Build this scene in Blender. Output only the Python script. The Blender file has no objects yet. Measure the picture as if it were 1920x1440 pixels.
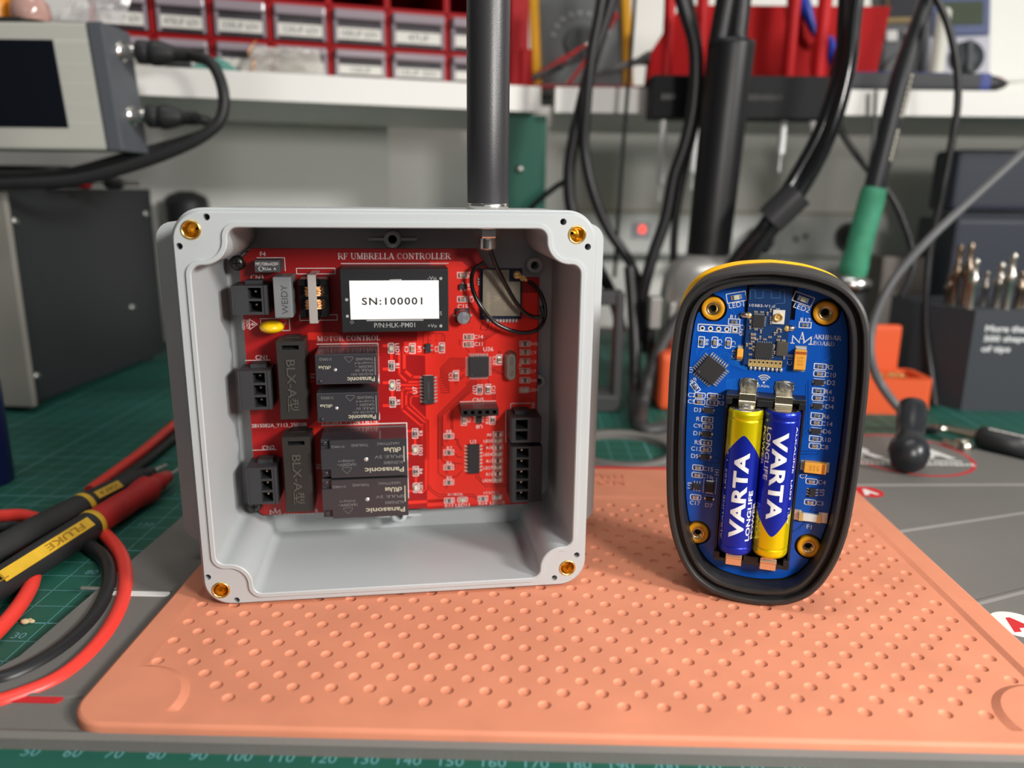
import bpy, bmesh, math, random
from mathutils import Vector, Matrix
from mathutils.geometry import tessellate_polygon

random.seed(7)
SC = bpy.context.scene
COL = SC.collection
S = 0.001            # everything below is written in millimetres
PI = math.pi

# ------------------------------------------------------------------ camera
FPX = 1467.96
CAMP = Vector((84.025, -171.857, 125.563))
PITCH, ROLL, YAW = 0.242908, 0.011177, -0.017918
_f = Vector((math.sin(YAW) * math.cos(PITCH), math.cos(YAW) * math.cos(PITCH), -math.sin(PITCH)))
_r = Vector((math.cos(YAW), -math.sin(YAW), 0))
_u = _r.cross(_f)
CR = _r * math.cos(ROLL) + _u * math.sin(ROLL)
CU = -_r * math.sin(ROLL) + _u * math.cos(ROLL)
CF = _f
cam = bpy.data.cameras.new('camera')
cam.sensor_fit = 'HORIZONTAL'
cam.sensor_width = 36.0
cam.lens = FPX / 1920 * 36.0
cam.clip_start = 0.01
cam.clip_end = 50
cam.dof.use_dof = True
cam.dof.focus_distance = 0.240
cam.dof.aperture_fstop = 8.2
co = bpy.data.objects.new('camera', cam)
COL.objects.link(co)
co.matrix_world = Matrix(((CR.x, CU.x, -CF.x, CAMP.x * S), (CR.y, CU.y, -CF.y, CAMP.y * S),
                          (CR.z, CU.z, -CF.z, CAMP.z * S), (0, 0, 0, 1)))
SC.camera = co

# ------------------------------------------------------------------ light
SC.view_settings.view_transform = 'Standard'
SC.view_settings.look = 'None'
SC.view_settings.gamma = 1.0
SC.view_settings.exposure = 0.0
SC.view_settings.use_curve_mapping = False
world = bpy.data.worlds.new('workshop')
SC.world = world
world.use_nodes = True
wn = world.node_tree.nodes
wl = world.node_tree.links
bg = wn['Background']
tc = wn.new('ShaderNodeTexCoord')
sx = wn.new('ShaderNodeSeparateXYZ')
cr_ = wn.new('ShaderNodeValToRGB')
cr_.color_ramp.elements[0].position = 0.35
cr_.color_ramp.elements[0].color = (0.06, 0.06, 0.065, 1)
cr_.color_ramp.elements[1].position = 0.95
cr_.color_ramp.elements[1].color = (0.75, 0.75, 0.74, 1)
mp = wn.new('ShaderNodeMapRange')
mp.inputs['From Min'].default_value = -1
mp.inputs['From Max'].default_value = 1
wl.new(tc.outputs['Generated'], sx.inputs[0])
wl.new(sx.outputs['Z'], mp.inputs['Value'])
wl.new(mp.outputs[0], cr_.inputs[0])
wl.new(cr_.outputs[0], bg.inputs['Color'])
bg.inputs['Strength'].default_value = 0.16

def area(name, loc, target, sx_, sy_, power, color):
    d = bpy.data.lights.new(name, 'AREA')
    d.shape = 'RECTANGLE'
    d.size = sx_
    d.size_y = sy_
    d.energy = power
    d.color = color
    o = bpy.data.objects.new(name, d)
    COL.objects.link(o)
    o.location = Vector(loc)
    o.rotation_euler = (Vector(target) - Vector(loc)).to_track_quat('-Z', 'Y').to_euler()
    return o
_kt = Vector((0.09, 0.06, 0.05))
# bench lamp close by on the right, a second lamp further right, and the ceiling lamp
area('bench_lamp_light', (0.300, -0.250, 0.215), _kt, 0.07, 0.07, 1.5, (1.0, 0.965, 0.92))
_az = Vector((0.86, -0.51, 0.0)).normalized()
_el = math.radians(25)
area('side_lamp_light', _kt + (_az * math.cos(_el) + Vector((0, 0, math.sin(_el)))) * 1.3, _kt, 0.16, 0.16, 14.5, (1.0, 0.975, 0.94))
area('front_fill_light', (0.10, -1.9, 0.55), (0.10, 0.3, 0.10), 1.1, 0.7, 1.9, (0.96, 0.98, 1.0))  # added frontal fill behind the camera, brightens the wall under the shelf
area('ceiling_lamp_light', (0.05, -0.15, 1.7), (0.05, 0.25, 0.0), 1.2, 0.3, 7.6, (1.0, 0.985, 0.96))

# ------------------------------------------------------------------ helpers
def V(*a):
    return Vector(a)

def ray(px, py):
    return (CR * ((px - 960) / FPX) - CU * ((py - 720) / FPX) + CF).normalized()

def at(px, py, Y):
    """the point of the place seen at a pixel of the photograph, on the plane y = Y"""
    d = ray(px, py)
    return CAMP + d * ((Y - CAMP.y) / d.y)

def onz(px, py, z):
    d = ray(px, py)
    return CAMP + d * ((z - CAMP.z) / d.z)

class Frame:
    """an upright plane: x right, y up, z towards the viewer"""
    def __init__(s, o, ang):
        s.o = Vector(o)
        s.u = V(math.cos(ang), math.sin(ang), 0)
        s.n = V(math.sin(ang), -math.cos(ang), 0)
        s.v = V(0, 0, 1)
    def px(s, x, y, z=0.0):
        d = ray(x, y)
        p0 = s.o + s.n * z
        p = CAMP + d * ((p0 - CAMP).dot(s.n) / d.dot(s.n))
        q = p - s.o
        return (q.dot(s.u), q.z)
    def matrix(s):
        o = s.o * S
        return Matrix(((s.u.x, 0, s.n.x, o.x), (s.u.y, 0, s.n.y, o.y), (0, 1, 0, o.z), (0, 0, 0, 1)))

_mats = {}
def mat(name, color, rough=0.5, metal=0.0, var=0.0, vscale=60.0, bump=0.0, bscale=400.0, spec=0.5, coat=0.0,
        emit=None, estr=0.0, trans=0.0, alpha=1.0, ior=1.45, var2=None):
    if name in _mats:
        return _mats[name]
    m = bpy.data.materials.new(name)
    m.use_nodes = True
    nt = m.node_tree
    b = nt.nodes['Principled BSDF']
    c = tuple(color) + (1.0,)
    b.inputs['Base Color'].default_value = c
    b.inputs['Roughness'].default_value = rough
    b.inputs['Metallic'].default_value = metal
    b.inputs['Specular IOR Level'].default_value = spec
    b.inputs['Coat Weight'].default_value = coat
    b.inputs['IOR'].default_value = ior
    b.inputs['Transmission Weight'].default_value = trans
    b.inputs['Alpha'].default_value = alpha
    if emit:
        b.inputs['Emission Color'].default_value = tuple(emit) + (1.0,)
        b.inputs['Emission Strength'].default_value = estr
    t = None
    if var or bump:
        t = nt.nodes.new('ShaderNodeTexCoord')
    if var:
        n = nt.nodes.new('ShaderNodeTexNoise')
        n.inputs['Scale'].default_value = vscale
        n.inputs['Detail'].default_value = 6
        nt.links.new(t.outputs['Object'], n.inputs['Vector'])
        mx = nt.nodes.new('ShaderNodeMix')
        mx.data_type = 'RGBA'
        lo = var2 if var2 else tuple(max(0, v * (1 - var)) for v in color)
        hi = tuple(min(1, v * (1 + var)) for v in color)
        mx.inputs['A'].default_value = tuple(lo) + (1.0,)
        mx.inputs['B'].default_value = hi + (1.0,)
        rp = nt.nodes.new('ShaderNodeMapRange')
        rp.inputs['From Min'].default_value = 0.3
        rp.inputs['From Max'].default_value = 0.7
        nt.links.new(n.outputs['Fac'], rp.inputs['Value'])
        nt.links.new(rp.outputs[0], mx.inputs['Factor'])
        nt.links.new(mx.outputs['Result'], b.inputs['Base Color'])
    if bump:
        n2 = nt.nodes.new('ShaderNodeTexNoise')
        n2.inputs['Scale'].default_value = bscale
        n2.inputs['Detail'].default_value = 3
        nt.links.new(t.outputs['Object'], n2.inputs['Vector'])
        bp = nt.nodes.new('ShaderNodeBump')
        bp.inputs['Strength'].default_value = bump
        bp.inputs['Distance'].default_value = 0.0003
        nt.links.new(n2.outputs['Fac'], bp.inputs['Height'])
        nt.links.new(bp.outputs[0], b.inputs['Normal'])
    _mats[name] = m
    return m

def srgb(r, g, b):
    def f(c):
        c /= 255.0
        return c / 12.92 if c <= 0.04045 else ((c + 0.055) / 1.055) ** 2.4
    return (f(r), f(g), f(b))

_boxcache = {}
def _bevbox(sx_, sy_, sz_, bev, seg):
    k = (round(sx_, 3), round(sy_, 3), round(sz_, 3), round(bev, 3), seg)
    if k not in _boxcache:
        bm = bmesh.new()
        bmesh.ops.create_cube(bm, size=1.0)
        for v in bm.verts:
            v.co = Vector((v.co.x * sx_, v.co.y * sy_, v.co.z * sz_))
        if bev > 0:
            bmesh.ops.bevel(bm, geom=list(bm.edges), offset=bev, segments=seg, profile=0.6, affect='EDGES')
        bm.verts.index_update()
        _boxcache[k] = ([v.co.copy() for v in bm.verts], [[v.index for v in f.verts] for f in bm.faces])
        bm.free()
    return _boxcache[k]

def smoothpath(pts, n=8, closed=False):
    P = [Vector(p) for p in pts]
    if len(P) < 3:
        return P
    out = []
    N = len(P)
    rng = range(N) if closed else range(N - 1)
    for i in rng:
        if closed:
            p0, p1, p2, p3 = P[i - 1], P[i], P[(i + 1) % N], P[(i + 2) % N]
        else:
            p1, p2 = P[i], P[i + 1]
            p0 = P[i - 1] if i > 0 else p1 * 2 - p2
            p3 = P[i + 2] if i + 2 < N else p2 * 2 - p1
        for k in range(n):
            t = k / n
            out.append(0.5 * ((2 * p1) + (p2 - p0) * t + (2 * p0 - 5 * p1 + 4 * p2 - p3) * t * t
                              + (3 * p1 - p0 - 3 * p2 + p3) * t ** 3))
    if not closed:
        out.append(P[-1])
    return out

def rrect(cx, cy, w, h, r, seg=5):
    out = []
    for (sx_, sy_, a0) in ((1, 1, 0), (-1, 1, 90), (-1, -1, 180), (1, -1, 270)):
        for k in range(seg + 1):
            a = math.radians(a0 + 90 * k / seg)
            out.append((cx + sx_ * (w / 2 - r) + r * math.cos(a), cy + sy_ * (h / 2 - r) + r * math.sin(a)))
    return out

def circ(cx, cy, r, n=24, a0=0.0):
    return [(cx + r * math.cos(a0 + 2 * PI * k / n), cy + r * math.sin(a0 + 2 * PI * k / n)) for k in range(n)]

def frame_to(axis):
    """a rotation whose z runs along axis"""
    z = Vector(axis).normalized()
    x = V(1, 0, 0) if abs(z.x) < 0.9 else V(0, 1, 0)
    y = z.cross(x).normalized()
    x = y.cross(z)
    return Matrix(((x.x, y.x, z.x), (x.y, y.y, z.y), (x.z, y.z, z.z)))

class MB:
    def __init__(s, M=None):
        s.v, s.f, s.mi, s.sm = [], [], [], []
        s.M = M or Matrix.Identity(4)
    def add(s, verts, faces, m=0, smooth=False, M=None):
        o = len(s.v)
        T = s.M @ M if M is not None else s.M
        s.v += [T @ Vector(p) for p in verts]
        for f in faces:
            s.f.append([o + i for i in f])
            s.mi.append(m)
            s.sm.append(smooth)
        return s
    def box(s, c, d, m=0, bev=0.0, seg=2, rot=None, smooth=False):
        v, f = _bevbox(d[0], d[1], d[2], bev, seg)
        T = Matrix.Translation(Vector(c))
        if rot is not None:
            T = T @ (rot.to_4x4() if not isinstance(rot, (int, float)) else Matrix.Rotation(rot, 4, 'Z'))
        return s.add(v, f, m, smooth, T)
    def prism(s, poly, z0, z1, m=0, holes=(), mside=None, smooth=False, bottom=True):
        polys = [[Vector((p[0], p[1], 0)) for p in poly]] + [[Vector((p[0], p[1], 0)) for p in h] for h in holes]
        flat = [p for q in polys for p in q]
        tri = tessellate_polygon(polys)
        top, bot = [], []
        for t in tri:
            a, b, c = (flat[i] for i in t)
            if (b - a).cross(c - a).z < 0:
                t = (t[0], t[2], t[1])
            top.append(t)
            bot.append((t[0], t[2], t[1]))
        s.add([(p.x, p.y, z1) for p in flat], top, m)
        if bottom:
            s.add([(p.x, p.y, z0) for p in flat], bot, m)
        for k, q in enumerate(polys):
            n = len(q)
            area_ = sum(q[i].x * q[(i + 1) % n].y - q[(i + 1) % n].x * q[i].y for i in range(n))
            ccw = area_ > 0
            if k > 0:
                ccw = not ccw
            vv = [(p.x, p.y, z0) for p in q] + [(p.x, p.y, z1) for p in q]
            ff = []
            for i in range(n):
                j = (i + 1) % n
                ff.append((i, j, n + j, n + i) if ccw else (j, i, n + i, n + j))
            s.add(vv, ff, m if mside is None else mside, smooth)
        return s
    def flat(s, poly, z, m=0, holes=()):
        return s.prism(poly, z, z, m, holes, bottom=False)
    def loops(s, loops, m=0, smooth=True, closed=True, caps=(False, False)):
        n = len(loops[0])
        vv = [p for l in loops for p in l]
        ff = []
        for k in range(len(loops) - 1):
            for i in range(n if closed else n - 1):
                j = (i + 1) % n
                ff.append((k * n + i, k * n + j, (k + 1) * n + j, (k + 1) * n + i))
        s.add(vv, ff, m, smooth)
        if caps[0]:
            s.add(loops[0], [list(range(n))[::-1]], m)
        if caps[1]:
            s.add(loops[-1], [list(range(n))], m)
        return s
    def lathe(s, prof, m=0, n=24, o=(0, 0, 0), axis=(0, 0, 1), smooth=True, caps=True):
        R = frame_to(axis)
        o = Vector(o)
        L = []
        for (r, z) in prof:
            L.append([o + R @ V(r * math.cos(2 * PI * k / n), r * math.sin(2 * PI * k / n), z) for k in range(n)])
        return s.loops(L, m, smooth, True, (caps, caps))
    def cyl(s, p0, p1, r0, r1=None, m=0, n=16, smooth=True):
        p0, p1 = Vector(p0), Vector(p1)
        r1 = r0 if r1 is None else r1
        return s.lathe([(r0, 0), (r1, (p1 - p0).length)], m, n, p0, p1 - p0, smooth)
    def tube(s, pts, r, m=0, n=10, sub=8, smooth=True):
        P = smoothpath(pts, sub) if sub > 1 else [Vector(p) for p in pts]
        N = len(P)
        rs = r if isinstance(r, (list, tuple)) else None
        t = [(P[min(i + 1, N - 1)] - P[max(i - 1, 0)]).normalized() for i in range(N)]
        x = V(0, 0, 1).cross(t[0])
        if x.length < 0.1:
            x = V(1, 0, 0)
        x.normalize()
        L = []
        for i in range(N):
            x = (x - t[i] * x.dot(t[i])).normalized()
            y = t[i].cross(x)
            if rs:
                q = i / (N - 1) * (len(rs) - 1)
                k = min(int(q), len(rs) - 2)
                rr = rs[k] + (rs[k + 1] - rs[k]) * (q - k)
            else:
                rr = r
            L.append([P[i] + (x * math.cos(2 * PI * k / n) + y * math.sin(2 * PI * k / n)) * rr for k in range(n)])
        return s.loops(L, m, smooth, True, (True, True))
    def ball(s, c, r, m=0, nu=20, nv=12):
        rx, ry, rz = r if isinstance(r, (tuple, list)) else (r, r, r)
        L = []
        for j in range(nv + 1):
            a = -PI / 2 + PI * j / nv
            ca = max(math.cos(a), 0.01)
            L.append([(c[0] + rx * ca * math.cos(2 * PI * k / nu), c[1] + ry * ca * math.sin(2 * PI * k / nu),
                       c[2] + rz * math.sin(a)) for k in range(nu)])
        return s.loops(L, m, True, True, (True, True))
    def ribbon(s, pts, w, z, m=0, closed=False):
        P = [Vector((p[0], p[1])) for p in pts]
        if closed:
            P.append(P[0])
        for a, b in zip(P[:-1], P[1:]):
            d = b - a
            if d.length < 1e-6:
                continue
            d.normalize()
            q = Vector((-d.y, d.x)) * w / 2
            e = d * w * 0.45
            c = [a - e - q, b + e - q, b + e + q, a - e + q]
            s.add([(p.x, p.y, z) for p in c], [(0, 1, 2, 3)], m)
        return s
    def text(s, body, cx, cy, z, h, w=None, m=0, rot=0.0, thick=0.0, bold=0.0, align='C', sp=1.0, M=None):
        v, f = glyphs(body, bold, sp, thick)
        return s._txt(v, f, cx, cy, z, h, w, m, rot, align, M)
    def serif(s, body, cx, cy, z, h, w=None, m=0, rot=0.0, align='C', M=None):
        v, f = serif_glyphs(body)
        return s._txt(v, f, cx, cy, z, h, w, m, rot, align, M)
    def _txt(s, v, f, cx, cy, z, h, w, m, rot, align, M):
        if not v:
            return s
        x0, x1 = min(p[0] for p in v), max(p[0] for p in v)
        y0, y1 = min(p[1] for p in v), max(p[1] for p in v)
        ky = h / max(y1 - y0, 1e-6)
        kx = w / max(x1 - x0, 1e-6) if w else ky
        ax = (x0 + x1) / 2 if align == 'C' else x0
        c, sn = math.cos(rot), math.sin(rot)
        out = []
        for p in v:
            X, Y = (p[0] - ax) * kx, (p[1] - (y0 + y1) / 2) * ky
            out.append((cx + X * c - Y * sn, cy + X * sn + Y * c, z + p[2]))
        return s.add(out, f, m, False, M)
    def build(s, name, mats, parent=None, auto=True):
        me = bpy.data.meshes.new(name)
        off = Vector((0, 0, 0))
        if parent is None and auto and s.v:
            off = V((min(p.x for p in s.v) + max(p.x for p in s.v)) / 2, (min(p.y for p in s.v) + max(p.y for p in s.v)) / 2,
                    min(p.z for p in s.v))
        me.from_pydata([(p - off) * S for p in s.v], [], s.f)
        if not isinstance(mats, (list, tuple)):
            mats = [mats]
        for m in mats:
            me.materials.append(m)
        me.polygons.foreach_set('material_index', s.mi)
        me.polygons.foreach_set('use_smooth', s.sm)
        me.update()
        o = bpy.data.objects.new(name, me)
        COL.objects.link(o)
        if parent is not None:
            o.parent = parent
        else:
            o.location = off * S
        return o

_gl = {}
def glyphs(body, bold=0.0, sp=1.0, thick=0.0):
    k = (body, bold, sp, thick)
    if k not in _gl:
        c = bpy.data.curves.new('lettering', 'FONT')
        c.body = body
        c.size = 1.0
        c.offset = bold
        c.space_character = sp
        c.resolution_u = 3
        o = bpy.data.objects.new('lettering', c)
        COL.objects.link(o)
        dg = bpy.context.evaluated_depsgraph_get()
        me = bpy.data.meshes.new_from_object(o.evaluated_get(dg))
        v = [tuple(p.co) for p in me.vertices]
        f = [list(p.vertices) for p in me.polygons]
        bpy.data.objects.remove(o)
        bpy.data.curves.remove(c)
        bpy.data.meshes.remove(me)
        if thick:
            n = len(v)
            v2 = [(p[0], p[1], thick) for p in v]
            edges = {}
            for q in f:
                for a, b in zip(q, q[1:] + q[:1]):
                    if (b, a) in edges:
                        del edges[(b, a)]
                    else:
                        edges[(a, b)] = 1
            f2 = [[i + n for i in q] for q in f]
            for (a, b) in edges:
                f2.append([a, b, b + n, a + n])
            v, f = v + v2, f2
        _gl[k] = (v, f)
    return _gl[k]

# a small serif alphabet: (thick strokes, thin strokes, serifs as (x, y)), width
_T, _t = 0.135, 0.06
def _arc(cx, cy, rx, ry, a0, a1, n=10):
    return [(cx + rx * math.cos(math.radians(a0 + (a1 - a0) * k / n)), cy + ry * math.sin(math.radians(a0 + (a1 - a0) * k / n))) for k in range(n + 1)]
SER = {
 'R': ([[(.14, 0), (.14, 1)], [(.38, .48), (.66, 0)]], [[(.14, .96)] + _arc(.38, .73, .2, .23, 90, -90) + [(.14, .5)]], [(.14, 0), (.14, 1), (.68, 0)], .74),
 'F': ([[(.14, 0), (.14, 1)]], [[(.14, .97), (.56, .97), (.56, .8)], [(.14, .5), (.42, .5)], [(.42, .6), (.42, .4)]], [(.14, 0), (.14, 1)], .6),
 'U': ([[(.14, 1), (.14, .3)] + _arc(.38, .3, .24, .28, 180, 300, 8)], [_arc(.38, .3, .24, .28, 300, 360, 5) + [(.62, 1)]], [(.14, 1), (.62, 1)], .76),
 'M': ([[(.76, 0), (.76, 1)], [(.14, 1), (.45, .06)]], [[(.14, 0), (.14, 1)], [(.45, .06), (.76, 1)]], [(.14, 0), (.76, 0), (.1, 1), (.8, 1)], .92),
 'B': ([[(.14, 0), (.14, 1)], _arc(.38, .26, .2, .24, 70, -70), _arc(.36, .75, .17, .2, 70, -70)], [[(.14, .97), (.4, .97)], [(.14, .52), (.42, .52)], [(.14, .03), (.42, .03)]], [(.14, 0), (.14, 1)], .66),
 'E': ([[(.14, 0), (.14, 1)]], [[(.14, .97), (.55, .97), (.55, .8)], [(.14, .51), (.42, .51)], [(.42, .6), (.42, .42)], [(.14, .03), (.58, .03), (.58, .22)]], [(.14, 0), (.14, 1)], .66),
 'L': ([[(.14, 0), (.14, 1)]], [[(.14, .03), (.54, .03), (.54, .24)]], [(.14, 0), (.14, 1)], .6),
 'A': ([[(.36, 1), (.66, 0)]], [[(.36, 1), (.08, 0)], [(.18, .34), (.54, .34)]], [(.08, 0), (.66, 0)], .74),
 'C': ([_arc(.42, .5, .3, .47, 120, 240)], [_arc(.42, .5, .3, .47, 120, 50, 6) + [(.62, .7)], _arc(.42, .5, .3, .47, 240, 315, 6)], [], .72),
 'O': ([_arc(.42, .5, .3, .47, 130, 230), _arc(.42, .5, .3, .47, 50, -50)], [_arc(.42, .5, .31, .48, 50, 130), _arc(.42, .5, .31, .48, 230, 310)], [], .84),
 'N': ([[(.14, 1), (.64, .02)]], [[(.14, 0), (.14, 1)], [(.64, 0), (.64, 1)]], [(.14, 0), (.1, 1), (.64, 1)], .78),
 'T': ([[(.34, 0), (.34, 1)]], [[(.05, .78), (.05, .97), (.63, .97), (.63, .78)]], [(.34, 0)], .68),
 'G': ([_arc(.42, .5, .3, .47, 120, 240), [(.64, .05), (.64, .42)]], [_arc(.42, .5, .3, .47, 120, 50, 6) + [(.62, .72)], _arc(.42, .5, .3, .47, 240, 310, 6)], [(.62, .44)], .8),
 'H': ([[(.14, 0), (.14, 1)], [(.62, 0), (.62, 1)]], [[(.14, .5), (.62, .5)]], [(.14, 0), (.14, 1), (.62, 0), (.62, 1)], .76),
 'I': ([[(.16, 0), (.16, 1)]], [], [(.16, 0), (.16, 1)], .32),
 'P': ([[(.14, 0), (.14, 1)], _arc(.36, .72, .2, .24, 70, -70)], [[(.14, .97), (.4, .97)], [(.14, .47), (.4, .47)]], [(.14, 0), (.14, 1)], .62),
 'W': ([[(.1, 1), (.3, .03)], [(.46, 1), (.66, .03)]], [[(.3, .03), (.48, 1)], [(.66, .03), (.86, 1)]], [(.1, 1), (.46, 1), (.86, 1)], .96),
 'S': ([[(.14, .72), (.2, .6), (.42, .44), (.5, .3)]], [_arc(.32, .74, .18, .23, 180, 40, 8) + [(.5, .72)], _arc(.32, .25, .18, .22, 10, -140, 8) + [(.12, .3)]], [], .6),
 'K': ([[(.14, 0), (.14, 1)], [(.34, .56), (.66, 0)]], [[(.14, .36), (.6, 1)]], [(.14, 0), (.14, 1), (.66, 0), (.6, 1)], .74),
 'D': ([[(.14, 0), (.14, 1)], _arc(.36, .5, .3, .45, 65, -65)], [[(.14, .97), (.36, .97)] + _arc(.36, .5, .3, .47, 90, 60, 3), [(.14, .03), (.36, .03)] + _arc(.36, .5, .3, .47, -90, -60, 3)], [(.14, 0), (.14, 1)], .78),
}
_sg = {}
def serif_glyphs(body):
    if body in _sg:
        return _sg[body]
    b = MB()
    x = 0.0
    for ch in body:
        if ch == ' ':
            x += 0.36
            continue
        th, tn, se, w = SER[ch]
        for st in th:
            b.ribbon([(x + p[0], p[1]) for p in st], _T, 0)
        for st in tn:
            b.ribbon([(x + p[0], p[1]) for p in st], _t, 0)
        for (a, c) in se:
            yy = 0.025 if c < 0.2 else (0.975 if c > 0.8 else c)
            b.ribbon([(x + a - .12, yy), (x + a + .12, yy)], 0.05, 0)
        x += w + 0.05
    _sg[body] = ([tuple(p) for p in b.v], b.f)
    return _sg[body]

def tag(o, label, cat, group=None):
    o['label'] = label
    o['category'] = cat
    if group:
        o['group'] = group
    return o

def thing(name, label, cat, loc=(0, 0, 0), rotz=0.0, group=None, matrix=None):
    o = bpy.data.objects.new(name, None)
    o.empty_display_size = 0.01
    COL.objects.link(o)
    if matrix is not None:
        o.matrix_world = matrix
    else:
        o.location = Vector(loc) * S
        o.rotation_euler = (0, 0, rotz)
    return tag(o, label, cat, group)

def struct(o):
    o['kind'] = 'structure'
    return o

# ------------------------------------------------------------------ the place: bench, walls, shelf
ZM = -5.2     # top of the cutting mat
ZG = -2.2     # top of the grey repair mat
m_wall = mat('wall paint', srgb(238, 238, 232), 0.75, var=0.04, vscale=6)
m_bench = mat('bench laminate', srgb(70, 66, 64), 0.6, var=0.1, vscale=20)
m_board = mat('shelf laminate', srgb(226, 224, 218), 0.5, var=0.03, vscale=10)
m_edge = mat('shelf edge tape', srgb(232, 230, 225), 0.4)
m_green = mat('green paint', srgb(30, 92, 76), 0.5, var=0.06, vscale=12)

b = MB()
b.box((120, 620, 200), (2800, 12, 1900), 0)
struct(b.build('wall_back', m_wall))
# side panel of the bench behind the left shelf board, a few degrees off the back wall
b = MB()
b.box((120, -300, -765), (3000, 3000, 10), 0)
struct(b.build('floor', mat('workshop floor', srgb(120, 116, 110), 0.7, var=0.1, vscale=8)))
PL0 = at(1020, 200, 403)
PL1 = at(240, 192, 318)
_ld = (PL1 - PL0).to_2d().normalized()
_ln = Vector((-_ld.y, _ld.x))
if _ln.y < 0:
    _ln = -_ln
LANG = math.atan2(-_ld.y, -_ld.x)
def lshelf(t, back, z):
    """t mm to the left of the shelf corner, back mm behind the left board's edge"""
    p = PL0.to_2d() + _ld * t + _ln * back
    return V(p.x, p.y, z)
b = MB()
c = lshelf(430, 190, 100)
b.box(c, (700, 10, 420), 0, rot=LANG)
struct(b.build('wall_left', m_wall))

ZS0, ZS1 = 178.0, 195.0
b = MB()
b.box((0, 0, 0), (266, 185, ZS1 - ZS0), 0, bev=0.8, rot=LANG)
for v in b.v:
    pass
_c = lshelf(135, 93, (ZS0 + ZS1) / 2)
b.v = [p + _c for p in b.v]
o = tag(b.build('shelf_board', [m_board]), 'white shelf board under the red drawer cabinet, running left to the corner post', 'shelf')
b = MB()
b.box((0, 0, 0), (264, 1.0, ZS1 - ZS0 - 0.4), 0, rot=LANG)
_c = lshelf(135, -0.6, (ZS0 + ZS1) / 2)
b.v = [p + _c - o.location / S for p in b.v]
b.build('edge_band', [m_edge], o)
xr0 = at(1034, 200, 403).x
b = MB()
b.box((xr0 + 330, 403 + 100, (ZS0 + ZS1) / 2), (655, 195, ZS1 - ZS0), 0, bev=0.8)
o = tag(b.build('shelf_board', [m_board]), 'white shelf board on the right, under the screwdriver rack and the meters', 'shelf')
b = MB()
b.box((xr0 + 330, 402.4, (ZS0 + ZS1) / 2), (655, 1.0, ZS1 - ZS0 - 0.4), 0)
b.v = [p - o.location / S for p in b.v]
b.build('edge_band', [m_edge], o)

# green corner post that carries the shelf
px0, px1 = at(936, 300, 412).x, at(1024, 300, 412).x
b = MB()
b.box(((px0 + px1) / 2, 430, (ZS0 - 8) / 2 - 0.2), (px1 - px0, 30, ZS0 + 8 - 0.6), 0, bev=1.0)
post = tag(b.build('shelf_post', [m_green]), 'dark green square post under the corner of the shelf', 'post')
p = at(974, 317, 414.5)
s_ = MB()
s_.lathe([(2.8, 0), (2.8, 0.8), (1.6, 1.6), (0.3, 1.8)], 0, 16, p - post.location / S, (0, -1, 0))
s_.build('screw', mat('zinc', srgb(190, 190, 185), 0.35, 1.0), post)

b = MB()
b.box((120, 260, ZM - 3 - 12), (1400, 720, 24), 0, bev=2)
tag(b.build('workbench', [m_bench]), 'dark grey worktop under the green cutting mat', 'workbench')

# green cutting mat with its printed grid
m_cut = mat('cutting mat green', srgb(22, 84, 69), 0.6, var=0.12, vscale=35, bump=0.15, bscale=900)
m_line = mat('cutting mat print', srgb(92, 146, 148), 0.6)
b = MB()
MX0, MX1, MY0, MY1 = -330, 640, -21.5, 560
b.prism(rrect((MX0 + MX1) / 2, (MY0 + MY1) / 2, MX1 - MX0, MY1 - MY0, 6), ZM - 2.6, ZM, 0)
zl = ZM + 0.03
x = -322
while x < 632:
    big = (x + 2) % 50 == 0
    b.flat([(x - .14, -9), (x + .14, -9), (x + .14, 548), (x - .14, 548)], zl, 1) if not big else \
        b.flat([(x - .3, -9), (x + .3, -9), (x + .3, 548), (x - .3, 548)], zl, 1)
    x += 10
y = -9
while y < 550:
    w_ = 0.3 if (y + 9) % 50 == 0 else 0.14
    b.flat([(-322, y - w_), (630, y - w_), (630, y + w_), (-322, y + w_)], zl, 1)
    y += 10
for n in range(0, 540, 10):
    xx = n - 82.0
    b.text(str(n), xx, -14.6, zl, 3.1, None, 1, bold=0.0)
    b.flat([(xx - .12, -11.5), (xx + .12, -11.5), (xx + .12, -9), (xx - .12, -9)], zl, 1)
for n in range(0, 250, 10):
    b.text(str(n), -66 + (0), 10 + n * 0.8 if n % 50 else 12 + n * 0.8, zl, 3.0, None, 1) if n in (30, 80, 130, 170) else None
for k in range(9):
    b.ribbon([(-250, 20 + k * 45), (-45, 20 + k * 45 + 205 * 0.9)], 0.28, zl, 1)
tag(b.build('cutting_mat', [m_cut, m_line]), 'green gridded cutting mat covering the bench', 'cutting mat')

# ------------------------------------------------------------------ grey repair mat
m_grey = mat('grey silicone', srgb(109, 106, 102), 0.62, var=0.1, vscale=14, bump=0.25, bscale=700)
m_gred = mat('grey mat red print', srgb(196, 34, 40), 0.55)
m_gwht = mat('grey mat white print', srgb(222, 222, 218), 0.55)
gm = MB()
G_OUT = [(-120, -14), (330, -14), (372, 60), (372, 120), (338, 196), (311, 226), (290, 243), (-70, 243), (-70, 236), (-52, 114),
         (-56, 19), (-62, 6), (-120, 2)]
hole = circ(134, 212, 23.5, 48)
gm.prism(G_OUT, ZM, ZG, 0, [hole])
# rim around the round opening
def ringz(mb, cx, cy, r0, r1, z0, z1, m, n=48):
    L = [[(cx + r * math.cos(2 * PI * k / n), cy + r * math.sin(2 * PI * k / n), z) for k in range(n)] for (r, z) in
         ((r0, z0), (r0 + .4, z1), (r1 - .4, z1), (r1, z0))]
    mb.loops(L, m, True)
ringz(gm, 134, 212, 23.6, 29.5, ZG, ZG + 0.8, 0)
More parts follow.
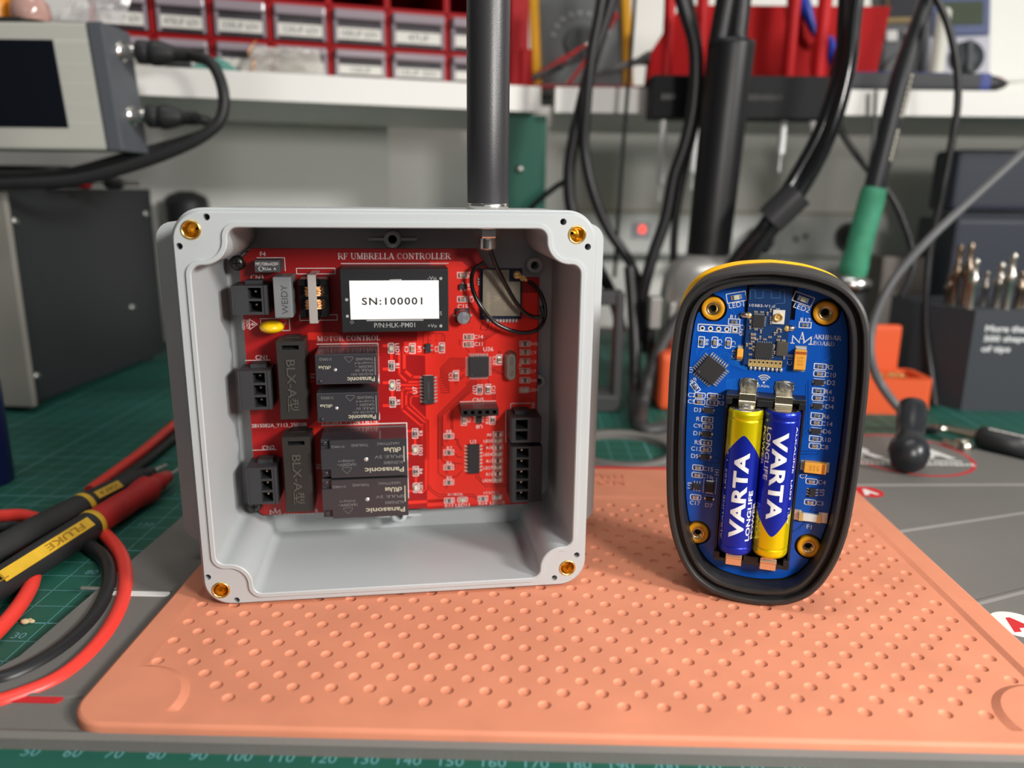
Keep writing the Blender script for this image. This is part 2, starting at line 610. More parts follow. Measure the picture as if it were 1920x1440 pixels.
# raised ribs between the compartments
def rib(a, c, w=2.2, h=0.9):
    a, c = Vector(a), Vector(c)
    d = (c - a).normalized()
    q = Vector((-d.y, d.x))
    prof = [(-w / 2, 0), (-w / 4, h), (w / 4, h), (w / 2, 0)]
    L = [[(p.x + q.x * s_, p.y + q.y * s_, ZG + hh) for (s_, hh) in prof] for p in (a, c)]
    vv = [p for l in L for p in l]
    gm.add(vv, [(0, 1, 5, 4), (1, 2, 6, 5), (2, 3, 7, 6), (0, 4, 7, 3)[::-1], (0, 3, 2, 1), (4, 5, 6, 7)], 0)
rib((228, 163), (366, 171))
rib((228, 113), (300, 138))
rib((300, 138), (360, 152))
rib((228, 58), (270, 76))
rib((270, 76), (366, 100))
rib((-60, 2), (-20, 2), 1.6, .6)
rib((-60, 57.5), (-30, 56), 1.6, .5)
# front lip
gm.add([(-120, -14, ZG), (330, -14, ZG), (330, -12.4, ZG + .9), (-120, -12.4, ZG + .9), (330, -10.6, ZG), (-120, -10.6, ZG)],
       [(0, 1, 2, 3), (3, 2, 4, 5)], 0)
zp = ZG + 0.05
# round emblem with a red ring, white lettering
cx_, cy_ = 277, 209
n = 56
for (r0, r1, m_) in ((29.2, 31.0, 1),):
    o_ = [(cx_ + r1 * math.cos(2 * PI * k / n), cy_ + r1 * 1.05 * math.sin(2 * PI * k / n)) for k in range(n)]
    i_ = [(cx_ + r0 * math.cos(2 * PI * k / n), cy_ + r0 * 1.05 * math.sin(2 * PI * k / n)) for k in range(n)]
    gm.flat(o_, zp, m_, [i_])
gm.text('R', 257, 211, zp, 17, 15, 2, bold=0.06)
gm.text('A', 292, 211, zp, 17, 15, 2, bold=0.06)
gm.box((267, 198.6, zp), (36, 1.6, 0.02), 2)
gm.box((293, 198.6, zp), (14, 1.6, 0.02), 2)
for k in range(22):
    if 8 < k < 11:
        continue
    gm.box((249 + k * 2.55, 194, zp), (1.7, 3.4 - (k * 7 % 3) * 0.5, 0.02), 2)
# red title strip with white lettering behind the pad
gm.box((128, 180.2, zp), (150, 5.4, 0.02), 1)
for (xa, n_) in ((118, 7), (131, 3), (143, 9), (96, 8), (76, 7)):
    for k in range(n_):
        gm.box((xa - n_ * 0.75 + k * 1.55, 178.6, zp + .02), (1.15, 1.7, 0.02), 2)
# A badges
def badge(cx, cy, r, m0, m1, rot):
    gm.flat([(cx + r * math.cos(t), cy + r * 1.0 * math.sin(t)) for t in [2 * PI * k / 36 for k in range(36)]], zp, m0)
    gm.text('A', cx, cy, zp + .03, r * 1.05, r * 1.1, m1, rot=rot, bold=0.07)
badge(236.0, 46.8, 7.6, 2, 1, 0.15)
badge(236.0, 155.5, 6.4, 1, 2, 0.15)
# slots on the left
gm.prism(rrect(-39, 54.3, 19, 2.6, 1.2), ZG, ZG + .35, 2)
gm.prism(rrect(-46, 0.6, 26, 3.0, 1.4), ZG, ZG + .3, 1)
tag(gm.build('repair_mat', [m_grey, m_gred, m_gwht]),
    'dark grey silicone repair mat with ribs, a red-ringed emblem and letter badges', 'repair mat')

# ------------------------------------------------------------------ orange pad with dimples
m_pad = mat('orange silicone', srgb(212, 135, 104), 0.62, var=0.07, vscale=45, bump=0.1, bscale=1500)
pb = MB()
PX0, PX1, PY0, PY1 = -26.0, 228.2, -12.5, 172.0
IX0, IX1, IY0, IY1 = -18.5, 220.5, -7.2, 138.0
BH = 1.0
outer = rrect((PX0 + PX1) / 2, (PY0 + PY1) / 2, PX1 - PX0, PY1 - PY0, 10, 8)
def inset(poly, d):
    n_ = len(poly)
    out = []
    for i in range(n_):
        a, c, e = Vector(poly[i - 1]), Vector(poly[i]), Vector(poly[(i + 1) % n_])
        t = ((c - a).normalized() + (e - c).normalized())
        t = t.normalized() if t.length > 1e-9 else (e - c).normalized()
        out.append((c.x - t.y * d, c.y + t.x * d))
    return out
PZ0 = ZG + 0.02
inner = rrect((IX0 + IX1) / 2, (IY0 + IY1) / 2, IX1 - IX0, IY1 - IY0, 1.5, 3)
# raised border with bulges round the corners
def corner_bulge(poly):
    return poly
R_D = 13.5
def arcpts(cx, cy, r, a0, a1, k):
    return [(cx + r * math.cos(math.radians(a0 + (a1 - a0) * i / k)), cy + r * math.sin(math.radians(a0 + (a1 - a0) * i / k))) for i in range(k + 1)]
hb = [(IX0, IY1), ]
cxl, cxr, cyd = PX0 + 10.5, PX1 - 10.5, PY0 + 10.0
dxl = math.sqrt(R_D ** 2 - (IX0 - cxl) ** 2)
dyl = math.sqrt(R_D ** 2 - (IY0 - cyd) ** 2)
a_top = math.degrees(math.atan2(dxl, IX0 - cxl))
a_bot = math.degrees(math.atan2(IY0 - cyd, dyl))
hole_in = [(IX1, IY1), (IX0, IY1)] + arcpts(cxl, cyd, R_D, a_top, a_bot, 12) + \
    [(2 * ((IX0 + IX1) / 2) - p[0], p[1]) for p in arcpts(cxl, cyd, R_D, a_top, a_bot, 12)[::-1]]
top_out = inset(outer, 1.0)
pb.prism(top_out, BH, BH, 0, [hole_in], bottom=False)
L = []
for (d, z) in ((0, PZ0), (0, BH - 1.0), (0.3, BH - 0.3), (1.0, BH)):
    L.append([(p[0], p[1], z) for p in (inset(outer, d) if d else outer)])
pb.loops(L, 0, True)
# sloping step down to the dimpled field
step = inset(hole_in, 2.0)
pb.loops([[(p[0], p[1], BH) for p in hole_in], [(p[0], p[1], 0) for p in step]], 0, True)
pb.flat(inset(outer, .4), PZ0 + .3, 0)
# dimples: staggered lattice, 10 mm apart in a row, rows 5 mm apart
NS = 16
def site(cx, cy, dimple):
    if not dimple:
        pb.add([(min(max(p[0], PX0 + .8), PX1 - .8), min(max(p[1], PY0 + .8), PY1 - .8), 0) for p in ((cx + 5, cy), (cx, cy + 5), (cx - 5, cy), (cx, cy - 5))], [(0, 1, 2, 3)], 0)
        return
    L = []
    dia = []
    for k in range(NS):
        a = 2 * PI * k / NS
        q = 5 / (abs(math.cos(a)) + abs(math.sin(a)))
        dia.append((cx + q * math.cos(a), cy + q * math.sin(a), 0))
    L.append(dia)
    for (r, z) in ((1.75, 0), (1.62, -.12), (1.42, -.5), (1.15, -.62), (0.02, -.64)):
        L.append([(cx + r * math.cos(2 * PI * k / NS), cy + r * math.sin(2 * PI * k / NS), z) for k in range(NS)])
    pb.loops(L[:2], 0, False)
    pb.loops(L[1:], 0, True)
y = -10
while y < IY1 + 5:
    off = 0 if (round(y / 5) % 2 == 0) else 5
    x = -30 + off
    while x < IX1 + 8:
        if x > IX0 - 5 and x < IX1 + 5 and not (y < PY0 + 9 and (x < PX0 + 9 or x > PX1 - 9)):
            ok = IX0 + 3.4 < x < IX1 - 3.4 and -3 < y < IY1 - 4
            for cxc in (cxl, cxr):
                if (Vector((x, y)) - Vector((cxc, cyd))).length < R_D + 3.0:
                    ok = False
            site(x, y, ok)
        x += 10
    y += 5
# embossed lettering on the back border
for (body, cx, cy) in (('GOOWEI', 116, 160.5), ('TITON', 116, 152.5)):
    v, f = glyphs(body, 0.02, 1.15, 0.0)
    pb.text(body, cx, cy, BH, 5.0, 26, 0, bold=0.02, sp=1.15, thick=0.35)
tag(pb.build('dimpled_pad', [m_pad]), 'orange silicone work pad with rows of round dimples, under the grey box', 'work pad')

# ------------------------------------------------------------------ grey enclosure with the red board
BF = Frame((-11.9, 43.0, 0.25), math.atan2(18.0, 113.1))
m_abs = mat('grey ABS', srgb(176, 180, 181), 0.42, var=0.03, vscale=25, bump=0.06, bscale=2500)
m_brass = mat('brass', (0.92, 0.66, 0.22), 0.26, 1.0)
m_blackm = mat('black plastic', srgb(38, 38, 40), 0.45)
m_hole = mat('hole black', (0.004, 0.004, 0.004), 0.9)
box = thing('controller_box', 'open grey plastic enclosure holding a red circuit board, with a black antenna on top',
            'electronics enclosure', matrix=BF.matrix())
OX0, OX1, OY0, OY1 = -1.6, 117.8, 0.0, 119.2
WT = 4.7
DEP, CAV = 49.0, 45.0
RO = 8.5
def cavity(dx=0.0):
    """the inner outline with a boss notch in every corner, anticlockwise; dx grows it outward"""
    x0, x1, y0, y1 = OX0 + WT - dx, OX1 - WT + dx, OY0 + WT - 1.0 - dx, OY1 - WT + dx
    c, R, r = 3.3 + dx, 7.0 - dx, 2.8 + dx * 0.9
    yc = c + math.sqrt((R + r) ** 2 - (r - c) ** 2)
    # corner at (0,0): wall x=0 downwards -> fillet -> boss arc -> fillet -> wall y=0 to the right
    a1 = math.degrees(math.atan2(c - yc, c - r))
    p = [(0, yc)] if False else []
    fil = arcpts(r, yc, r, 180, 360 + a1 if a1 < -180 else 180 + (a1 + 180 if a1 < 0 else a1), 6)
    # angle of the tangent point seen from the fillet centre
    at_ = math.degrees(math.atan2(c - yc, c - r)) % 360
    fil = arcpts(r, yc, r, 180, at_, 6)
    b0 = (at_ + 180) % 360
    b1 = 90 - b0
    boss = arcpts(c, c, R, b0, b1, 12)
    at2 = (b1 + 180) % 360
    fil2 = arcpts(yc, r, r, at2, 270, 6)
    cor = fil + boss[1:-1] + fil2
    out = []
    out += [(x0 + p[0], y0 + p[1]) for p in cor]                       # lower left, walking down the left wall then right
    out += [(x1 - p[0], y0 + p[1]) for p in cor[::-1]]                 # lower right
    out += [(x1 - p[0], y1 - p[1]) for p in cor]                       # upper right
    out += [(x0 + p[0], y1 - p[1]) for p in cor[::-1]]                 # upper left
    return out
ins = []
for (x, y) in ((357, 431), (1083, 440), (413.5, 1108), (1064.5, 1066)):
    ins.append(BF.px(x, y))
pilots = [BF.px(x, y) for (x, y) in ((386, 407), (335, 462), (1057, 416), (1103, 463), (389, 1084), (443, 1127), (1082, 1042), (1040, 1085))]
OUT = rrect((OX0 + OX1) / 2, (OY0 + OY1) / 2, OX1 - OX0, OY1 - OY0, RO, 10)
sh = MB()
CV = cavity()
CV1, CV2 = cavity(0.9), cavity(1.3)
holes = [circ(p[0], p[1], 2.75, 24) for p in ins] + [circ(p[0], p[1], 0.95, 14) for p in pilots]
OUTi = inset(OUT, 0.8)
# rim: a bead along the cavity, then a flat land with the insert holes
sh.prism(OUTi, -0.5, -0.5, 0, [cavity(1.5)] + holes, bottom=False)
sh.loops([[(p[0], p[1], z) for p in q] for (q, z) in ((cavity(1.5), -.5), (cavity(1.35), .1), (cavity(0.3), .1), (CV, -.2))], 0, False)
sh.loops([[(p[0], p[1], -.2) for p in CV], [(p[0], p[1], -CAV) for p in CV]], 0, True)
sh.flat(CV, -CAV, 0)
sh.loops([[(p[0], p[1], z) for p in q] for (q, z) in ((OUT, -DEP), (OUT, -5.0), (inset(OUT, -.0), -1.3), (OUTi, -.5))], 0, True)
sh.loops([[(p[0], p[1], z) for p in inset(OUT, -.5)] for z in (-5.2, -3.6)], 0, True)
sh.loops([[(p[0], p[1], -3.6) for p in q] for q in (inset(OUT, -.5), OUT)], 0, False)
sh.loops([[(p[0], p[1], -5.2) for p in q] for q in (OUT, inset(OUT, -.5))], 0, False)
sh.add([(p[0], p[1], -DEP) for p in OUT], [list(range(len(OUT)))[::-1]], 0)
for h, dd in zip(holes, [12] * 4 + [8] * 8):
    sh.loops([[(p[0], p[1], -.5) for p in h], [(p[0], p[1], -dd) for p in h]], 0, True)
    sh.add([(p[0], p[1], -dd) for p in h], [list(range(len(h)))], 1)
# fixing flanges behind the side walls
for (xa, xb) in ((OX0 - 14.5, OX0 + 1), (OX1 - 1, OX1 + 11.5)):
    poly = rrect((xa + xb) / 2, 60.0, xb - xa, 109, 5.5, 6)
    left = xa < 0
    poly = [(p[0] if ((p[0] < (xa + xb) / 2) == left) else (xb if left else xa), p[1]) for p in poly]
    sh.prism(poly, -46.5, -37.5, 0)
# bosses on the floor of the box
def boss(x, y, r, z1, wings=True):
    (cx, cy) = BF.px(x, y, z1)
    sh.lathe([(r, -CAV), (r * .96, z1 - .3), (r * .9, z1), (r * .5, z1)], 0, 24, (cx, cy, 0), smooth=True, caps=False)
    sh.lathe([(r * .5, z1), (r * .5, z1 - 5)], 0, 16, (cx, cy, 0), caps=False)
    sh.add([(cx + r * .5 * math.cos(2 * PI * k / 16), cy + r * .5 * math.sin(2 * PI * k / 16), z1 - 5) for k in range(16)], [list(range(16))], 1)
    if wings:
        sh.box((cx - r - 2.2, cy, (z1 - 0.6 - CAV) / 2), (5.4, .9, z1 - 0.6 + CAV), 0)
        sh.box((cx + r + 2.2, cy, (z1 - 0.6 - CAV) / 2), (5.4, .9, z1 - 0.6 + CAV), 0)
boss(736, 449, 2.9, -37.0)
boss(748, 968, 2.9, -37.0)
boss(1003, 498, 2.9, -40.0, False)
boss(1010, 716, 2.6, -40.0, False)
shell = sh.build('housing', [m_abs, m_hole], box)
for p in ins:
    i_ = MB()
    i_.lathe([(2.72, -6), (2.72, -.35), (2.5, -.15), (2.3, -.15), (2.1, -.5)] + [v for k in range(8) for v in ((2.0, -.8 - k * .7), (2.12, -1.15 - k * .7))] + [(1.2, -6.6), (.4, -7.5)], 0, 28,
             (p[0], p[1], 0), caps=False)
    i_.build('threaded_insert', [m_brass], shell)

# antenna
AX, AZ = 0, -24.0
AX = BF.px(914.5, 392, AZ)[0]
m_rub = mat('antenna rubber', srgb(48, 47, 49), 0.36, bump=0.12, bscale=3000, spec=0.6)
m_nick = mat('nickel', (0.78, 0.75, 0.70), 0.22, 1.0)
an = MB()
prof = [(6.35, 121.0), (6.5, 121.6), (6.55, 150), (6.55, 262), (6.2, 264), (4.5, 265)]
an.lathe([(r, z) for (r, z) in prof], 0, 40, (AX, 0, AZ), (0, 1, 0))
ant = an.build('antenna', [m_rub], box)
an = MB()
an.lathe([(6.0, 119.3), (6.45, 119.4), (6.5, 121.1), (6.2, 121.3)], 0, 40, (AX, 0, AZ), (0, 1, 0))
an.build('ferrule', [m_nick], ant)
an = MB()
yt = OY1 - WT
an.lathe([(4.6, 0), (4.6, 1.0), (4.4, 1.1)], 0, 24, (AX, yt, AZ), (0, -1, 0))
an.lathe([(4.3, 1.1), (4.3, 3.5), (4.0, 3.9)], 0, 6, (AX, yt, AZ), (0, -1, 0), smooth=False)
an.lathe([(2.6, 3.9)] + [v for k in range(6) for v in ((3.1, 4.1 + k * .62), (2.75, 4.4 + k * .62))] + [(1.2, 8.0)], 0, 24, (AX, yt, AZ), (0, -1, 0))
an.build('mounting_nut', [m_nick], ant)


# ------------------------------------------------------------------ small electronic parts (one mesh of each kind, copied)
m_silk = mat('silkscreen white', srgb(228, 226, 222), 0.6)
m_tin = mat('solder tin', (0.88, 0.87, 0.84), 0.3, 0.8)
m_gold = mat('gold plate', (0.86, 0.62, 0.25), 0.3, 0.5)
m_epoxy = mat('chip epoxy', srgb(44, 44, 46), 0.55, bump=0.15, bscale=4000)
m_ceram = mat('capacitor ceramic', srgb(150, 126, 100), 0.45)
m_resb = mat('resistor film', srgb(28, 28, 30), 0.35)
m_white = mat('ceramic white', srgb(225, 225, 220), 0.4)
m_lens = mat('led lens', srgb(214, 216, 190), 0.25, coat=0.5)
m_tant = mat('tantalum case', srgb(240, 172, 66), 0.4)
m_tband = mat('tantalum band', srgb(176, 92, 30), 0.45)
m_print = mat('grey print', srgb(150, 152, 150), 0.6)

def mesh_only(mb, name, mats):
    o = mb.build(name, mats, parent=None, auto=False)
    me = o.data
    bpy.data.objects.remove(o)
    return me
_kinds = {}
def kind_mesh(kind, s):
    k = (kind, s)
    if k in _kinds:
        return _kinds[k]
    b = MB()
    L_, W_ = 2.0 * s, 1.25 * s
    if kind == 'resistor':
        b.box((0, 0, .27 * s), (L_ * .98, W_, .44 * s), 2, .05 * s, 1)
        b.box((0, 0, .5 * s), (L_ * .52, W_ * .96, .06 * s), 0)
        for e in (-1, 1):
            b.box((e * L_ * .38, 0, .27 * s), (L_ * .26, W_ * 1.02, .52 * s), 1, .05 * s, 1)
            b.box((e * L_ * .56, 0, .06 * s), (L_ * .2, W_, .12 * s), 1)
        b.text('103', 0, 0, .535 * s, .5 * s, .8 * s, 2)
        mats = [m_resb, m_tin, m_white]
    elif kind == 'capacitor':
        b.box((0, 0, .42 * s), (L_ * .92, W_ * .96, .8 * s), 0, .08 * s, 2)
        for e in (-1, 1):
            b.box((e * L_ * .38, 0, .42 * s), (L_ * .24, W_ * 1.02, .84 * s), 1, .08 * s, 2)
            b.box((e * L_ * .56, 0, .06 * s), (L_ * .2, W_, .12 * s), 1)
        mats = [m_ceram, m_tin]
    elif kind == 'indicator_led':
        b.box((0, 0, .12 * s), (L_, W_, .24 * s), 2)
        b.box((0, 0, .5 * s), (L_ * .6, W_, .55 * s), 0, .1 * s, 2)
        b.box((0, 0, .5 * s), (.35 * s, .35 * s, .57 * s), 2)
        for e in (-1, 1):
            b.box((e * L_ * .5, 0, .14 * s), (L_ * .36, W_, .3 * s), 1, .06 * s, 1)
        mats = [m_lens, m_tin, mat('led base', srgb(200, 205, 180), 0.5)]
    elif kind == 'diode':
        b.box((0, 0, .55 * s), (2.7 * s, 1.5 * s, .95 * s), 0, .08 * s, 1)
        for e in (-1, 1):
            b.box((0, e * 1.0 * s, .02), (3.2 * s, .16, .02), 2)
        for e in (-1, 1):
            b.box((e * 1.6 * s, 0, .16 * s), (.75 * s, .8 * s, .28 * s), 1, .04 * s, 1)
        mats = [m_epoxy, m_tin, m_silk]
    me = mesh_only(b, kind, mats)
    _kinds[k] = me
    return me
def smd(kind, x, y, z, rot, parent, s=1.0, label=None):
    o = bpy.data.objects.new(kind, kind_mesh(kind, s))
    COL.objects.link(o)
    o.parent = parent
    o.location = V(x, y, z) * S
    o.rotation_euler = (0, 0, rot)
    return o

def chip(name, x, y, z, w, h, t, sides, parent, rot=0.0, pl=1.0, pw=None, m_body=None, mark=None):
    """gull-wing chip: sides = pins on left, right, top, bottom"""
    M = Matrix.Translation((x, y, z)) @ Matrix.Rotation(rot, 4, 'Z')
    b = MB(M)
    b.box((0, 0, t / 2 + .1), (w, h, t), 0, min(.12, t * .15), 1)
    for sd, n in zip('LRTB', sides):
        if not n:
            continue
        span = h if sd in 'LR' else w
        pitch = span / n * .98
        ww = pw or pitch * .42
        for k in range(n):
            q = (k - (n - 1) / 2) * pitch
            if sd in 'LR':
                e = -1 if sd == 'L' else 1
                b.box((e * (w / 2 + pl * .22), q, t * .42), (pl * .45, ww, .16), 1)
                b.box((e * (w / 2 + pl * .45), q, t * .24), (.16, ww, t * .4), 1)
                b.box((e * (w / 2 + pl * .74), q, .1), (pl * .6, ww * 1.15, .16), 1)
            else:
                e = 1 if sd == 'T' else -1
                b.box((q, e * (h / 2 + pl * .22), t * .42), (ww, pl * .45, .16), 1)
                b.box((q, e * (h / 2 + pl * .45), t * .24), (ww, .16, t * .4), 1)
                b.box((q, e * (h / 2 + pl * .74), .1), (ww * 1.15, pl * .6, .16), 1)
    b.lathe([(.3, t + .1), (.3, t + .115), (0.01, t + .115)], 2, 10, (-w * .36, -h * .4, 0))
    if mark:
        b.text(mark[0], mark[1], mark[2], t + .115, mark[3], mark[4], 2, rot=mark[5])
    return b.build(name, [m_body or m_epoxy, m_tin, m_dim], parent)
m_dim = mat('laser mark', srgb(84, 82, 82), 0.6)

# ------------------------------------------------------------------ red circuit board
DP = 38.0
ZP = -DP
def cA(X, Y): return (420 + X / 6, 450 + Y / 6)
def cB(X, Y): return (720 + X / 6, 450 + Y / 6)
def cC(X, Y): return (420 + X / 6, 620 + Y / 6)
def cD(X, Y): return (720 + X / 6, 620 + Y / 6)
def cE(X, Y): return (420 + X / 6, 780 + Y / 6)
def cF(X, Y): return (720 + X / 6, 780 + Y / 6)
def rp(p, h=0.0):
    return BF.px(p[0], p[1], ZP + h)
m_red = mat('red solder mask dark', srgb(156, 21, 23), 0.3, var=0.03, vscale=30)
m_redl = mat('red mask over copper', srgb(230, 48, 37), 0.3, var=0.03, vscale=30)
m_redd = mat('red mask trace gap', srgb(112, 13, 14), 0.35)
tl, bl, br, tr = rp((444, 500)), rp((488, 972)), rp((1004, 938)), rp((1011, 560))
XL, XR = (tl[0] + bl[0]) / 2, (br[0] + tr[0]) / 2
YB, YT = (bl[1] + br[1]) / 2, rp((660, 466))[1]
pc = MB()
ch1, ch2 = rp((893, 471)), rp((918, 506))
pcb_poly = [(XL, YB + 2), (XL + 2, YB), (XR - 3, YB), (XR, YB + 3), (XR, rp((1011, 520))[1]), (ch2[0] + 1.5, rp((1011, 520))[1]), ch2, (ch1[0], YT), (XL + 4, YT), (XL, YT - 4)]
pc.prism(pcb_poly, ZP - 1.6, ZP, 0, mside=4)
def LP(fn, pts):
    return [rp(fn(*p)) for p in pts]
z1, z2, z3 = ZP + .012, ZP + .024, ZP + .036
# copper pour of the low-voltage half
pour = [rp(p) for p in ((782, 622), (782, 639), (757, 641), (757, 664), (797, 667), (799, 800), (800, 860), (801, 944), (801, 955))] + \
       [(rp((801, 955))[0], YB + .5), (XR - 3, YB + .5), (XR - .5, YB + 3), (XR - .5, rp((1009, 549))[1]), rp((980, 549)), rp((905, 549)), rp((905, 512)), rp((880, 503)),
        rp((866, 490)), rp((806, 490)), rp((806, 622))]
pc.flat(pour, z1, 1)
for fn, pts, w in (
    (cD, [(0, 170), (60, 170)], 1.0), (cD, [(85, 250), (85, 350)], .9), (cD, [(0, 432), (60, 432)], 1.0), (cD, [(95, 680), (95, 760)], .9),
    (cD, [(0, 585), (70, 585)], 1.0), (cD, [(0, 843), (70, 843)], 1.0),
    (cD, [(172, 240), (172, 490), (262, 577), (395, 577)], .75), (cD, [(228, 190), (228, 445), (318, 522), (395, 522)], 1.0), (cD, [(190, 612), (395, 612)], .7),
    (cD, [(390, 650), (225, 650), (203, 675), (203, 885), (430, 1080), (430, 1310)], .7), (cD, [(390, 690), (275, 690), (250, 715), (250, 850), (470, 1040), (470, 1440)], .7),
    (cD, [(390, 735), (325, 735), (300, 760), (300, 830), (498, 1020), (498, 1440)], .6),
    (cF, [(430, 100), (430, 360)], .7), (cF, [(470, 80), (470, 820), (430, 860), (395, 860)], .7), (cF, [(498, 80), (498, 830)], .5),
    (cF, [(270, 170), (330, 170)], .8), (cF, [(350, 255), (350, 320)], .8), (cF, [(270, 420), (330, 420)], .8), (cF, [(280, 597), (330, 597)], .8), (cF, [(360, 690), (360, 745)], .8),
    (cF, [(280, 845), (330, 845)], .8), (cF, [(270, 975), (680, 948)], 1.2), (cC, [(970, 490), (1010, 490)], .8), (cC, [(970, 570), (1010, 570)], .8),
):
    pc.ribbon(LP(fn, pts), w, z1, 1)
pc.flat(LP(cC, [(900, 85), (950, 20), (1270, 20), (1400, 140), (1400, 190), (1340, 190), (1290, 100), (950, 105)]), z1, 1)
pc.flat(LP(cC, [(940, 1090), (1040, 1010), (1740, 1010), (1740, 1080), (1100, 1090), (1010, 1190), (1000, 1130)]), z1, 1)
# dark gaps between traces on the pour
def gaps(fn, pts, w=.22):
    pc.ribbon(LP(fn, pts), w, z2, 2)
for k in range(7):
    gaps(cD, [(910, 310 + k * 18), (745 + k * 12, 310 + k * 18), (635 + k * 16, 425 + k * 13), (635 + k * 16, 520 + k * 26 + 20), (615 + k * 4, 545 + k * 26)])
for k in range(6):
    gaps(cD, [(965 + k * 16, 555), (965 + k * 16, 590 + k * 8), (605 + k * 16, 945 + k * 6), (605 + k * 16, 1440)] if k < 4 else
         [(965 + k * 16, 555), (965 + k * 16, 590 + k * 8), (752 + (k - 4) * 20, 870), (752 + (k - 4) * 20, 1110)])
for k in range(6):
    gaps(cB, [(1165 + k * 46, 920), (1165 + k * 46, 1000 - k * 6), (1035 + k * 22, 1160 - k * 8), (1035 + k * 16, 1265)], .15)
for k in range(4):
    gaps(cD, [(1220, 415 + k * 18), (1350 - k * 10, 405 + k * 28)])
gaps(cD, [(915, 190), (960, 240)]); gaps(cD, [(850, 100), (850, 165)]); gaps(cD, [(1080, 545), (1080, 605)]); gaps(cD, [(1165, 535), (1185, 600)])
gaps(cD, [(1225, 700), (1225, 790)]); gaps(cD, [(1250, 700), (1250, 790)]); gaps(cD, [(1170, 410), (1350, 500)])
gaps(cD, [(440, 20), (440, 210)]); gaps(cD, [(495, 150), (495, 50), (515, 32), (660, 32), (680, 55), (680, 130)])
gaps(cD, [(840, 540), (905, 490)]); gaps(cD, [(840, 560), (905, 515)])
gaps(cF, [(610, 0), (610, 640), (660, 685), (810, 685), (880, 615)]); gaps(cF, [(640, 0), (640, 480), (665, 515), (880, 540)])
gaps(cF, [(660, 0), (660, 330), (690, 350)]); gaps(cF, [(770, 0), (770, 160)]); gaps(cF, [(790, 245), (820, 270), (820, 310), (870, 390)])
gaps(cF, [(790, 265), (835, 265), (835, 305), (880, 370)]); gaps(cF, [(790, 415), (830, 462), (880, 462)]); gaps(cF, [(795, 585), (800, 540)])
gaps(cF, [(500, 780), (500, 825), (615, 910), (940, 905), (1000, 905), (1055, 950)]); gaps(cF, [(520, 780), (525, 815), (620, 885), (1000, 880), (1065, 930)])
gaps(cF, [(1035, 650), (1035, 690), (1140, 795), (1370, 790)]); gaps(cF, [(1060, 650), (1060, 680), (1150, 770), (1370, 768)])
for k in range(4):
    gaps(cF, [(1115, 380 + k * 32 - 20), (1170, 330 + k * 20), (1170 + k * 12, 230)]) if k < 2 else gaps(cF, [(1115, 460 + k * 40), (1185, 440 + k * 50), (1230, 440 + k * 50)])
gaps(cB, [(890, 570), (890, 640)]); gaps(cB, [(955, 590), (955, 780), (995, 820)]); gaps(cB, [(955, 590), (1080, 590)]); gaps(cB, [(1080, 1000), (1110, 920)])
gaps(cB, [(1090, 970), (1090, 1010), (1165, 1010), (1180, 930)])
for (fn, X, Y) in ((cF, 703, 277), (cF, 703, 462), (cF, 703, 630), (cF, 703, 797), (cD, 1300, 245), (cD, 1625, 95), (cD, 812, 590), (cD, 878, 440), (cD, 940, 590), (cD, 1272, 1030), (cD, 545, 240)):
    p = rp(fn(X, Y))
    pc.flat(circ(p[0], p[1], .55, 14), z2, 2, [circ(p[0], p[1], .38, 14)])
for i in range(3):
    for j in range(2):
        p = rp(cD(522 + i * 65, 60 + j * 50)); pc.flat(circ(p[0], p[1], .2, 8), z2, 2)

# silkscreen
def sb(fn, x0, y0, x1, y1, w=.22, sides='LTRB'):
    a, c = rp(fn(x0, y0)), rp(fn(x1, y1))
    seg = {'L': [(a[0], a[1]), (a[0], c[1])], 'T': [(a[0], a[1]), (c[0], a[1])], 'R': [(c[0], a[1]), (c[0], c[1])], 'B': [(a[0], c[1]), (c[0], c[1])]}
    for q in sides:
        pc.ribbon(seg[q], w, z3, 3)
def st(fn, body, X, Y, h=1.45, rot=0.0, bold=0.0, w=None):
    p = rp(fn(X, Y))
    pc.text(body, p[0], p[1], z3, h, w, 3, rot=rot, bold=bold)
def ss(fn, body, X0, X1, Y, h, rot=0.0):
    a, c = rp(fn(X0, Y)), rp(fn(X1, Y))
    pc.serif(body, (a[0] + c[0]) / 2, (a[1] + c[1]) / 2, z3, h, abs(c[0] - a[0]), 3, rot)
ta, tb_ = rp(cA(1280, 178)), rp(cB(755, 185))
pc.serif('RF UMBRELLA CONTROLLER', (ta[0] + tb_[0]) / 2, (ta[1] + tb_[1]) / 2, z3, 2.25, tb_[0] - ta[0], 3)
ss(cC, 'MOTOR CONTROL', 1045, 1755, 85, 1.9)
ss(cC, 'LIGHT CONTROL', 1100, 1745, 1030, 1.9)
ss(cF, 'POWER', 718, 890, 882, 1.0)
ss(cF, 'STATUS', 1116, 1292, 862, 1.1)
H = PI / 2
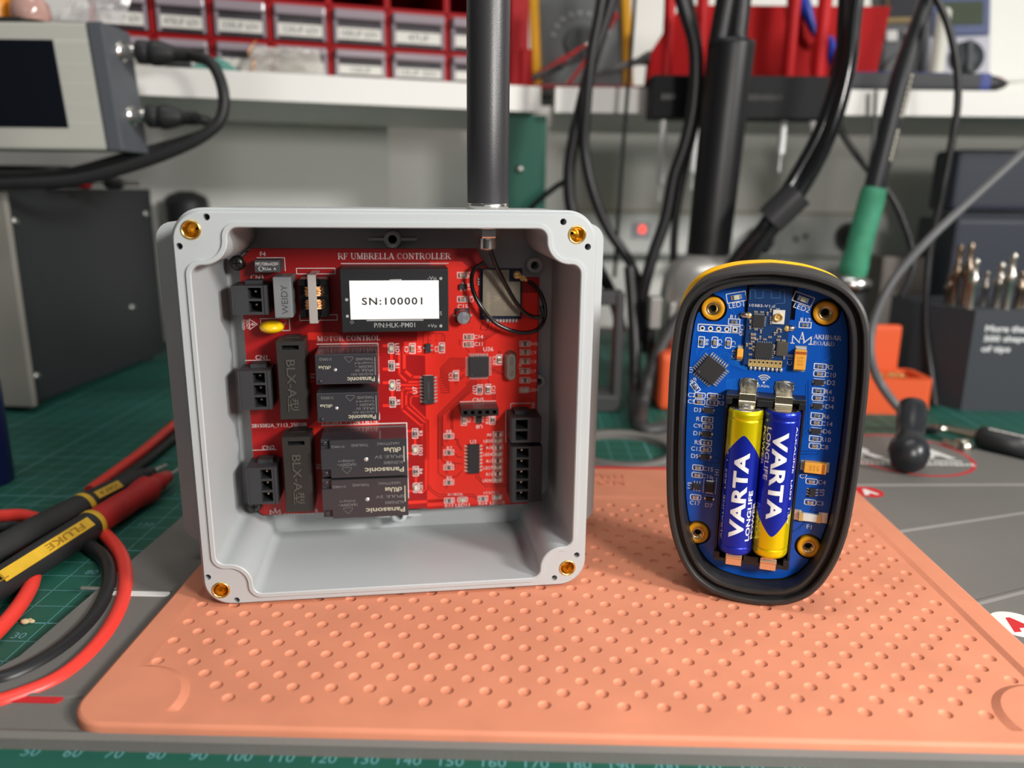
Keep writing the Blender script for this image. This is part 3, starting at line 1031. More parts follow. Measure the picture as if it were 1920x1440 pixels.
for fn, body, X, Y, h, rot in (
    (cA, 'F4', 437, 157, 1.4, 0), (cA, 'CN3', 372, 418, 1.5, 0), (cC, 'CN1', 420, 300, 1.5, 0), (cE, 'CN2', 500, 355, 1.5, 0), (cC, 'F1', 1000, 510, 1.4, H), (cE, 'F2', 1060, 565, 1.4, H),
    (cB, 'C5', 985, 665, 1.35, H), (cB, 'C4', 972, 390, 1.35, H), (cB, 'U5', 962, 520, 1.35, H), (cB, 'C15', 885, 748, 1.5, 0), (cD, 'C14', 1062, 70, 1.35, 0), (cD, 'C11', 1062, 150, 1.35, 0),
    (cD, 'LED1', 150, 205, 1.3, -H), (cD, 'R1', 150, 392, 1.3, -H), (cD, 'LED2', 162, 617, 1.3, -H), (cD, 'R2', 160, 806, 1.3, -H), (cD, 'C3', 253, 210, 1.3, H), (cD, 'U4', 400, 205, 1.3, H),
    (cD, 'C2', 592, 205, 1.3, H), (cD, 'C13', 750, 520, 1.3, -H), (cD, 'C10', 1243, 335, 1.3, -H), (cD, 'R42', 1692, 148, 1.1, 0), (cD, 'C9', 1683, 245, 1.1, 0), (cD, 'C8', 1683, 347, 1.1, 0),
    (cD, 'C7', 1680, 457, 1.1, 0), (cD, 'R41', 1680, 560, 1.1, 0), (cD, 'LED9', 1686, 667, 1.1, 0), (cD, 'U37', 1020, 670, 1.4, -H), (cD, 'C12', 1232, 665, 1.3, -H), (cD, 'U36', 1173, 207, 1.5, 0),
    (cD, 'X1', 1530, 400, 1.2, -H), (cD, 'CN5', 1060, 778, 1.45, 0), (cD, 'C6', 958, 1005, 1.2, -H), (cD, 'R15', 1165, 1005, 1.3, H), (cD, 'U8', 1070, 1080, 1.4, PI), (cD, 'U7', 347, 670, 1.5, H),
    (cD, 'R3', 412, 1155, 1.3, -H), (cD, 'LED3', 412, 1345, 1.3, -H), (cD, 'R8', 730, 1135, 1.3, 0), (cD, 'R7', 737, 1322, 1.3, 0), (cD, 'U3', 1002, 1250, 1.4, 0), (cF, 'R6', 735, 527, 1.3, 0),
    (cF, 'R5', 735, 697, 1.3, 0), (cF, 'R4', 413, 622, 1.3, -H), (cF, 'LED4', 416, 808, 1.3, -H), (cF, 'R9', 1185, 213, 1.05, 0), (cF, 'LED5', 1172, 282, 1.05, 0), (cF, 'R10', 1187, 356, 1.05, 0),
    (cF, 'LED6', 1168, 432, 1.05, 0), (cF, 'R11', 1185, 508, 1.05, 0), (cF, 'LED7', 1170, 584, 1.05, 0), (cF, 'R12', 1185, 656, 1.05, 0), (cF, 'LED8', 1160, 726, 1.05, 0), (cF, 'R13', 732, 1007, 1.4, 0),
    (cF, 'LED11', 883, 1003, 1.4, 0), (cF, 'R14', 1113, 982, 1.4, 0), (cF, 'LED10', 1275, 975, 1.4, 0), (cD, 'CN6', 1675, 855, 1.1, H)):
    st(fn, body, X, Y, h, rot)
a_, c_ = rp(cC(310, 1070)), rp(cC(930, 1062))
pc.text('2815082A_Y113_250208', (a_[0] + c_[0]) / 2, (a_[1] + c_[1]) / 2, z3, 1.5, c_[0] - a_[0], 3)
p = rp(cA(245, 950)); pc.text("DON'T", p[0] + .5, p[1], z3, .9, 3.0, 3, rot=-H); pc.text('TOUCH', p[0] - .75, p[1], z3, .9, 3.4, 3, rot=-H)
pc.ribbon(LP(cA, [(285, 890), (375, 948), (290, 1008)]), .22, z3, 3, closed=True)
pc.ribbon(LP(cA, [(300, 955), (325, 935), (322, 960), (350, 945)]), .2, z3, 3)
# monogram of the board maker: an A between two slanted uprights
def monogram(mb, cx, cy, w, z, m):
    h = w * .62
    mb.serif('A', cx, cy + h * .12, z, h * .95, w * .42, m)
    for e in (-1, 1):
        mb.ribbon([(cx + e * w * .46, cy - h * .42), (cx + e * w * .46, cy + h * .22)], w * .05, z, m)
        mb.ribbon([(cx + e * w * .46, cy + h * .22), (cx + e * w * .1, cy - h * .36)], w * .05, z, m)
        mb.ribbon([(cx + e * w * .36, cy - h * .42), (cx + e * w * .54, cy - h * .42)], w * .05, z, m)
p = rp(cE(575, 1072)); monogram(pc, p[0], p[1], 3.6, z3, 3)
p = rp(cE(1045, 1062)); pc.serif('R', p[0], p[1], z3, 1.6, None, 3)
sb(cA, 370, 200, 690, 345, .22, 'TR'); sb(cA, 225, 465, 490, 840, .22, 'T'); sb(cA, 815, 318, 1250, 380); sb(cA, 850, 845, 1275, 900); sb(cA, 410, 885, 742, 1018)
sb(cA, 1320, 265, 2530, 1050, .25, 'T'); sb(cC, 1045, 152, 1745, 590, .25, 'TR'); sb(cC, 1045, 552, 1750, 1000, .25, 'R'); sb(cE, 1100, 105, 2070, 700, .3, 'TR'); sb(cE, 1100, 530, 2075, 920, .3, 'R')
sb(cC, 240, 335, 550, 800, .2, 'T'); sb(cE, 320, 385, 620, 900, .2, 'T'); sb(cD, 855, 800, 1255, 960, .22, 'T'); sb(cD, 1425, 820, 1650, 900, .22, 'TL'); sb(cD, 1372, 905, 1420, 1250, .22, 'TL')
sb(cB, 800, 778, 935, 800, .22, 'T'); sb(cD, 950, 1285, 1060, 1300, .22, 'T'); sb(cD, 445, 505, 548, 520, .22, 'T')
for k in range(10):
    p = rp(cE(690 + k * 34, 1100)); pc.box((p[0], p[1], z3), (.35, .3, .01), 3)
board = pc.build('circuit_board', [m_red, m_redl, m_redd, m_silk, mat('board edge', srgb(120, 60, 40), 0.6)], box)

# passives: (crop, X, Y, upright?, kind)
PAS = [
 (cB, 885, 397, 0, 'capacitor'), (cB, 885, 668, 0, 'capacitor'), (cD, 953, 72, 0, 'capacitor'), (cD, 950, 155, 0, 'capacitor'), (cD, 80, 200, 1, 'indicator_led'), (cD, 85, 397, 1, 'resistor'),
 (cD, 92, 617, 1, 'indicator_led'), (cD, 97, 808, 1, 'resistor'), (cD, 320, 202, 1, 'capacitor'), (cD, 652, 195, 1, 'capacitor'), (cD, 810, 508, 1, 'capacitor'), (cD, 1298, 330, 1, 'capacitor'),
 (cD, 1588, 150, 0, 'resistor'), (cD, 1590, 245, 0, 'capacitor'), (cD, 1588, 347, 0, 'capacitor'), (cD, 1587, 457, 0, 'capacitor'), (cD, 1587, 560, 0, 'resistor'), (cD, 1580, 670, 0, 'indicator_led'),
 (cD, 1080, 665, 1, 'resistor'), (cD, 1172, 660, 1, 'capacitor'), (cD, 900, 1015, 1, 'capacitor'), (cD, 1222, 1005, 1, 'resistor'), (cD, 350, 1160, 1, 'resistor'), (cD, 350, 1343, 1, 'indicator_led'),
 (cD, 730, 1190, 0, 'resistor'), (cD, 730, 1373, 0, 'resistor'), (cF, 730, 580, 0, 'resistor'), (cF, 730, 750, 0, 'resistor'), (cF, 358, 625, 1, 'resistor'), (cF, 360, 812, 1, 'indicator_led'),
 (cF, 1283, 208, 0, 'resistor'), (cF, 1280, 280, 0, 'indicator_led'), (cF, 1282, 355, 0, 'resistor'), (cF, 1280, 430, 0, 'indicator_led'), (cF, 1280, 505, 0, 'resistor'), (cF, 1278, 577, 0, 'indicator_led'),
 (cF, 1280, 650, 0, 'resistor'), (cF, 1278, 722, 0, 'indicator_led'), (cF, 735, 955, 0, 'resistor'), (cF, 885, 945, 0, 'indicator_led'), (cF, 1113, 932, 0, 'resistor'), (cF, 1275, 918, 0, 'indicator_led')]
silk2 = MB()
for (fn, X, Y, up, kind) in PAS:
    p = rp(fn(X, Y), .4)
    s_ = 1.0
    smd(kind, p[0], p[1], ZP, H if up else 0, box, s_)
    w, h = (3.75, 2.1)
    if up:
        w, h = h, w
    o_ = rrect(p[0], p[1], w, h, .5 if kind == 'indicator_led' else .15, 3)
    i_ = rrect(p[0], p[1], w - .44, h - .44, .3 if kind == 'indicator_led' else .05, 3)
    silk2.flat(o_, z3, 0, [i_])
o = silk2.build('silkscreen', [m_silk], board)

# chips
def crect(fn, x0, y0, x1, y1, h):
    a, c = rp(fn(x0, y0), h), rp(fn(x1, y1), h)
    return ((a[0] + c[0]) / 2, (a[1] + c[1]) / 2, abs(c[0] - a[0]), abs(a[1] - c[1]))
x, y, w, h = crect(cD, 440, 515, 565, 825, 1.5)
chip('chip', x, y, ZP, w, h, 1.5, (8, 8, 0, 0), box, pl=1.1, mark=('LM2803G', 0, 0, .8, h * .6, H))
x, y, w, h = crect(cF, 945, 330, 1075, 645, 1.5)
chip('chip', x, y, ZP, w, h, 1.5, (8, 8, 0, 0), box, pl=1.1)
x, y, w, h = crect(cD, 957, 300, 1178, 518, 1.3)
chip('chip', x, y, ZP, w, h, 1.3, (11, 11, 11, 11), box, pl=1.05)
x, y, w, h = crect(cD, 465, 150, 525, 250, 1.1)
chip('regulator', x, y, ZP, w, h, 1.1, (1, 2, 0, 0), box, pl=.8, pw=.45)
x, y, w, h = crect(cB, 845, 500, 935, 555, 1.1)
chip('transistor', x, y, ZP, w, h, 1.1, (0, 0, 1, 2), box, pl=.7, pw=.45)
x, y, w, h = crect(cD, 1040, 965, 1100, 1045, 1.1)
chip('chip', x, y, ZP, w, h, 1.1, (3, 3, 0, 0), box, pl=.8, pw=.35)
# crystal can
x, y, w, h = crect(cD, 1365, 240, 1500, 575, 3.2)
b = MB()
can = rrect(x, y, w, h, w / 2 - .02, 8)
b.loops([[(p[0], p[1], z) for p in q] for (q, z) in ((can, ZP), (can, ZP + .5), (inset(can, .35), ZP + .55), (inset(can, .4), ZP + 2.9), (inset(can, .7), ZP + 3.2))], 0, True)
b.flat(inset(can, .7), ZP + 3.2, 0)
b.text('R08K11.059', x, y, ZP + 3.21, w * .32, h * .62, 1, rot=-H)
b.build('crystal', [mat('crystal can', (0.52, 0.47, 0.40), 0.32, 1.0), m_dim], box)
# electrolytic capacitor
p = rp(cB(895, 875), 5.4)
b = MB()
b.box((p[0], p[1], ZP + .5), (4.9, 4.9, 1.0), 1, .2, 1)
b.lathe([(2.0, ZP + 1), (2.35, ZP + 1.4), (2.1, ZP + 1.8), (2.35, ZP + 2.1), (2.35, ZP + 5.1), (2.05, ZP + 5.4)], 0, 32, (p[0], p[1], 0))
b.flat([(p[0] + 2.05 * math.cos(t), p[1] + 2.05 * math.sin(t)) for t in [PI / 2 + .1 + (PI - .2) * k / 12 for k in range(13)]], ZP + 5.41, 3)
for k, tx in enumerate(('22', '35V')):
    b.text(tx, p[0] + .35 + k * .9, p[1], ZP + 5.42, .75, None, 2, rot=-H)
b.box((p[0] + 2.7, p[1], ZP + .15), (1.2, .7, .25), 0); b.box((p[0] - 2.7, p[1], ZP + .15), (1.2, .7, .25), 0)
b.build('electrolytic_capacitor', [mat('aluminium can', (0.62, 0.63, 0.66), 0.35, 1.0), m_blackm, mat('can print', srgb(50, 50, 56), 0.6), mat('can stripe', srgb(120, 124, 134), 0.45)], box)

# screws at the board corners
for (X, Y) in ((443, 494), (476, 951)):
    p = BF.px(X, Y, ZP + 2.2)
    b = MB()
    b.lathe([(2.5, ZP + .02), (2.5, ZP + .5), (2.3, ZP + 1.6), (1.6, ZP + 2.1), (.9, ZP + 2.2)], 0, 24, (p[0], p[1], 0))
    b.box((p[0], p[1], ZP + 2.05), (2.6, .55, .34), 1); b.box((p[0], p[1], ZP + 2.05), (.55, 2.6, .34), 1)
    b.build('screw', [mat('black screw', (0.07, 0.068, 0.062), 0.3, 0.8), m_hole], box)
# standoffs below the board
for (x, y) in ((XL + 3, YB + 3), (XL + 3, YT - 4), (XR - 4, YB + 4), (ch2[0] - 6, YT - 8)):
    b = MB()
    b.lathe([(3.2, -CAV + .01), (2.9, ZP - 1.62)], 0, 20, (x, y, 0))
    b.build('standoff', [m_abs], box)

# ------------------------------------------------------------------ large parts of the red board
m_relay = mat('relay case', srgb(54, 54, 58), 0.16, bump=0.03, bscale=900, spec=0.6)
m_rprint = mat('relay print', srgb(176, 172, 152), 0.6)
m_rprint2 = mat('relay small print', srgb(118, 118, 118), 0.6)
m_term = mat('terminal plastic', srgb(47, 48, 51), 0.55, bump=0.1, bscale=1800)
m_pin = mat('pin metal', (0.62, 0.55, 0.40), 0.3, 1.0)

def pt(fn, X, Y, h):
    return rp(fn(X, Y), h)

# power converter module with its sticker
hh = 15.0
a, c = rp((636.7, 505), hh), rp((841.7, 620.8), hh)
mx, my, mw, mh = (a[0] + c[0]) / 2, (a[1] + c[1]) / 2, c[0] - a[0], a[1] - c[1]
zt = ZP + hh
b = MB()
b.box((mx, my, ZP + hh / 2), (mw, mh, hh - .02), 0, .25, 2)
for (X, Y) in ((1380, 672), (1388, 857)):
    p = pt(cA, X, Y, hh); b.flat(circ(p[0], p[1], .5, 16), zt + .01, 1)
for (X, Y) in ((640, 433), (640, 967)):
    p = pt(cB, X, Y, hh); b.flat(circ(p[0], p[1], .5, 16), zt + .01, 1)
p = pt(cA, 1440, 925, hh); b.flat(circ(p[0], p[1], .5, 16), zt + .01, 1, [circ(p[0], p[1], .38, 16)])
p = pt(cB, 540, 428, hh); b.text('-Vo', p[0], p[1], zt + .01, 1.15, 2.9, 1, bold=.005)
p = pt(cB, 543, 965, hh); b.text('+Vo', p[0], p[1], zt + .01, 1.15, 2.9, 1, bold=.005)
p = pt(cB, 640, 825, hh); b.text('S', p[0], p[1], zt + .01, 1.25, None, 1)
a1, c1 = pt(cA, 1690, 960, hh), pt(cB, 350, 960, hh)
b.text('P/N:HLK-PM01', (a1[0] + c1[0]) / 2, a1[1], zt + .01, 1.55, c1[0] - a1[0], 1, bold=.004)
a1, c1 = pt(cA, 1610, 905, hh), pt(cB, 437, 900, hh)
b.ribbon([a1, c1], .4, zt + .01, 1)
b.ribbon([pt(cA, 1870, 452, hh), pt(cB, 190, 448, hh)], .5, zt + .01, 1)
mod = b.build('power_module', [mat('module resin', srgb(29, 30, 32), 0.4, bump=0.08, bscale=1500), m_print], box)
a1, c1 = pt(cA, 1408, 457, hh), pt(cB, 620, 884, hh)
b = MB()
sx_, sy_ = (a1[0] + c1[0]) / 2, (a1[1] + c1[1]) / 2
b.box((sx_, sy_, zt + .09), (c1[0] - a1[0], a1[1] - c1[1], .12), 0, .03, 1)
q0, q1 = pt(cA, 1552, 690, hh), pt(cB, 432, 690, hh)
b.text('SN:100001', (q0[0] + q1[0]) / 2, q0[1], zt + .16, 2.35, q1[0] - q0[0], 1, sp=1.2, bold=.018)
st_ = b.build('serial_sticker', [mat('paper label', srgb(240, 240, 238), 0.6), mat('ink black', srgb(30, 30, 34), 0.6)], mod)

# relays, all fitted upside down
def relay_small(fn, x0, y0, x1, y1, code):
    hh = 15.2
    a, c = pt(fn, x0, y0, hh), pt(fn, x1, y1, hh)
    cx, cy, w, h = (a[0] + c[0]) / 2, (a[1] + c[1]) / 2, c[0] - a[0], a[1] - c[1]
    zt = ZP + hh
    b = MB()
    b.box((cx, cy, ZP + hh / 2), (w, h, hh - .02), 0, .22, 2)
    z = zt + .008
    def L(u, v):   # u, v in 0..1 from the photo's upper left
        return (cx - w / 2 + u * w, cy + h / 2 - v * h)
    p = L(.73, .85); b.text('Panasonic', p[0], p[1], z, 1.5, w * .45, 1, rot=PI, bold=.02)
    for k, (tx, ww) in enumerate((('ALQ105 A01', .36), ('SPULE: 5V', .3), ('10A250V ~', .3), ('Cosφ=0.4', .3), ('THAILAND', .28))):
        p = L(.935 - ww / 2, .68 - k * .125); b.text(tx, p[0], p[1], z, .85, w * ww, 2, rot=PI)
    p = L(.17, .16); b.text(code, p[0], p[1], z, .95, w * .2, 2, rot=PI)
    p = L(.15, .44); b.text('cRUus', p[0], p[1], z, 1.1, w * .2, 1, rot=PI, bold=.02)
    p = L(.545, .2)
    tri = [(p[0] - 1.3, p[1] + 1.0), (p[0] + 1.3, p[1] + 1.0), (p[0] + 1.3, p[1] + .5), (p[0], p[1] - .9), (p[0] - 1.3, p[1] + .5)]
    b.ribbon(tri, .1, z, 2, closed=True)
    p = L(.965, .42); b.box((p[0], p[1], z), (.28, h * .6, .01), 2)
    p = L(.32, .52)
    b.lathe([(.95, zt - .0), (.85, zt + .03), (.75, zt + .03)], 0, 20, (p[0], p[1], 0))
    b.lathe([(.55, zt + .05), (.35, zt + .32), (.01, zt + .36)], 3, 16, (p[0], p[1], 0))
    p = L(.07, .9)
    b.ball((p[0], p[1], zt - .1), (.75, .75, .55), 4, 16, 8)
    return b.build('relay', [m_relay, m_rprint, m_rprint2, m_tin, m_blackm], box)
relay_small(cC, 1020, 268, 1730, 592, '21205Q')
relay_small(cC, 1038, 705, 1742, 1015, '21203Q')
def relay_big(x0, y0, x1, y1, code):
    hh = 15.7
    a, c = rp((x0, y0), hh), rp((x1, y1), hh)
    cx, cy, w, h = (a[0] + c[0]) / 2, (a[1] + c[1]) / 2, c[0] - a[0], a[1] - c[1]
    zt = ZP + hh
    b = MB()
    n_ = h * .23
    x0_, x1_, y0_, y1_ = cx - w / 2, cx + w / 2, cy - h / 2, cy + h / 2
    poly = [(x0_ + n_, y0_), (x1_, y0_), (x1_, y1_), (x0_ + n_, y1_), (x0_ + n_, y1_ - n_), (x0_, y1_ - n_), (x0_, y0_ + n_), (x0_ + n_, y0_ + n_)]
    b.prism(poly, ZP + .02, zt, 0)
    b.box((cx, cy, ZP + hh / 2 - .7), (w - .01, h - .01, hh - 1.45), 0)
    z = zt + .008
    def L(u, v):
        return (cx - w / 2 + u * w, cy + h / 2 - v * h)
    p = L(.73, .83); b.text('Panasonic', p[0], p[1], z, 1.75, w * .46, 1, rot=PI, bold=.02)
    p = L(.84, .64); b.text('ALZN5B05', p[0], p[1], z, 1.0, w * .23, 2, rot=PI)
    p = L(.79, .48); b.text('SPULE: 5V', p[0], p[1], z, 1.0, w * .34, 2, rot=PI)
    p = L(.29, .55); b.text('COSφ=1', p[0], p[1], z, 1.0, w * .18, 2, rot=PI)
    p = L(.29, .66); b.text('16A250V~', p[0], p[1], z, 1.0, w * .22, 2, rot=PI)
    p = L(.2, .17); b.text(code, p[0], p[1], z, .9, w * .15, 2, rot=PI)
    p = L(.45, .15); b.text('THAILAND', p[0], p[1], z, .9, w * .2, 2, rot=PI)
    p = L(.78, .13); b.text('16A277VAC', p[0], p[1], z, .9, w * .26, 2, rot=PI)
    p = L(.83, .3); b.text('cRUus', p[0], p[1], z, 1.7, w * .2, 1, rot=PI, bold=.03)
    p = L(.965, .42); b.box((p[0], p[1], z), (.35, h * .42, .01), 1)
    p = L(.29, .82)
    tri = [(p[0] - 1.5, p[1] + 1.1), (p[0] + 1.5, p[1] + 1.1), (p[0] + 1.5, p[1] + .6), (p[0], p[1] - 1.0), (p[0] - 1.5, p[1] + .6)]
    b.ribbon(tri, .1, z, 2, closed=True)
    p = L(.52, .53)
    b.lathe([(1.25, zt), (1.1, zt + .03), (.95, zt + .03)], 0, 20, (p[0], p[1], 0))
    b.lathe([(.7, zt + .05), (.4, zt + .32), (.01, zt + .36)], 3, 16, (p[0], p[1], 0))
    for v in (.1, .9):
        p = L(.045, v)
        b.lathe([(.7, zt - 1.42), (.7, zt - .9), (.35, zt - .9)], 0, 16, (p[0], p[1], 0))
    return b.build('relay', [m_relay, m_rprint, m_rprint2, m_tin], box)
relay_big(600.5, 826.5, 764, 891, '31106Q')
relay_big(603, 901.5, 766, 966, '31108Q')

# fuse holders with raised lettering
m_fh = mat('fuse holder plastic', srgb(42, 41, 39), 0.42, bump=0.12, bscale=1500)
def fuse_holder(corners, slot):
    hh = 12.0
    P = [rp(p, hh) for p in corners]
    x0, x1 = (P[0][0] + P[3][0]) / 2, (P[1][0] + P[2][0]) / 2
    y1, y0 = (P[0][1] + P[1][1]) / 2, (P[2][1] + P[3][1]) / 2
    cx, cy, w, h = (x0 + x1) / 2, (y0 + y1) / 2, x1 - x0, y1 - y0
    zt = ZP + hh
    b = MB()
    sy = y1 - h * .075
    hole = [(cx - w * .3, sy - .85), (cx + w * .3, sy - .85), (cx + w * .3, sy + .55), (cx - w * .3, sy + .55)]
    out = [(x0, y0), (x1, y0), (x1, y1), (x0, y1)]
    b.prism(inset(out, .3), zt, zt, 0, [hole], bottom=False)
    b.loops([[(p[0], p[1], z) for p in q] for (q, z) in ((out, ZP + 1.5), (out, zt - .3), (inset(out, .3), zt))], 0, False)
    b.loops([[(p[0], p[1], z) for p in hole] for z in (zt, zt - 3)], 1, False)
    b.add([(p[0], p[1], zt - 3) for p in hole], [(0, 1, 2, 3)], 1)
    b.box((cx, cy, ZP + .8), (w * .82, h * .96, 1.5), 0)
    b.box((cx, y1 + .1, ZP + hh * .3), (w * .55, .5, hh * .5), 0)
    m_ = 2
    b.text('BLX-A型', cx, cy - h * .06, zt - .02, w * .40, h * .66, m_, rot=-H, thick=.35, bold=.012)
    return b.build('fuse_holder', [m_fh, m_hole, mat('raised lettering', srgb(74, 72, 68), .35)], box)  # letters lighter than the holder, standing in for light on their raised edges
fuse_holder([cC(585, 118), cC(905, 118), cC(942, 1000), cC(632, 1005)], 0)
fuse_holder([cE(660, 240), cE(975, 235), cE(1000, 1075), cE(690, 1085)], 0)

# pluggable terminal blocks
def terminal(fn, x0, y0, x1, y1, n, hh, flat_left, pins=True, name='terminal_block'):
    a, c = pt(fn, x0, y0, hh), pt(fn, x1, y1, hh)
    cx, cy, w, h = (a[0] + c[0]) / 2, (a[1] + c[1]) / 2, c[0] - a[0], a[1] - c[1]
    zt = ZP + hh
    L0, R0 = cx - w / 2, cx + w / 2
    if flat_left:
        hx0, hx1 = L0 + w * .46, L0 + w * .83
    else:
        hx0, hx1 = L0 + w * .17, L0 + w * .56
    T0, B0 = cy + h / 2, cy - h / 2
    p = (h - .8) / n
    holes = []
    for k in range(n):
        ya = T0 - .4 - k * p - .28
        yb = ya - p + .75
        holes.append([(hx0, yb), (hx1, yb), (hx1, ya), (hx0, ya)])
    out = [(L0, B0), (R0, B0), (R0, T0), (L0, T0)]
    b = MB()
    b.prism(out, ZP + .05, zt, 0, holes)
    for q in holes:
        b.add([(v[0], v[1], zt - 7) for v in q], [(0, 1, 2, 3)], 1)
    # ledges: the lower step beside the openings and the latch above
    e = -1 if flat_left else 1
    b.box((cx - e * w * .44, cy, zt + .12), (w * .06, h * .99, .3), 0, .05, 1)
    xw = L0 + w * .02 if flat_left else R0 - w * .02
    b.box((xw, cy, zt + .2), (.5, h * .96, .5), 0, .05, 1)
    b.box(((hx0 + hx1) / 2 - (.8 if flat_left else -.8), T0 + .55, ZP + hh * .35), (w * .5, 1.3, hh * .5), 0, .1, 1)
    for q in holes:
        b.box(((q[0][0] + q[1][0]) / 2 + (hx1 - hx0) * .7 * -e, (q[0][1] + q[2][1]) / 2, zt + .01), (.4, .5, .02), 0)
    blk = b.build(name, [m_term, m_hole], box)
    for q in holes:
        if not pins:
            continue
        i_ = MB()
        xx, yy = (q[0][0] * .5 + q[1][0] * .5), (q[0][1] + q[2][1]) / 2 + .3
        i_.box((xx, yy, zt - 4.6), (.8, .8, 4.6), 0, .15, 1)
        i_.build('pin', [m_pin], blk)
    return blk
terminal(cA, 78, 515, 500, 840, 2, 11, True)
terminal(cC, 150, 458, 545, 885, 3, 11, True)
terminal(cE, 245, 590, 615, 985, 3, 11, True)
terminal(cD, 1425, 985, 1765, 1252, 2, 11, False, False)
terminal(cF, 1432, 350, 1770, 962, 5, 11, False)

# five-way socket
a, c = pt(cD, 868, 885, 8.5), pt(cD, 1290, 955, 8.5)
x, y, w, h = (a[0] + c[0]) / 2, (a[1] + c[1]) / 2, c[0] - a[0], a[1] - c[1]
zt = ZP + 8.5
b = MB()
hs = []
for k in range(5):
    xx = x + (k - 2) * w / 5.15
    hs.append([(xx - .62, y - .62), (xx + .62, y - .62), (xx + .62, y + .62), (xx - .62, y + .62)])
b.prism([(x - w / 2, y - h / 2), (x + w / 2, y - h / 2), (x + w / 2, y + h / 2), (x - w / 2, y + h / 2)], ZP + .05, zt, 0, hs)
for q in hs:
    b.add([(v[0], v[1], zt - 4) for v in q], [(0, 1, 2, 3)], 1)
b.build('pin_socket', [mat('socket plastic', srgb(42, 40, 40), 0.3), m_hole], box)

# fuse, film capacitor, varistor
def block(name, x0, y0, x1, y1, hh, m, fn=cA):
    a, c = pt(fn, x0, y0, hh), pt(fn, x1, y1, hh)
    return (a[0] + c[0]) / 2, (a[1] + c[1]) / 2, c[0] - a[0], a[1] - c[1], ZP + hh
x, y, w, h, zt = block('fuse', 338, 228, 632, 365, 8, 0)
b = MB()
b.box((x, y, (ZP + zt) / 2), (w, h, zt - ZP - .02), 0, .2, 2)
b.text('MFS F200mA250V', x, y + h * .2, zt, 1.0, w * .9, 1); b.text('S  RUus  A', x, y - h * .2, zt, .9, w * .7, 1)
b.ribbon(circ(x - w * .26, y - h * .2, .7, 14), .1, zt, 1, closed=True)
b.build('fuse', [mat('fuse body', srgb(70, 72, 74), 0.5), m_silk], box)
x, y, w, h, zt = block('film', 545, 418, 775, 875, 12, 0)
b = MB()
b.box((x, y, (ZP + zt) / 2), (w, h, zt - ZP - .02), 0, .3, 2)
b.text('WEIDY', x + w * .1, y - h * .05, zt + .0, w * .36, h * .72, 1, rot=H, thick=.02, bold=.01)
b.build('film_capacitor', [mat('grey film case', srgb(112, 116, 118), 0.45, var=.03), mat('engraved grey', srgb(64, 66, 68), 0.6)], box)
a, c = pt(cA, 393, 910, 5), pt(cA, 682, 1050, 5)
b = MB()
cx, cy = (a[0] + c[0]) / 2, (a[1] + c[1]) / 2
b.ball((cx, cy, ZP + 4.6), ((c[0] - a[0]) / 2, (a[1] - c[1]) / 2, 4.4), 0, 28, 16)
b.cyl((cx + 3.6, cy + .3, ZP), (cx + 3.4, cy + .3, ZP + 3.5), .3, .3, 1, 8); b.cyl((cx - 2, cy, ZP), (cx - 2, cy, ZP + 2), .3, .3, 1, 8)
b.build('varistor', [mat('yellow varnish', srgb(238, 190, 22), 0.22, coat=.4), m_tin], box)

# mains choke: black bobbin, copper windings, steel clip
hh = 13.0
a, c = pt(cA, 835, 440, 9), pt(cA, 1185, 860, 9)
cx, cy, w, h = (a[0] + c[0]) / 2, (a[1] + c[1]) / 2, c[0] - a[0], a[1] - c[1]
b = MB()
for e in (-1, 1):
    b.box((cx, cy + e * h * .42, ZP + 5), (w, h * .16, 9.8), 0, .3, 1)
    b.box((cx - w * .36, cy + e * h * .42, ZP + 10), (w * .26, h * .18, 1.6), 0, .3, 1)
    b.box((cx + w * .36, cy + e * h * .42, ZP + 10), (w * .26, h * .18, 1.6), 0, .3, 1)
b.box((cx, cy, ZP + 3.5), (w * .98, h * .95, 7), 0)
b.box((cx, cy, ZP + 5), (w, .7, 8), 0)
ck = b.build('choke', [mat('bobbin black', srgb(20, 20, 21), 0.25)], box)
m_cu = mat('copper wire', (0.85, 0.42, 0.18), 0.3, 1.0)
for e in (-1, 1):
    for s2 in (-1, 1):
        b = MB()
        for k in range(6):
            yy = cy + s2 * (h * .06 + k * h * .045)
            for j in range(2):
                b.tube([(cx + e * (w * .12 + j * .5), yy - .2, ZP + 5), (cx + e * (w * .27 - j * .8 + (k % 2) * .2), yy, ZP + 9.6 + j * .4 - abs(k - 2.5) * .15), (cx + e * w * .08, yy + .2, ZP + 10.4)], .28, 0, 6, 4)
        b.build('winding', [m_cu], ck)
a, c = pt(cA, 935, 392, hh), pt(cA, 1058, 940, hh)
x, y, w, h = (a[0] + c[0]) / 2, (a[1] + c[1]) / 2, c[0] - a[0], a[1] - c[1]
b = MB()
b.box((x, y, ZP + hh - .2), (w, h, .4), 0, .12, 1)
b.box((x, y + h / 2 - .2, ZP + hh / 2), (w, .4, hh - .2), 0, .1, 1)
b.box((x, y - h / 2 + .2, ZP + hh / 2), (w, .4, hh - .2), 0, .1, 1)
b.build('steel_clip', [mat('clip steel', (0.58, 0.54, 0.50), 0.36, .55)], ck)

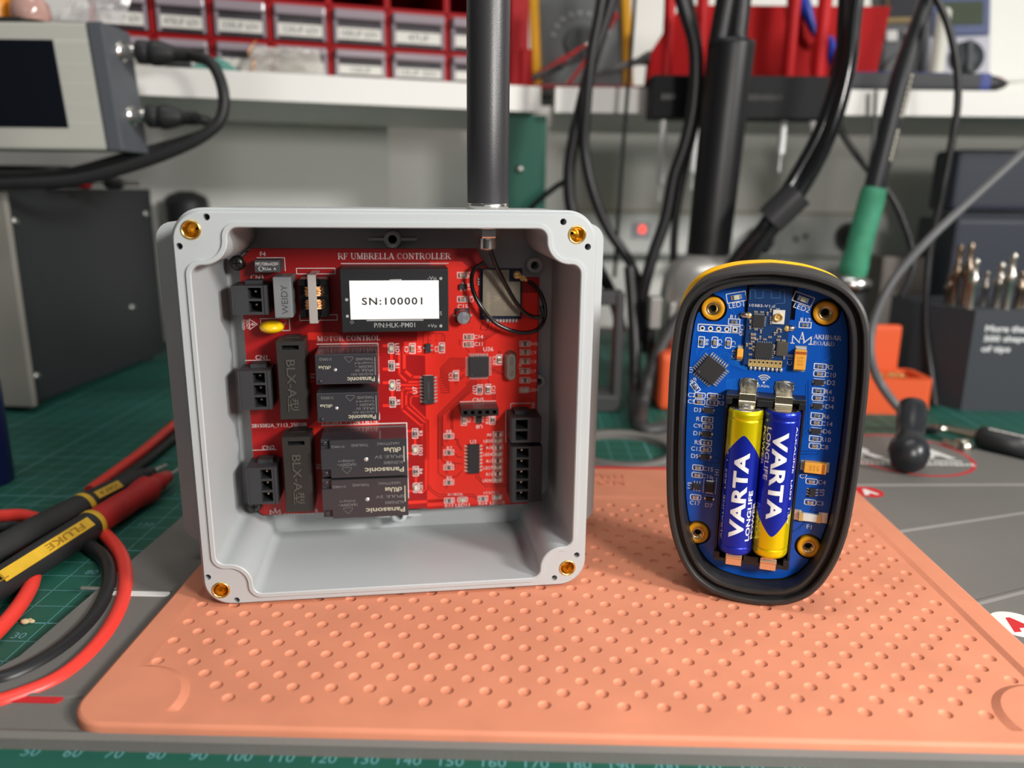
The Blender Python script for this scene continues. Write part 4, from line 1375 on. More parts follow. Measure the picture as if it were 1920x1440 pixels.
# radio module, its coax plug and the aerial lead
a, c = pt(cB, 1080, 320, 1.0), pt(cB, 1548, 890, 1.0)
x, y, w, h = (a[0] + c[0]) / 2, (a[1] + c[1]) / 2, c[0] - a[0], a[1] - c[1]
m_navy = mat('navy solder mask', srgb(18, 34, 62), 0.35)
b = MB()
b.box((x, y, ZP + .52), (w, h, 1.0), 0)
for k in range(10):
    p = pt(cB, 1165 + k * 36, 905, .6)
    b.box((p[0], p[1], ZP + .5), (.75, 1.3, 1.1), 1, .15, 1)
for k in range(3):
    p = pt(cB, 1062, 440 + k * 30, .6); b.ball((p[0], p[1], ZP + .5), (.5, .4, .5), 1, 8, 6)
rad = b.build('radio_module', [m_navy, m_tin], box)
h1 = 2.8
P = [pt(cB, *q, h1) for q in ((1110, 855), (1532, 855), (1532, 468), (1408, 468), (1408, 337), (1115, 337))]
b = MB()
m_shield = mat('shield can', (0.36, 0.31, 0.24), 0.36, .9, bump=.05, bscale=2000)
b.prism(P, ZP + 1.05, ZP + h1, 0)
zt = ZP + h1 + .01
q = pt(cB, 1182, 705, h1); b.text('E01-ML01SP4', q[0] - .2, q[1], zt, 1.15, 7.2, 1, rot=H)
q = pt(cB, 1285, 530, h1); b.text('CE', q[0], q[1], zt, 1.8, 2.6, 1, rot=H)
q = pt(cB, 1170, 430, h1); b.text('cdebyte', q[0], q[1], zt, 1.0, 3.4, 1, rot=H)
q = pt(cB, 1275, 655, h1)
b.ribbon([(q[0] - 1, q[1] + .6), (q[0] + .8, q[1]), (q[0] - .2, q[1] - .7), (q[0] - 1, q[1] - .7)], .2, zt, 1)
for k in range(3):
    q = pt(cB, 1370 + k * 40, 660, h1)
    b.text(('ID:29871346', 'www.ebyte.com', '2.4GHz SPI')[k], q[0], q[1], zt, .7, 8.0, 1, rot=H)
b.build('shield', [m_shield, mat('shield mark', srgb(176, 164, 140), .6)], rad)
b = MB()
q = pt(cB, 1500, 395, 2.5)
b.lathe([(1.35, ZP + 1), (1.35, ZP + 2.2), (1.25, ZP + 3.0), (.3, ZP + 3.05)], 0, 20, (q[0], q[1], 0))
q2 = pt(cB, 1612, 455, 3.2)
b.cyl((q[0], q[1], ZP + 2.3), (q2[0], q2[1], ZP + 2.6), .95, .6, 0, 12)
pa = Vector((q[0], q[1], 0)).lerp(Vector((q2[0], q2[1], 0)), .55)
b.box((pa.x, pa.y, ZP + 2.5), (1.4, 2.0, 1.6), 0, .2, 1, rot=math.atan2(q2[1] - q[1], q2[0] - q[0]))
lead_plug = b.build('coax_plug', [m_gold], rad)
lead = []
yt0 = OY1 - WT - 7.5
lead.append((AX + .3, yt0, AZ))
for (X, Y, hz) in ((1190, 110, 13.5), (1250, 240, 12), (1310, 390, 9.5), (1400, 560, 7.5), (1500, 720, 6.5), (1600, 830, 5.5), (1740, 872, 5), (1800, 800, 5), (1780, 660, 4.5), (1700, 530, 3.6), (1625, 462, 2.7)):
    p = pt(cB, X, Y, hz); lead.append((p[0], p[1], ZP + hz))
b = MB()
b.tube(lead[:7] + [(lead[7][0], lead[7][1], lead[7][2])], .72, 0, 10, 8)
lead2 = []
for (X, Y, hz) in ((1740, 872, 5), (1815, 890, 5.6), (1830, 800, 6), (1790, 680, 5.5), (1720, 545, 4.2), (1625, 462, 2.7)):
    pass
b = MB()
loop = [(AX + .3, yt0, AZ)]
for (X, Y, hz) in ((1192, 100, 13), (1245, 250, 11.5), (1320, 410, 9), (1400, 560, 7.5), (1490, 710, 6.6), (1580, 815, 6), (1690, 868, 6), (1790, 850, 6.5), (1768, 740, 5.8)):
    p = pt(cB, X, Y, hz); loop.append((p[0], p[1], ZP + hz))
hid = [(1700, 620, 4.5), (1500, 420, 5.2), (1320, 290, 5.5), (1130, 255, 5.5), (1015, 330, 5), (985, 460, 4.6), (1020, 620, 4.6), (1120, 790, 5), (1250, 930, 5), (1420, 1015, 5), (1580, 1045, 5.5), (1720, 1010, 6),
       (1800, 900, 7), (1810, 750, 6.4), (1760, 600, 5), (1690, 510, 3.6), (1628, 466, 2.7)]
b.tube(loop, .72, 0, 10, 8)
loop2 = []
for (X, Y, hz) in hid[3:]:
    p = pt(cB, X, Y, hz); loop2.append((p[0], p[1], ZP + hz))
p = pt(cB, 1768, 740, 5.8)
mid = [(p[0], p[1], ZP + 5.8)]
for (X, Y, hz) in ((1640, 560, 3.6), (1520, 300, 3.2), (1350, 262, 4.0), (1200, 250, 5.0)):
    p = pt(cB, X, Y, hz); mid.append((p[0], p[1], ZP + hz))
b2 = loop[-2:] 
b.tube(loop2, .72, 0, 10, 8)
b.build('aerial_lead', [mat('coax jacket', srgb(18, 18, 19), 0.22, coat=.2)], box)

# ------------------------------------------------------------------ remote control standing on its end
RF = Frame((158.9, 49.8, 0.15), math.radians(-16.5))
remote = thing('remote_control', 'open egg-shaped handheld remote standing on end, black rubber rim, blue circuit board, yellow back',
               'remote control', matrix=RF.matrix())
_hw = [(0, 0.4), (.25, 4.5), (1, 8.6), (2, 12.0), (5, 16.8), (9, 20.2), (14, 22.8), (20, 24.9), (28, 26.5), (38, 27.3), (50, 27.75), (63, 27.9), (75, 27.8), (85, 27.1), (90, 26.3),
       (94.5, 24.7), (98.5, 21.8), (101.5, 17.6), (103.6, 11.5), (104.5, 6), (104.9, .4)]
def _axis(z):
    return -4.2 - 1.5 * z / 105
_ring = [(_axis(z) + w, z) for (z, w) in _hw] + [(_axis(z) - w, z) for (z, w) in _hw[::-1]]
EGG = [(p.x, p.y) for p in smoothpath([(p[0], p[1], 0) for p in _ring], 4, True)]
_res = []
_acc = 0
# resample evenly
def resample(poly, n):
    P = [Vector(p) for p in poly] + [Vector(poly[0])]
    d = [0]
    for a, c in zip(P[:-1], P[1:]):
        d.append(d[-1] + (c - a).length)
    out, k = [], 0
    for i in range(n):
        t = d[-1] * i / n
        while d[k + 1] < t:
            k += 1
        f = (t - d[k]) / max(d[k + 1] - d[k], 1e-9)
        q = P[k].lerp(P[k + 1], f)
        out.append((q.x, q.y))
    return out
EGG = resample(EGG, 240)
def egg(d, dx=0, dy=0):
    q = inset(EGG, d) if abs(d) > 1e-6 else EGG
    return [(p[0] + dx, p[1] + dy) for p in q]
m_bright = mat('bright solder', (.60, .59, .56), .28, 1.0, bump=.7, bscale=600)
ZB = -8.5        # face of the blue board
m_seal = mat('black rubber', srgb(44, 43, 42), 0.45, var=.12, vscale=30, bump=.12, bscale=2500)
m_yel = mat('yellow shell', srgb(240, 176, 20), 0.38)
b = MB()
prof = [(.6, -19), (0, -18.4), (0, -1.6), (.25, -.5), (.9, 0), (1.7, 0), (2.0, -.5), (2.2, -3.0), (3.2, -3.0), (3.4, -1.4), (3.7, -1.0), (4.5, -1.0), (4.8, -1.6), (4.9, ZB - 1.7)]
b.loops([[(p[0], p[1], z) for p in egg(d)] for (d, z) in prof], 0, False)
b.flat(egg(4.9), ZB - 1.7, 0)
b.build('rubber_rim', [m_seal], remote)
b = MB()
prof = [(3, -18.6), (.5, -18.8), (.2, -19.6), (.5, -22), (2.4, -26), (6, -29), (11, -30)]
b.loops([[(p[0], p[1] if p[1] > .35 else .35, z) for p in egg(d, -1.2 if d < 1 else -.8, 1.0)] for (d, z) in prof], 0, True)
b.add([(p[0], p[1], -30) for p in egg(11, -.8, .6)], [list(range(240))[::-1]], 0)
back = b.build('back_shell', [m_yel], remote)

def cG(X, Y): return (1240 + X / 4.8, 480 + Y / 4.8)
def cH(X, Y): return (1240 + X / 4.8, 720 + Y / 4.8)
def cI(X, Y): return (1240 + X / 4.8, 860 + Y / 4.8)
def bp(p, h=0.0):
    return RF.px(p[0], p[1], ZB + h)
POSTS = [bp((1337, 579), .6), bp((1548, 587), .6), bp((1308, 1000), .6), bp((1516, 1026), .6)]
def inside(poly, x, y):
    c = False
    n = len(poly)
    for i in range(n):
        x0, y0 = poly[i]
        x1, y1 = poly[(i + 1) % n]
        if (y0 > y) != (y1 > y) and x < (x1 - x0) * (y - y0) / (y1 - y0) + x0:
            c = not c
    return c
def notch(poly, c, r):
    P = resample(poly, 480)
    keep = [(Vector(p) - Vector(c)).length > r for p in P]
    if all(keep):
        return P, circ(c[0], c[1], r, 24)
    n = len(P)
    s0 = next(i for i in range(n) if keep[i] and not keep[i - 1])
    P = P[s0:] + P[:s0]
    keep = keep[s0:] + keep[:s0]
    out = [p for p, k in zip(P, keep) if k]
    a0 = math.atan2(out[-1][1] - c[1], out[-1][0] - c[0])
    a1 = math.atan2(out[0][1] - c[1], out[0][0] - c[0])
    best = None
    for sgn in (1, -1):
        d = (a1 - a0) * sgn % (2 * PI)
        mid = a0 + sgn * d / 2
        if inside(poly, c[0] + r * math.cos(mid), c[1] + r * math.sin(mid)):
            best = [(c[0] + r * math.cos(a0 + sgn * d * k / 16), c[1] + r * math.sin(a0 + sgn * d * k / 16)) for k in range(1, 16)]
    return out + (best or []), None
BO = egg(5.3)
holesB = []
for c in POSTS:
    BO, hq = notch(BO, c, 4.15)
    if hq:
        holesB.append(hq)
# two slots either side of the radio module
def rectnotch(poly, xa, xb, yb):
    P = resample(poly, 480)
    keep = [not (xa < p[0] < xb and p[1] > yb) for p in P]
    n = len(P)
    s0 = next(i for i in range(n) if keep[i] and not keep[i - 1])
    P = P[s0:] + P[:s0]
    keep = keep[s0:] + keep[:s0]
    out = [p for p, k in zip(P, keep) if k]
    right_first = out[-1][0] > out[0][0]
    q = [(xb, yb), (xa, yb)] if right_first else [(xa, yb), (xb, yb)]
    q = [(q[0][0], out[-1][1])] + q + [(q[1][0], out[0][1])]
    return out + q
s1, s2 = bp(cG(748, 560)), bp(cG(785, 560))
BO = rectnotch(BO, s1[0], s2[0] + .6, bp(cG(748, 520))[1])
s3, s4 = bp(cG(1165, 575)), bp(cG(1200, 575))
BO = rectnotch(BO, s3[0] - .6, s4[0], bp(cG(1165, 575))[1])
m_blue = mat('blue solder mask', srgb(14, 82, 180), 0.28, var=.05, vscale=40)
m_bluel = mat('blue mask trace', srgb(26, 108, 206), 0.28)
m_blued = mat('blue trace gap', srgb(8, 46, 116), 0.3)
pb2 = MB()
pb2.prism(BO, ZB - 1.6, ZB, 0, holesB)
w1, w3 = ZB + .012, ZB + .03
def bgap(fn, pts, w=.16, m=1, hz=0):
    pb2.ribbon([bp(fn(*p)) for p in pts], w, w1, m)
for k in range(6):
    bgap(cG, [(520 + k * 14, 860 + k * 18 + 40), (560 + k * 8, 870 + k * 18), (600, 870 + k * 18 + 0), (720 + k * 12, 985 + k * 9), (800 + k * 30, 1000 + k * 6)], .2)
    bgap(cG, [(600 - k * 4, 1080 + k * 10), (600 + k * 16 - 10, 1110), (600 + k * 16 - 10, 1210)], .2)
bgap(cG, [(300, 760), (300, 690), (320, 640)], .2); bgap(cG, [(365, 800), (320, 840), (320, 880)], .2); bgap(cG, [(490, 800), (380, 850), (345, 900)], .2)
bgap(cG, [(580, 700), (480, 800)], .2); bgap(cG, [(720, 800), (640, 830), (540, 800)], .2); bgap(cG, [(630, 470), (660, 520)], .2); bgap(cG, [(1275, 470), (1275, 560)], .2)
bgap(cG, [(1450, 960), (1520, 910)], .2); bgap(cG, [(1520, 910), (1530, 900)], .3); bgap(cG, [(1320, 1115), (1320, 1440)], .16, 2); bgap(cH, [(1320, 0), (1320, 420), (1240, 490)], .16, 2)
bgap(cH, [(1300, 0), (1300, 400), (1240, 460)], .16, 2); bgap(cH, [(1240, 630), (1400, 630), (1450, 580)], .2, 2); bgap(cH, [(1240, 605), (1395, 605)], .2, 2); bgap(cI, [(1180, 660), (1330, 550)], .25, 2)
bgap(cH, [(470, 660), (520, 665), (530, 710), (420, 710)], .18, 2); bgap(cH, [(350, 280), (500, 285)], .16, 2); bgap(cI, [(1240, 640), (1380, 400)], .2, 2)
def bt(fn, body, X, Y, h=1.3, rot=0.0, w=None, sil=3):
    p = bp(fn(X, Y)); pb2.text(body, p[0], p[1], w3, h, w, sil, rot=rot)
for fn, body, X, Y, h, rot in (
    (cG, 'LED1', 675, 440, 1.5, .22), (cG, 'LED2', 1265, 465, 1.5, -.32), (cG, 'R11', 660, 550, 1.3, 0), (cG, 'R12', 1298, 577, 1.3, 0), (cG, 'CN5', 725, 668, 1.25, -H), (cG, 'R8', 405, 775, 1.3, -H),
    (cG, 'C6', 527, 780, 1.3, -H), (cG, 'C1', 648, 790, 1.3, -H), (cG, 'C19', 652, 885, 1.15, H), (cG, 'C18', 1157, 935, 1.4, H), (cG, 'U1', 270, 1025, 1.2, H), (cG, 'R9', 292, 1120, 1.3, .8),
    (cG, 'R2', 1515, 1000, 1.35, 0), (cG, 'C10', 1520, 1070, 1.35, 0), (cG, 'D2', 1528, 1140, 1.35, 0), (cG, 'R4', 1503, 1222, 1.35, 0), (cG, 'C12', 1507, 1285, 1.35, 0), (cG, 'D4', 1515, 1356, 1.35, 0),
    (cH, 'R6', 1483, 293, 1.35, 0), (cH, 'C14', 1490, 358, 1.35, 0), (cH, 'D6', 1492, 428, 1.35, 0), (cH, 'R10', 1478, 500, 1.35, 0), (cH, 'C8', 1466, 568, 1.35, 0),
    (cH, 'C2', 272, 98, 1.35, 0), (cH, 'C11', 545, 115, 1.35, 0), (cH, 'C5', 270, 157, 1.35, 0), (cH, 'R3', 535, 172, 1.35, 0), (cH, 'D3', 327, 232, 1.35, 0), (cH, 'R1', 340, 315, 1.35, 0), (cH, 'C9', 322, 375, 1.35, 0),
    (cH, 'D1', 318, 443, 1.35, 0), (cH, 'R5', 328, 525, 1.35, 0), (cH, 'C13', 313, 583, 1.35, 0), (cH, 'D5', 300, 648, 1.35, 0), (cH, 'C15', 420, 765, 1.35, 0), (cH, 'C16', 412, 832, 1.35, 0), (cH, 'L1', 480, 855, 1.35, 0),
    (cH, 'H1', 500, 795, 1.35, H), (cH, 'U3', 255, 913, 1.35, H), (cH, 'C17', 302, 1070, 1.35, 0), (cH, 'D7', 428, 1092, 1.35, 0), (cH, 'C7', 1280, 830, 1.35, 0), (cH, 'C4', 1445, 885, 1.35, 0),
    (cH, 'U5', 1445, 975, 1.35, H), (cH, 'C3', 1425, 1073, 1.35, 0), (cI, 'F1', 1330, 613, 1.4, 0)):
    bt(fn, body, X, Y, h, rot)
p, q = bp(cG(1370, 725)), bp(cG(1625, 725)); pb2.serif('AKHISAR', (p[0] + q[0]) / 2, p[1], w3, 1.45, q[0] - p[0], 3)
p, q = bp(cG(1368, 782)), bp(cG(1558, 782)); pb2.serif('BOARD', (p[0] + q[0]) / 2, p[1], w3, 1.35, q[0] - p[0], 3)
p = bp(cG(1265, 745)); monogram(pb2, p[0], p[1], 5.6, w3, 3)
# radio-wave sign
p = bp(cG(922, 1138))
pb2.flat(circ(p[0], p[1], .32, 12), w3, 3)
for r_ in (.9, 1.55, 2.2):
    pb2.ribbon(arcpts(p[0], p[1] + .1, r_, 45, 135, 8), .34, w3, 3)
bt(cG, '2.4GHz', 922, 1170, .8, 0, 3.2)
# test-pin row
def bbox(fn, x0, y0, x1, y1, w=.22, sides='LTRB'):
    a, c = bp(fn(x0, y0)), bp(fn(x1, y1))
    sg = {'L': [(a[0], a[1]), (a[0], c[1])], 'T': [(a[0], a[1]), (c[0], a[1])], 'R': [(c[0], a[1]), (c[0], c[1])], 'B': [(a[0], c[1]), (c[0], c[1])]}
    for q in sides:
        pb2.ribbon(sg[q], w, w3, 3)
bbox(cG, 333, 612, 702, 695, .3); bbox(cG, 628, 612, 702, 695, .3)
for k in range(5):
    p = bp(cG(370 + k * 73.5, 650 + k * 3.3))
    if k < 4:
        pb2.flat(circ(p[0], p[1], .78, 16), w3 + .01, 3)
    else:
        pb2.box((p[0], p[1], w3 + .01), (1.5, 1.5, .01), 3)
    pb2.flat(circ(p[0], p[1], .42, 12), w3 + .03, 4)
BP = []
for (fn, X, Y, rot, kind, s_) in (
    (cG, 655, 593, 0, 'resistor', .72), (cG, 1295, 622, 0, 'resistor', .72), (cG, 360, 775, H, 'resistor', .72), (cG, 480, 778, H, 'capacitor', .72), (cG, 602, 785, H, 'capacitor', .72), (cG, 305, 1180, -.9, 'resistor', .72),
    (cG, 1430, 997, 0, 'resistor', .72), (cG, 1425, 1062, 0, 'capacitor', .72), (cG, 1420, 1137, 0, 'diode', .95), (cG, 1413, 1217, 0, 'resistor', .72), (cG, 1410, 1280, 0, 'capacitor', .72), (cG, 1407, 1350, 0, 'diode', .95),
    (cH, 1400, 288, 0, 'resistor', .72), (cH, 1396, 350, 0, 'capacitor', .72), (cH, 1393, 424, 0, 'diode', .95), (cH, 1385, 495, 0, 'resistor', .72), (cH, 1382, 560, 0, 'capacitor', .72),
    (cH, 347, 105, 0, 'capacitor', .72), (cH, 462, 110, 0, 'capacitor', .72), (cH, 343, 163, 0, 'capacitor', .72), (cH, 458, 170, 0, 'resistor', .72), (cH, 425, 235, 0, 'diode', .95), (cH, 415, 322, 0, 'resistor', .72),
    (cH, 413, 383, 0, 'capacitor', .72), (cH, 408, 450, 0, 'diode', .98), (cH, 403, 530, 0, 'resistor', .72), (cH, 400, 590, 0, 'capacitor', .72), (cH, 395, 655, 0, 'diode', .98), (cH, 328, 755, 0, 'capacitor', .72),
    (cH, 322, 822, 0, 'capacitor', .72), (cH, 308, 1022, 0, 'capacitor', .72), (cH, 430, 1035, 0, 'diode', .8), (cH, 1353, 880, 0, 'capacitor', .72), (cH, 1340, 1068, 0, 'capacitor', .72),
    (cG, 675, 372, .22, 'indicator_led', 1.15), (cG, 1278, 390, -.32, 'indicator_led', 1.15)):
    p = bp(fn(X, Y), .35)
    smd(kind, p[0], p[1], ZB, rot, remote, s_)
    if kind in ('resistor', 'capacitor', 'indicator_led'):
        L_, W_ = (3.5, 1.9) if kind != 'indicator_led' else (5.8, 3.0)
        M = Matrix.Translation((p[0], p[1], 0)) @ Matrix.Rotation(rot, 4, 'Z')
        sv = pb2.M
        pb2.M = M
        pb2.flat(rrect(0, 0, L_, W_, .5 if kind == 'capacitor' else .12, 3), w3, 3, [rrect(0, 0, L_ - .5, W_ - .5, .3 if kind == 'capacitor' else .05, 3)])
        pb2.M = sv
bboard = pb2.build('circuit_board', [m_blue, m_bluel, m_blued, m_silk, m_hole], remote)

# screw posts
for c in POSTS:
    i_ = MB()
    i_.lathe([(3.4, ZB - 1.68), (3.4, ZB + .5), (3.25, ZB + .7), (1.95, ZB + .7), (1.95, ZB - .5)], 0, 32, (c[0], c[1], 0), caps=False)
    po = i_.build('screw_post', [mat('post yellow', srgb(226, 158, 24), 0.4)], remote)
    i_ = MB()
    i_.lathe([(1.95, ZB + .72), (1.7, ZB + .78), (1.35, ZB + .6), (1.3, ZB - .3), (1.0, ZB - .4), (1.0, ZB - 1.6)], 0, 24, (c[0], c[1], 0), caps=False)
    i_.flat(circ(c[0], c[1], 1.02, 20), ZB - 1.5, 1)
    i_.build('threaded_insert', [mat('insert brass', (0.62, 0.48, 0.26), 0.3, 1.0), m_hole], po)

# microcontroller set at 45 degrees, small chips
p = bp(cG(443, 1028), 1.0)
chip('chip', p[0], p[1], ZB, 6.6, 6.6, 1.1, (8, 8, 8, 8), remote, rot=math.radians(-36), pl=1.25, pw=.38)
p = bp(cH(318, 925), .8); chip('chip', p[0], p[1], ZB, 2.5, 1.9, 1.0, (0, 0, 3, 3), remote, pl=.7, pw=.3)
p = bp(cH(1360, 978), .8); chip('chip', p[0], p[1], ZB, 1.7, 2.7, 1.0, (3, 3, 0, 0), remote, pl=.8, pw=.32)
p = bp(cH(433, 935), 1.2)
b = MB()
b.box((p[0], p[1], ZB + .75), (2.6, 3.2, 1.4), 0, .2, 1); b.box((p[0], p[1] + 1.8, ZB + .3), (2.3, .7, .5), 1, .1, 1); b.box((p[0], p[1] - 1.8, ZB + .3), (2.3, .7, .5), 1, .1, 1)
b.box((p[0] - 1.9, p[1], ZB + .02), (.2, 4.6, .02), 2); b.box((p[0] + 1.9, p[1], ZB + .02), (.2, 4.6, .02), 2)
b.build('inductor', [m_epoxy, m_tin, m_silk], remote)
def tantalum(fn, X, Y, L_, W_, T_, rot, flip=1, tx=True):
    p = bp(fn(X, Y), T_)
    b = MB(Matrix.Translation((p[0], p[1], ZB)) @ Matrix.Rotation(rot, 4, 'Z'))
    b.box((0, 0, T_ / 2), (L_, W_, T_), 0, .15, 1)
    b.box((flip * L_ * .36, 0, T_ + .005), (L_ * .14, W_ * .97, .02), 1)
    if tx:
        for k, t in enumerate(('222', '16Q', '471')):
            b.text(t, L_ * (-.22 + .17 * k), 0, T_ + .02, L_ * .1, W_ * .5, 1, rot=H)
    for e in (-1, 1):
        b.box((e * (L_ / 2 + .15), 0, T_ * .3), (.35, W_ * .8, T_ * .6), 2, .05, 1)
        b.box((e * (L_ / 2 + .5), 0, .1), (.9, W_ * .95, .18), 2, .05, 1)
    return b.build('tantalum_capacitor', [m_tant, m_tband, m_tin], remote)
tantalum(cG, 1250, 938, 5.9, 3.3, 2.4, H)
tantalum(cH, 1385, 762, 6.3, 3.3, 2.4, 0)
tantalum(cG, 707, 882, 3.0, 1.8, 1.6, H, -1, False)
p = bp(cI(1337, 535), 1.4)
b = MB()
b.box((p[0], p[1], ZB + .8), (4.2, 2.4, 1.5), 0, .15, 1)
for e in (-1, 1):
    b.box((p[0] + e * 2.6, p[1], ZB + .8), (1.5, 2.6, 1.6), 1, .15, 1)
    b.box((p[0] + e * 3.8, p[1] + .1, ZB + .06), (2.6, 3.4, .1), 2)
b.build('fuse', [m_white, m_gold, m_tin], remote)

# piggyback radio board
hz = 1.1
a, c = bp(cG(788, 285), hz), bp(cG(1172, 285), hz)
d, e = bp(cG(742, 975), hz), bp(cG(1128, 1000), hz)
PX = [(d[0], d[1]), (e[0], e[1] + .1), (c[0], c[1]), (a[0], a[1])]
xm0, xm1 = (a[0] + d[0]) / 2, (c[0] + e[0]) / 2
ym0, ym1 = (d[1] + e[1]) / 2, (a[1] + c[1]) / 2
b = MB()
b.box(((xm0 + xm1) / 2, (ym0 + ym1) / 2, ZB + hz / 2 + .02), (xm1 - xm0, ym1 - ym0, hz), 0)
zt = ZB + hz + .03
def mp_(X, Y): return bp(cG(X, Y), hz)
def m2(pts, w=.12, m=2):
    b.ribbon([mp_(*p) for p in pts], w, zt, m)
m2([(800, 390), (800, 305), (845, 305), (845, 378), (915, 378), (915, 305), (990, 305), (990, 378), (1068, 378), (1068, 305), (1110, 305), (1110, 425), (1040, 425), (1000, 450)], .14, 4)
p = mp_(908, 448); b.text('10383-V1.0', p[0], p[1], zt, .8, 7.2, 1)
for k in range(8):
    p = mp_(802 + k * 38, 960 + k * 2.3)
    b.box((p[0], p[1], zt), (1.15, 2.2, .02), 3); b.flat(circ(p[0], p[1] + .3, .3, 10), zt + .03, 5)
    q = mp_(805 + k * 39, 1003 + k * 3); b.ball((q[0], q[1] - .2, ZB + .4), (.5, .75, .55), 6, 10, 6)
random.seed(3)
for k in range(70):
    p = mp_(920 + (k % 10) * 17, 640 + (k // 10) * 16); b.flat(circ(p[0], p[1], .07, 6), zt, 4)
rb = b.build('wireless_board', [mat('radio board mask', srgb(24, 56, 104), .35), m_silk, m_bluel, m_gold, mat('bare trace', srgb(70, 110, 150), .5), m_hole, m_tin], remote)
def mini(X, Y, w, h, t, mats_, nm='component', hz2=hz):
    p = bp(cG(X, Y), hz2 + t)
    i_ = MB()
    i_.box((p[0], p[1], ZB + hz + .03 + t / 2), (w, h, t), 0, min(.1, t * .3), 1)
    return p, i_
for (X, Y, w, h) in ((875, 588, 3.3, 3.6), (922, 855, 4.9, 4.7)):
    p, i_ = mini(X, Y, w, h, .8, None)
    for k in range(7):
        q = (k - 3) * w * .13
        for e_ in (-1, 1):
            i_.box((p[0] + q, p[1] + e_ * (h / 2 + .22), ZB + hz + .1), (.25, .5, .12), 1); i_.box((p[0] + e_ * (w / 2 + .22), p[1] + q, ZB + hz + .1), (.5, .25, .12), 1)
    i_.build('chip', [m_epoxy, m_tin], rb)
p, i_ = mini(1088, 835, 3.2, 4.2, .8, None); i_.box((p[0], p[1], ZB + hz + .9), (2.6, 3.5, .1), 0); i_.build('crystal', [mat('oscillator can', (0.66, .6, .5), .3, 1.0)], rb)
p, i_ = mini(1055, 550, 3.4, 4.2, .5, None)
i_.lathe([(1.25, ZB + hz + .5), (1.25, ZB + hz + 1.4), (.95, ZB + hz + 1.45), (.95, ZB + hz + .7), (.3, ZB + hz + .7), (.3, ZB + hz + 1.2), (.01, ZB + hz + 1.2)], 1, 20, (p[0], p[1], 0))
i_.build('coax_socket', [m_white, m_gold], rb)
comp = [(850, 503, 'h'), (905, 505, 'h'), (955, 520, 'v'), (985, 490, 'v'), (1045, 478, 'h'), (985, 560, 'v'), (985, 600, 'v'), (800, 590, 'v'), (800, 645, 'v'), (850, 660, 'h'), (895, 680, 'v'), (825, 705, 'H'),
        (825, 738, 'H'), (890, 735, 'v'), (820, 770, 'h'), (800, 790, 'h'), (855, 750, 'h'), (930, 750, 'h'), (975, 730, 'h'), (1040, 680, 'v'), (1075, 675, 'v'), (1055, 655, 'h'), (1020, 700, 'v'), (1060, 725, 'h'),
        (1050, 755, 'h'), (1100, 760, 'h'), (800, 830, 'h'), (830, 815, 'h'), (835, 845, 'h'), (800, 885, 'h'), (1015, 815, 'v'), (1020, 870, 'v'), (1105, 915, 'v'), (770, 800, 'v')]
for (X, Y, o_) in comp:
    s_ = .6 if o_ == 'H' else .42
    p = bp(cG(X, Y), hz + .2)
    smd('capacitor', p[0], p[1], ZB + hz + .03, H if o_ == 'v' else 0, remote, s_)
for (X, Y) in ((760, 530), (1160, 650)):
    p = bp(cG(X, Y), .8); i_ = MB()
    i_.ball((p[0], p[1], ZB + .7), (1.6, 1.0, .9), 0, 14, 8); i_.ball((p[0] + (.9 if X < 900 else -.9), p[1] - .1, ZB + 1.1), (.9, .9, .5), 1, 14, 8)
    i_.build('solder_joint', [m_bright, m_gold], remote)

# battery holder
zc = 5.9
AXL = (bp((1395.5, 767), 10.5), bp((1380, 1040), 10.5))
AXR = (bp((1463.5, 770), 10.5), bp((1448, 1042), 10.5))
lx0, rx0 = (AXL[0][0] + AXL[1][0]) / 2, (AXR[0][0] + AXR[1][0]) / 2
bt0, bt1 = AXL[1][1] - .2, AXL[0][1]
BR_ = 5.15
hx0, hx1 = lx0 - BR_ - 1.0, rx0 + BR_ + 1.0
hy0, hy1 = bt0 - 4.6, bt1 + 3.0
b = MB()
b.box(((hx0 + hx1) / 2, (hy0 + hy1) / 2, ZB + .4), (hx1 - hx0, hy1 - hy0, .7), 0)
for x_ in (hx0 + .35, hx1 - .35):
    b.box((x_, (hy0 + hy1) / 2, ZB + 2.6), (.7, hy1 - hy0, 5.0), 0, .1, 1)
b.box(((lx0 + rx0) / 2, (hy0 + hy1) / 2, ZB + 1.2), (.9, hy1 - hy0 - 3, 2.2), 0)
for (y_, e_) in ((hy1 - .6, 1), (hy0 + .6, -1)):
    b.box(((hx0 + hx1) / 2, y_, ZB + 3.2), (hx1 - hx0, 1.2, 6.2), 0, .15, 1)
    b.box(((lx0 + rx0) / 2, y_ - e_ * 1.4, ZB + 4.3), (4.6, 2.0, 4.2), 0, .15, 1)
    b.box((hx0 + .9, y_ - e_ * 1.4, ZB + 4.3), (1.8, 2.0, 4.2), 0, .15, 1); b.box((hx1 - .9, y_ - e_ * 1.4, ZB + 4.3), (1.8, 2.0, 4.2), 0, .15, 1)
hold = b.build('battery_holder', [mat('holder plastic', srgb(30, 30, 32), .35)], remote)
m_spring = mat('contact metal', (0.90, 0.78, 0.55), 0.25, 1.0)
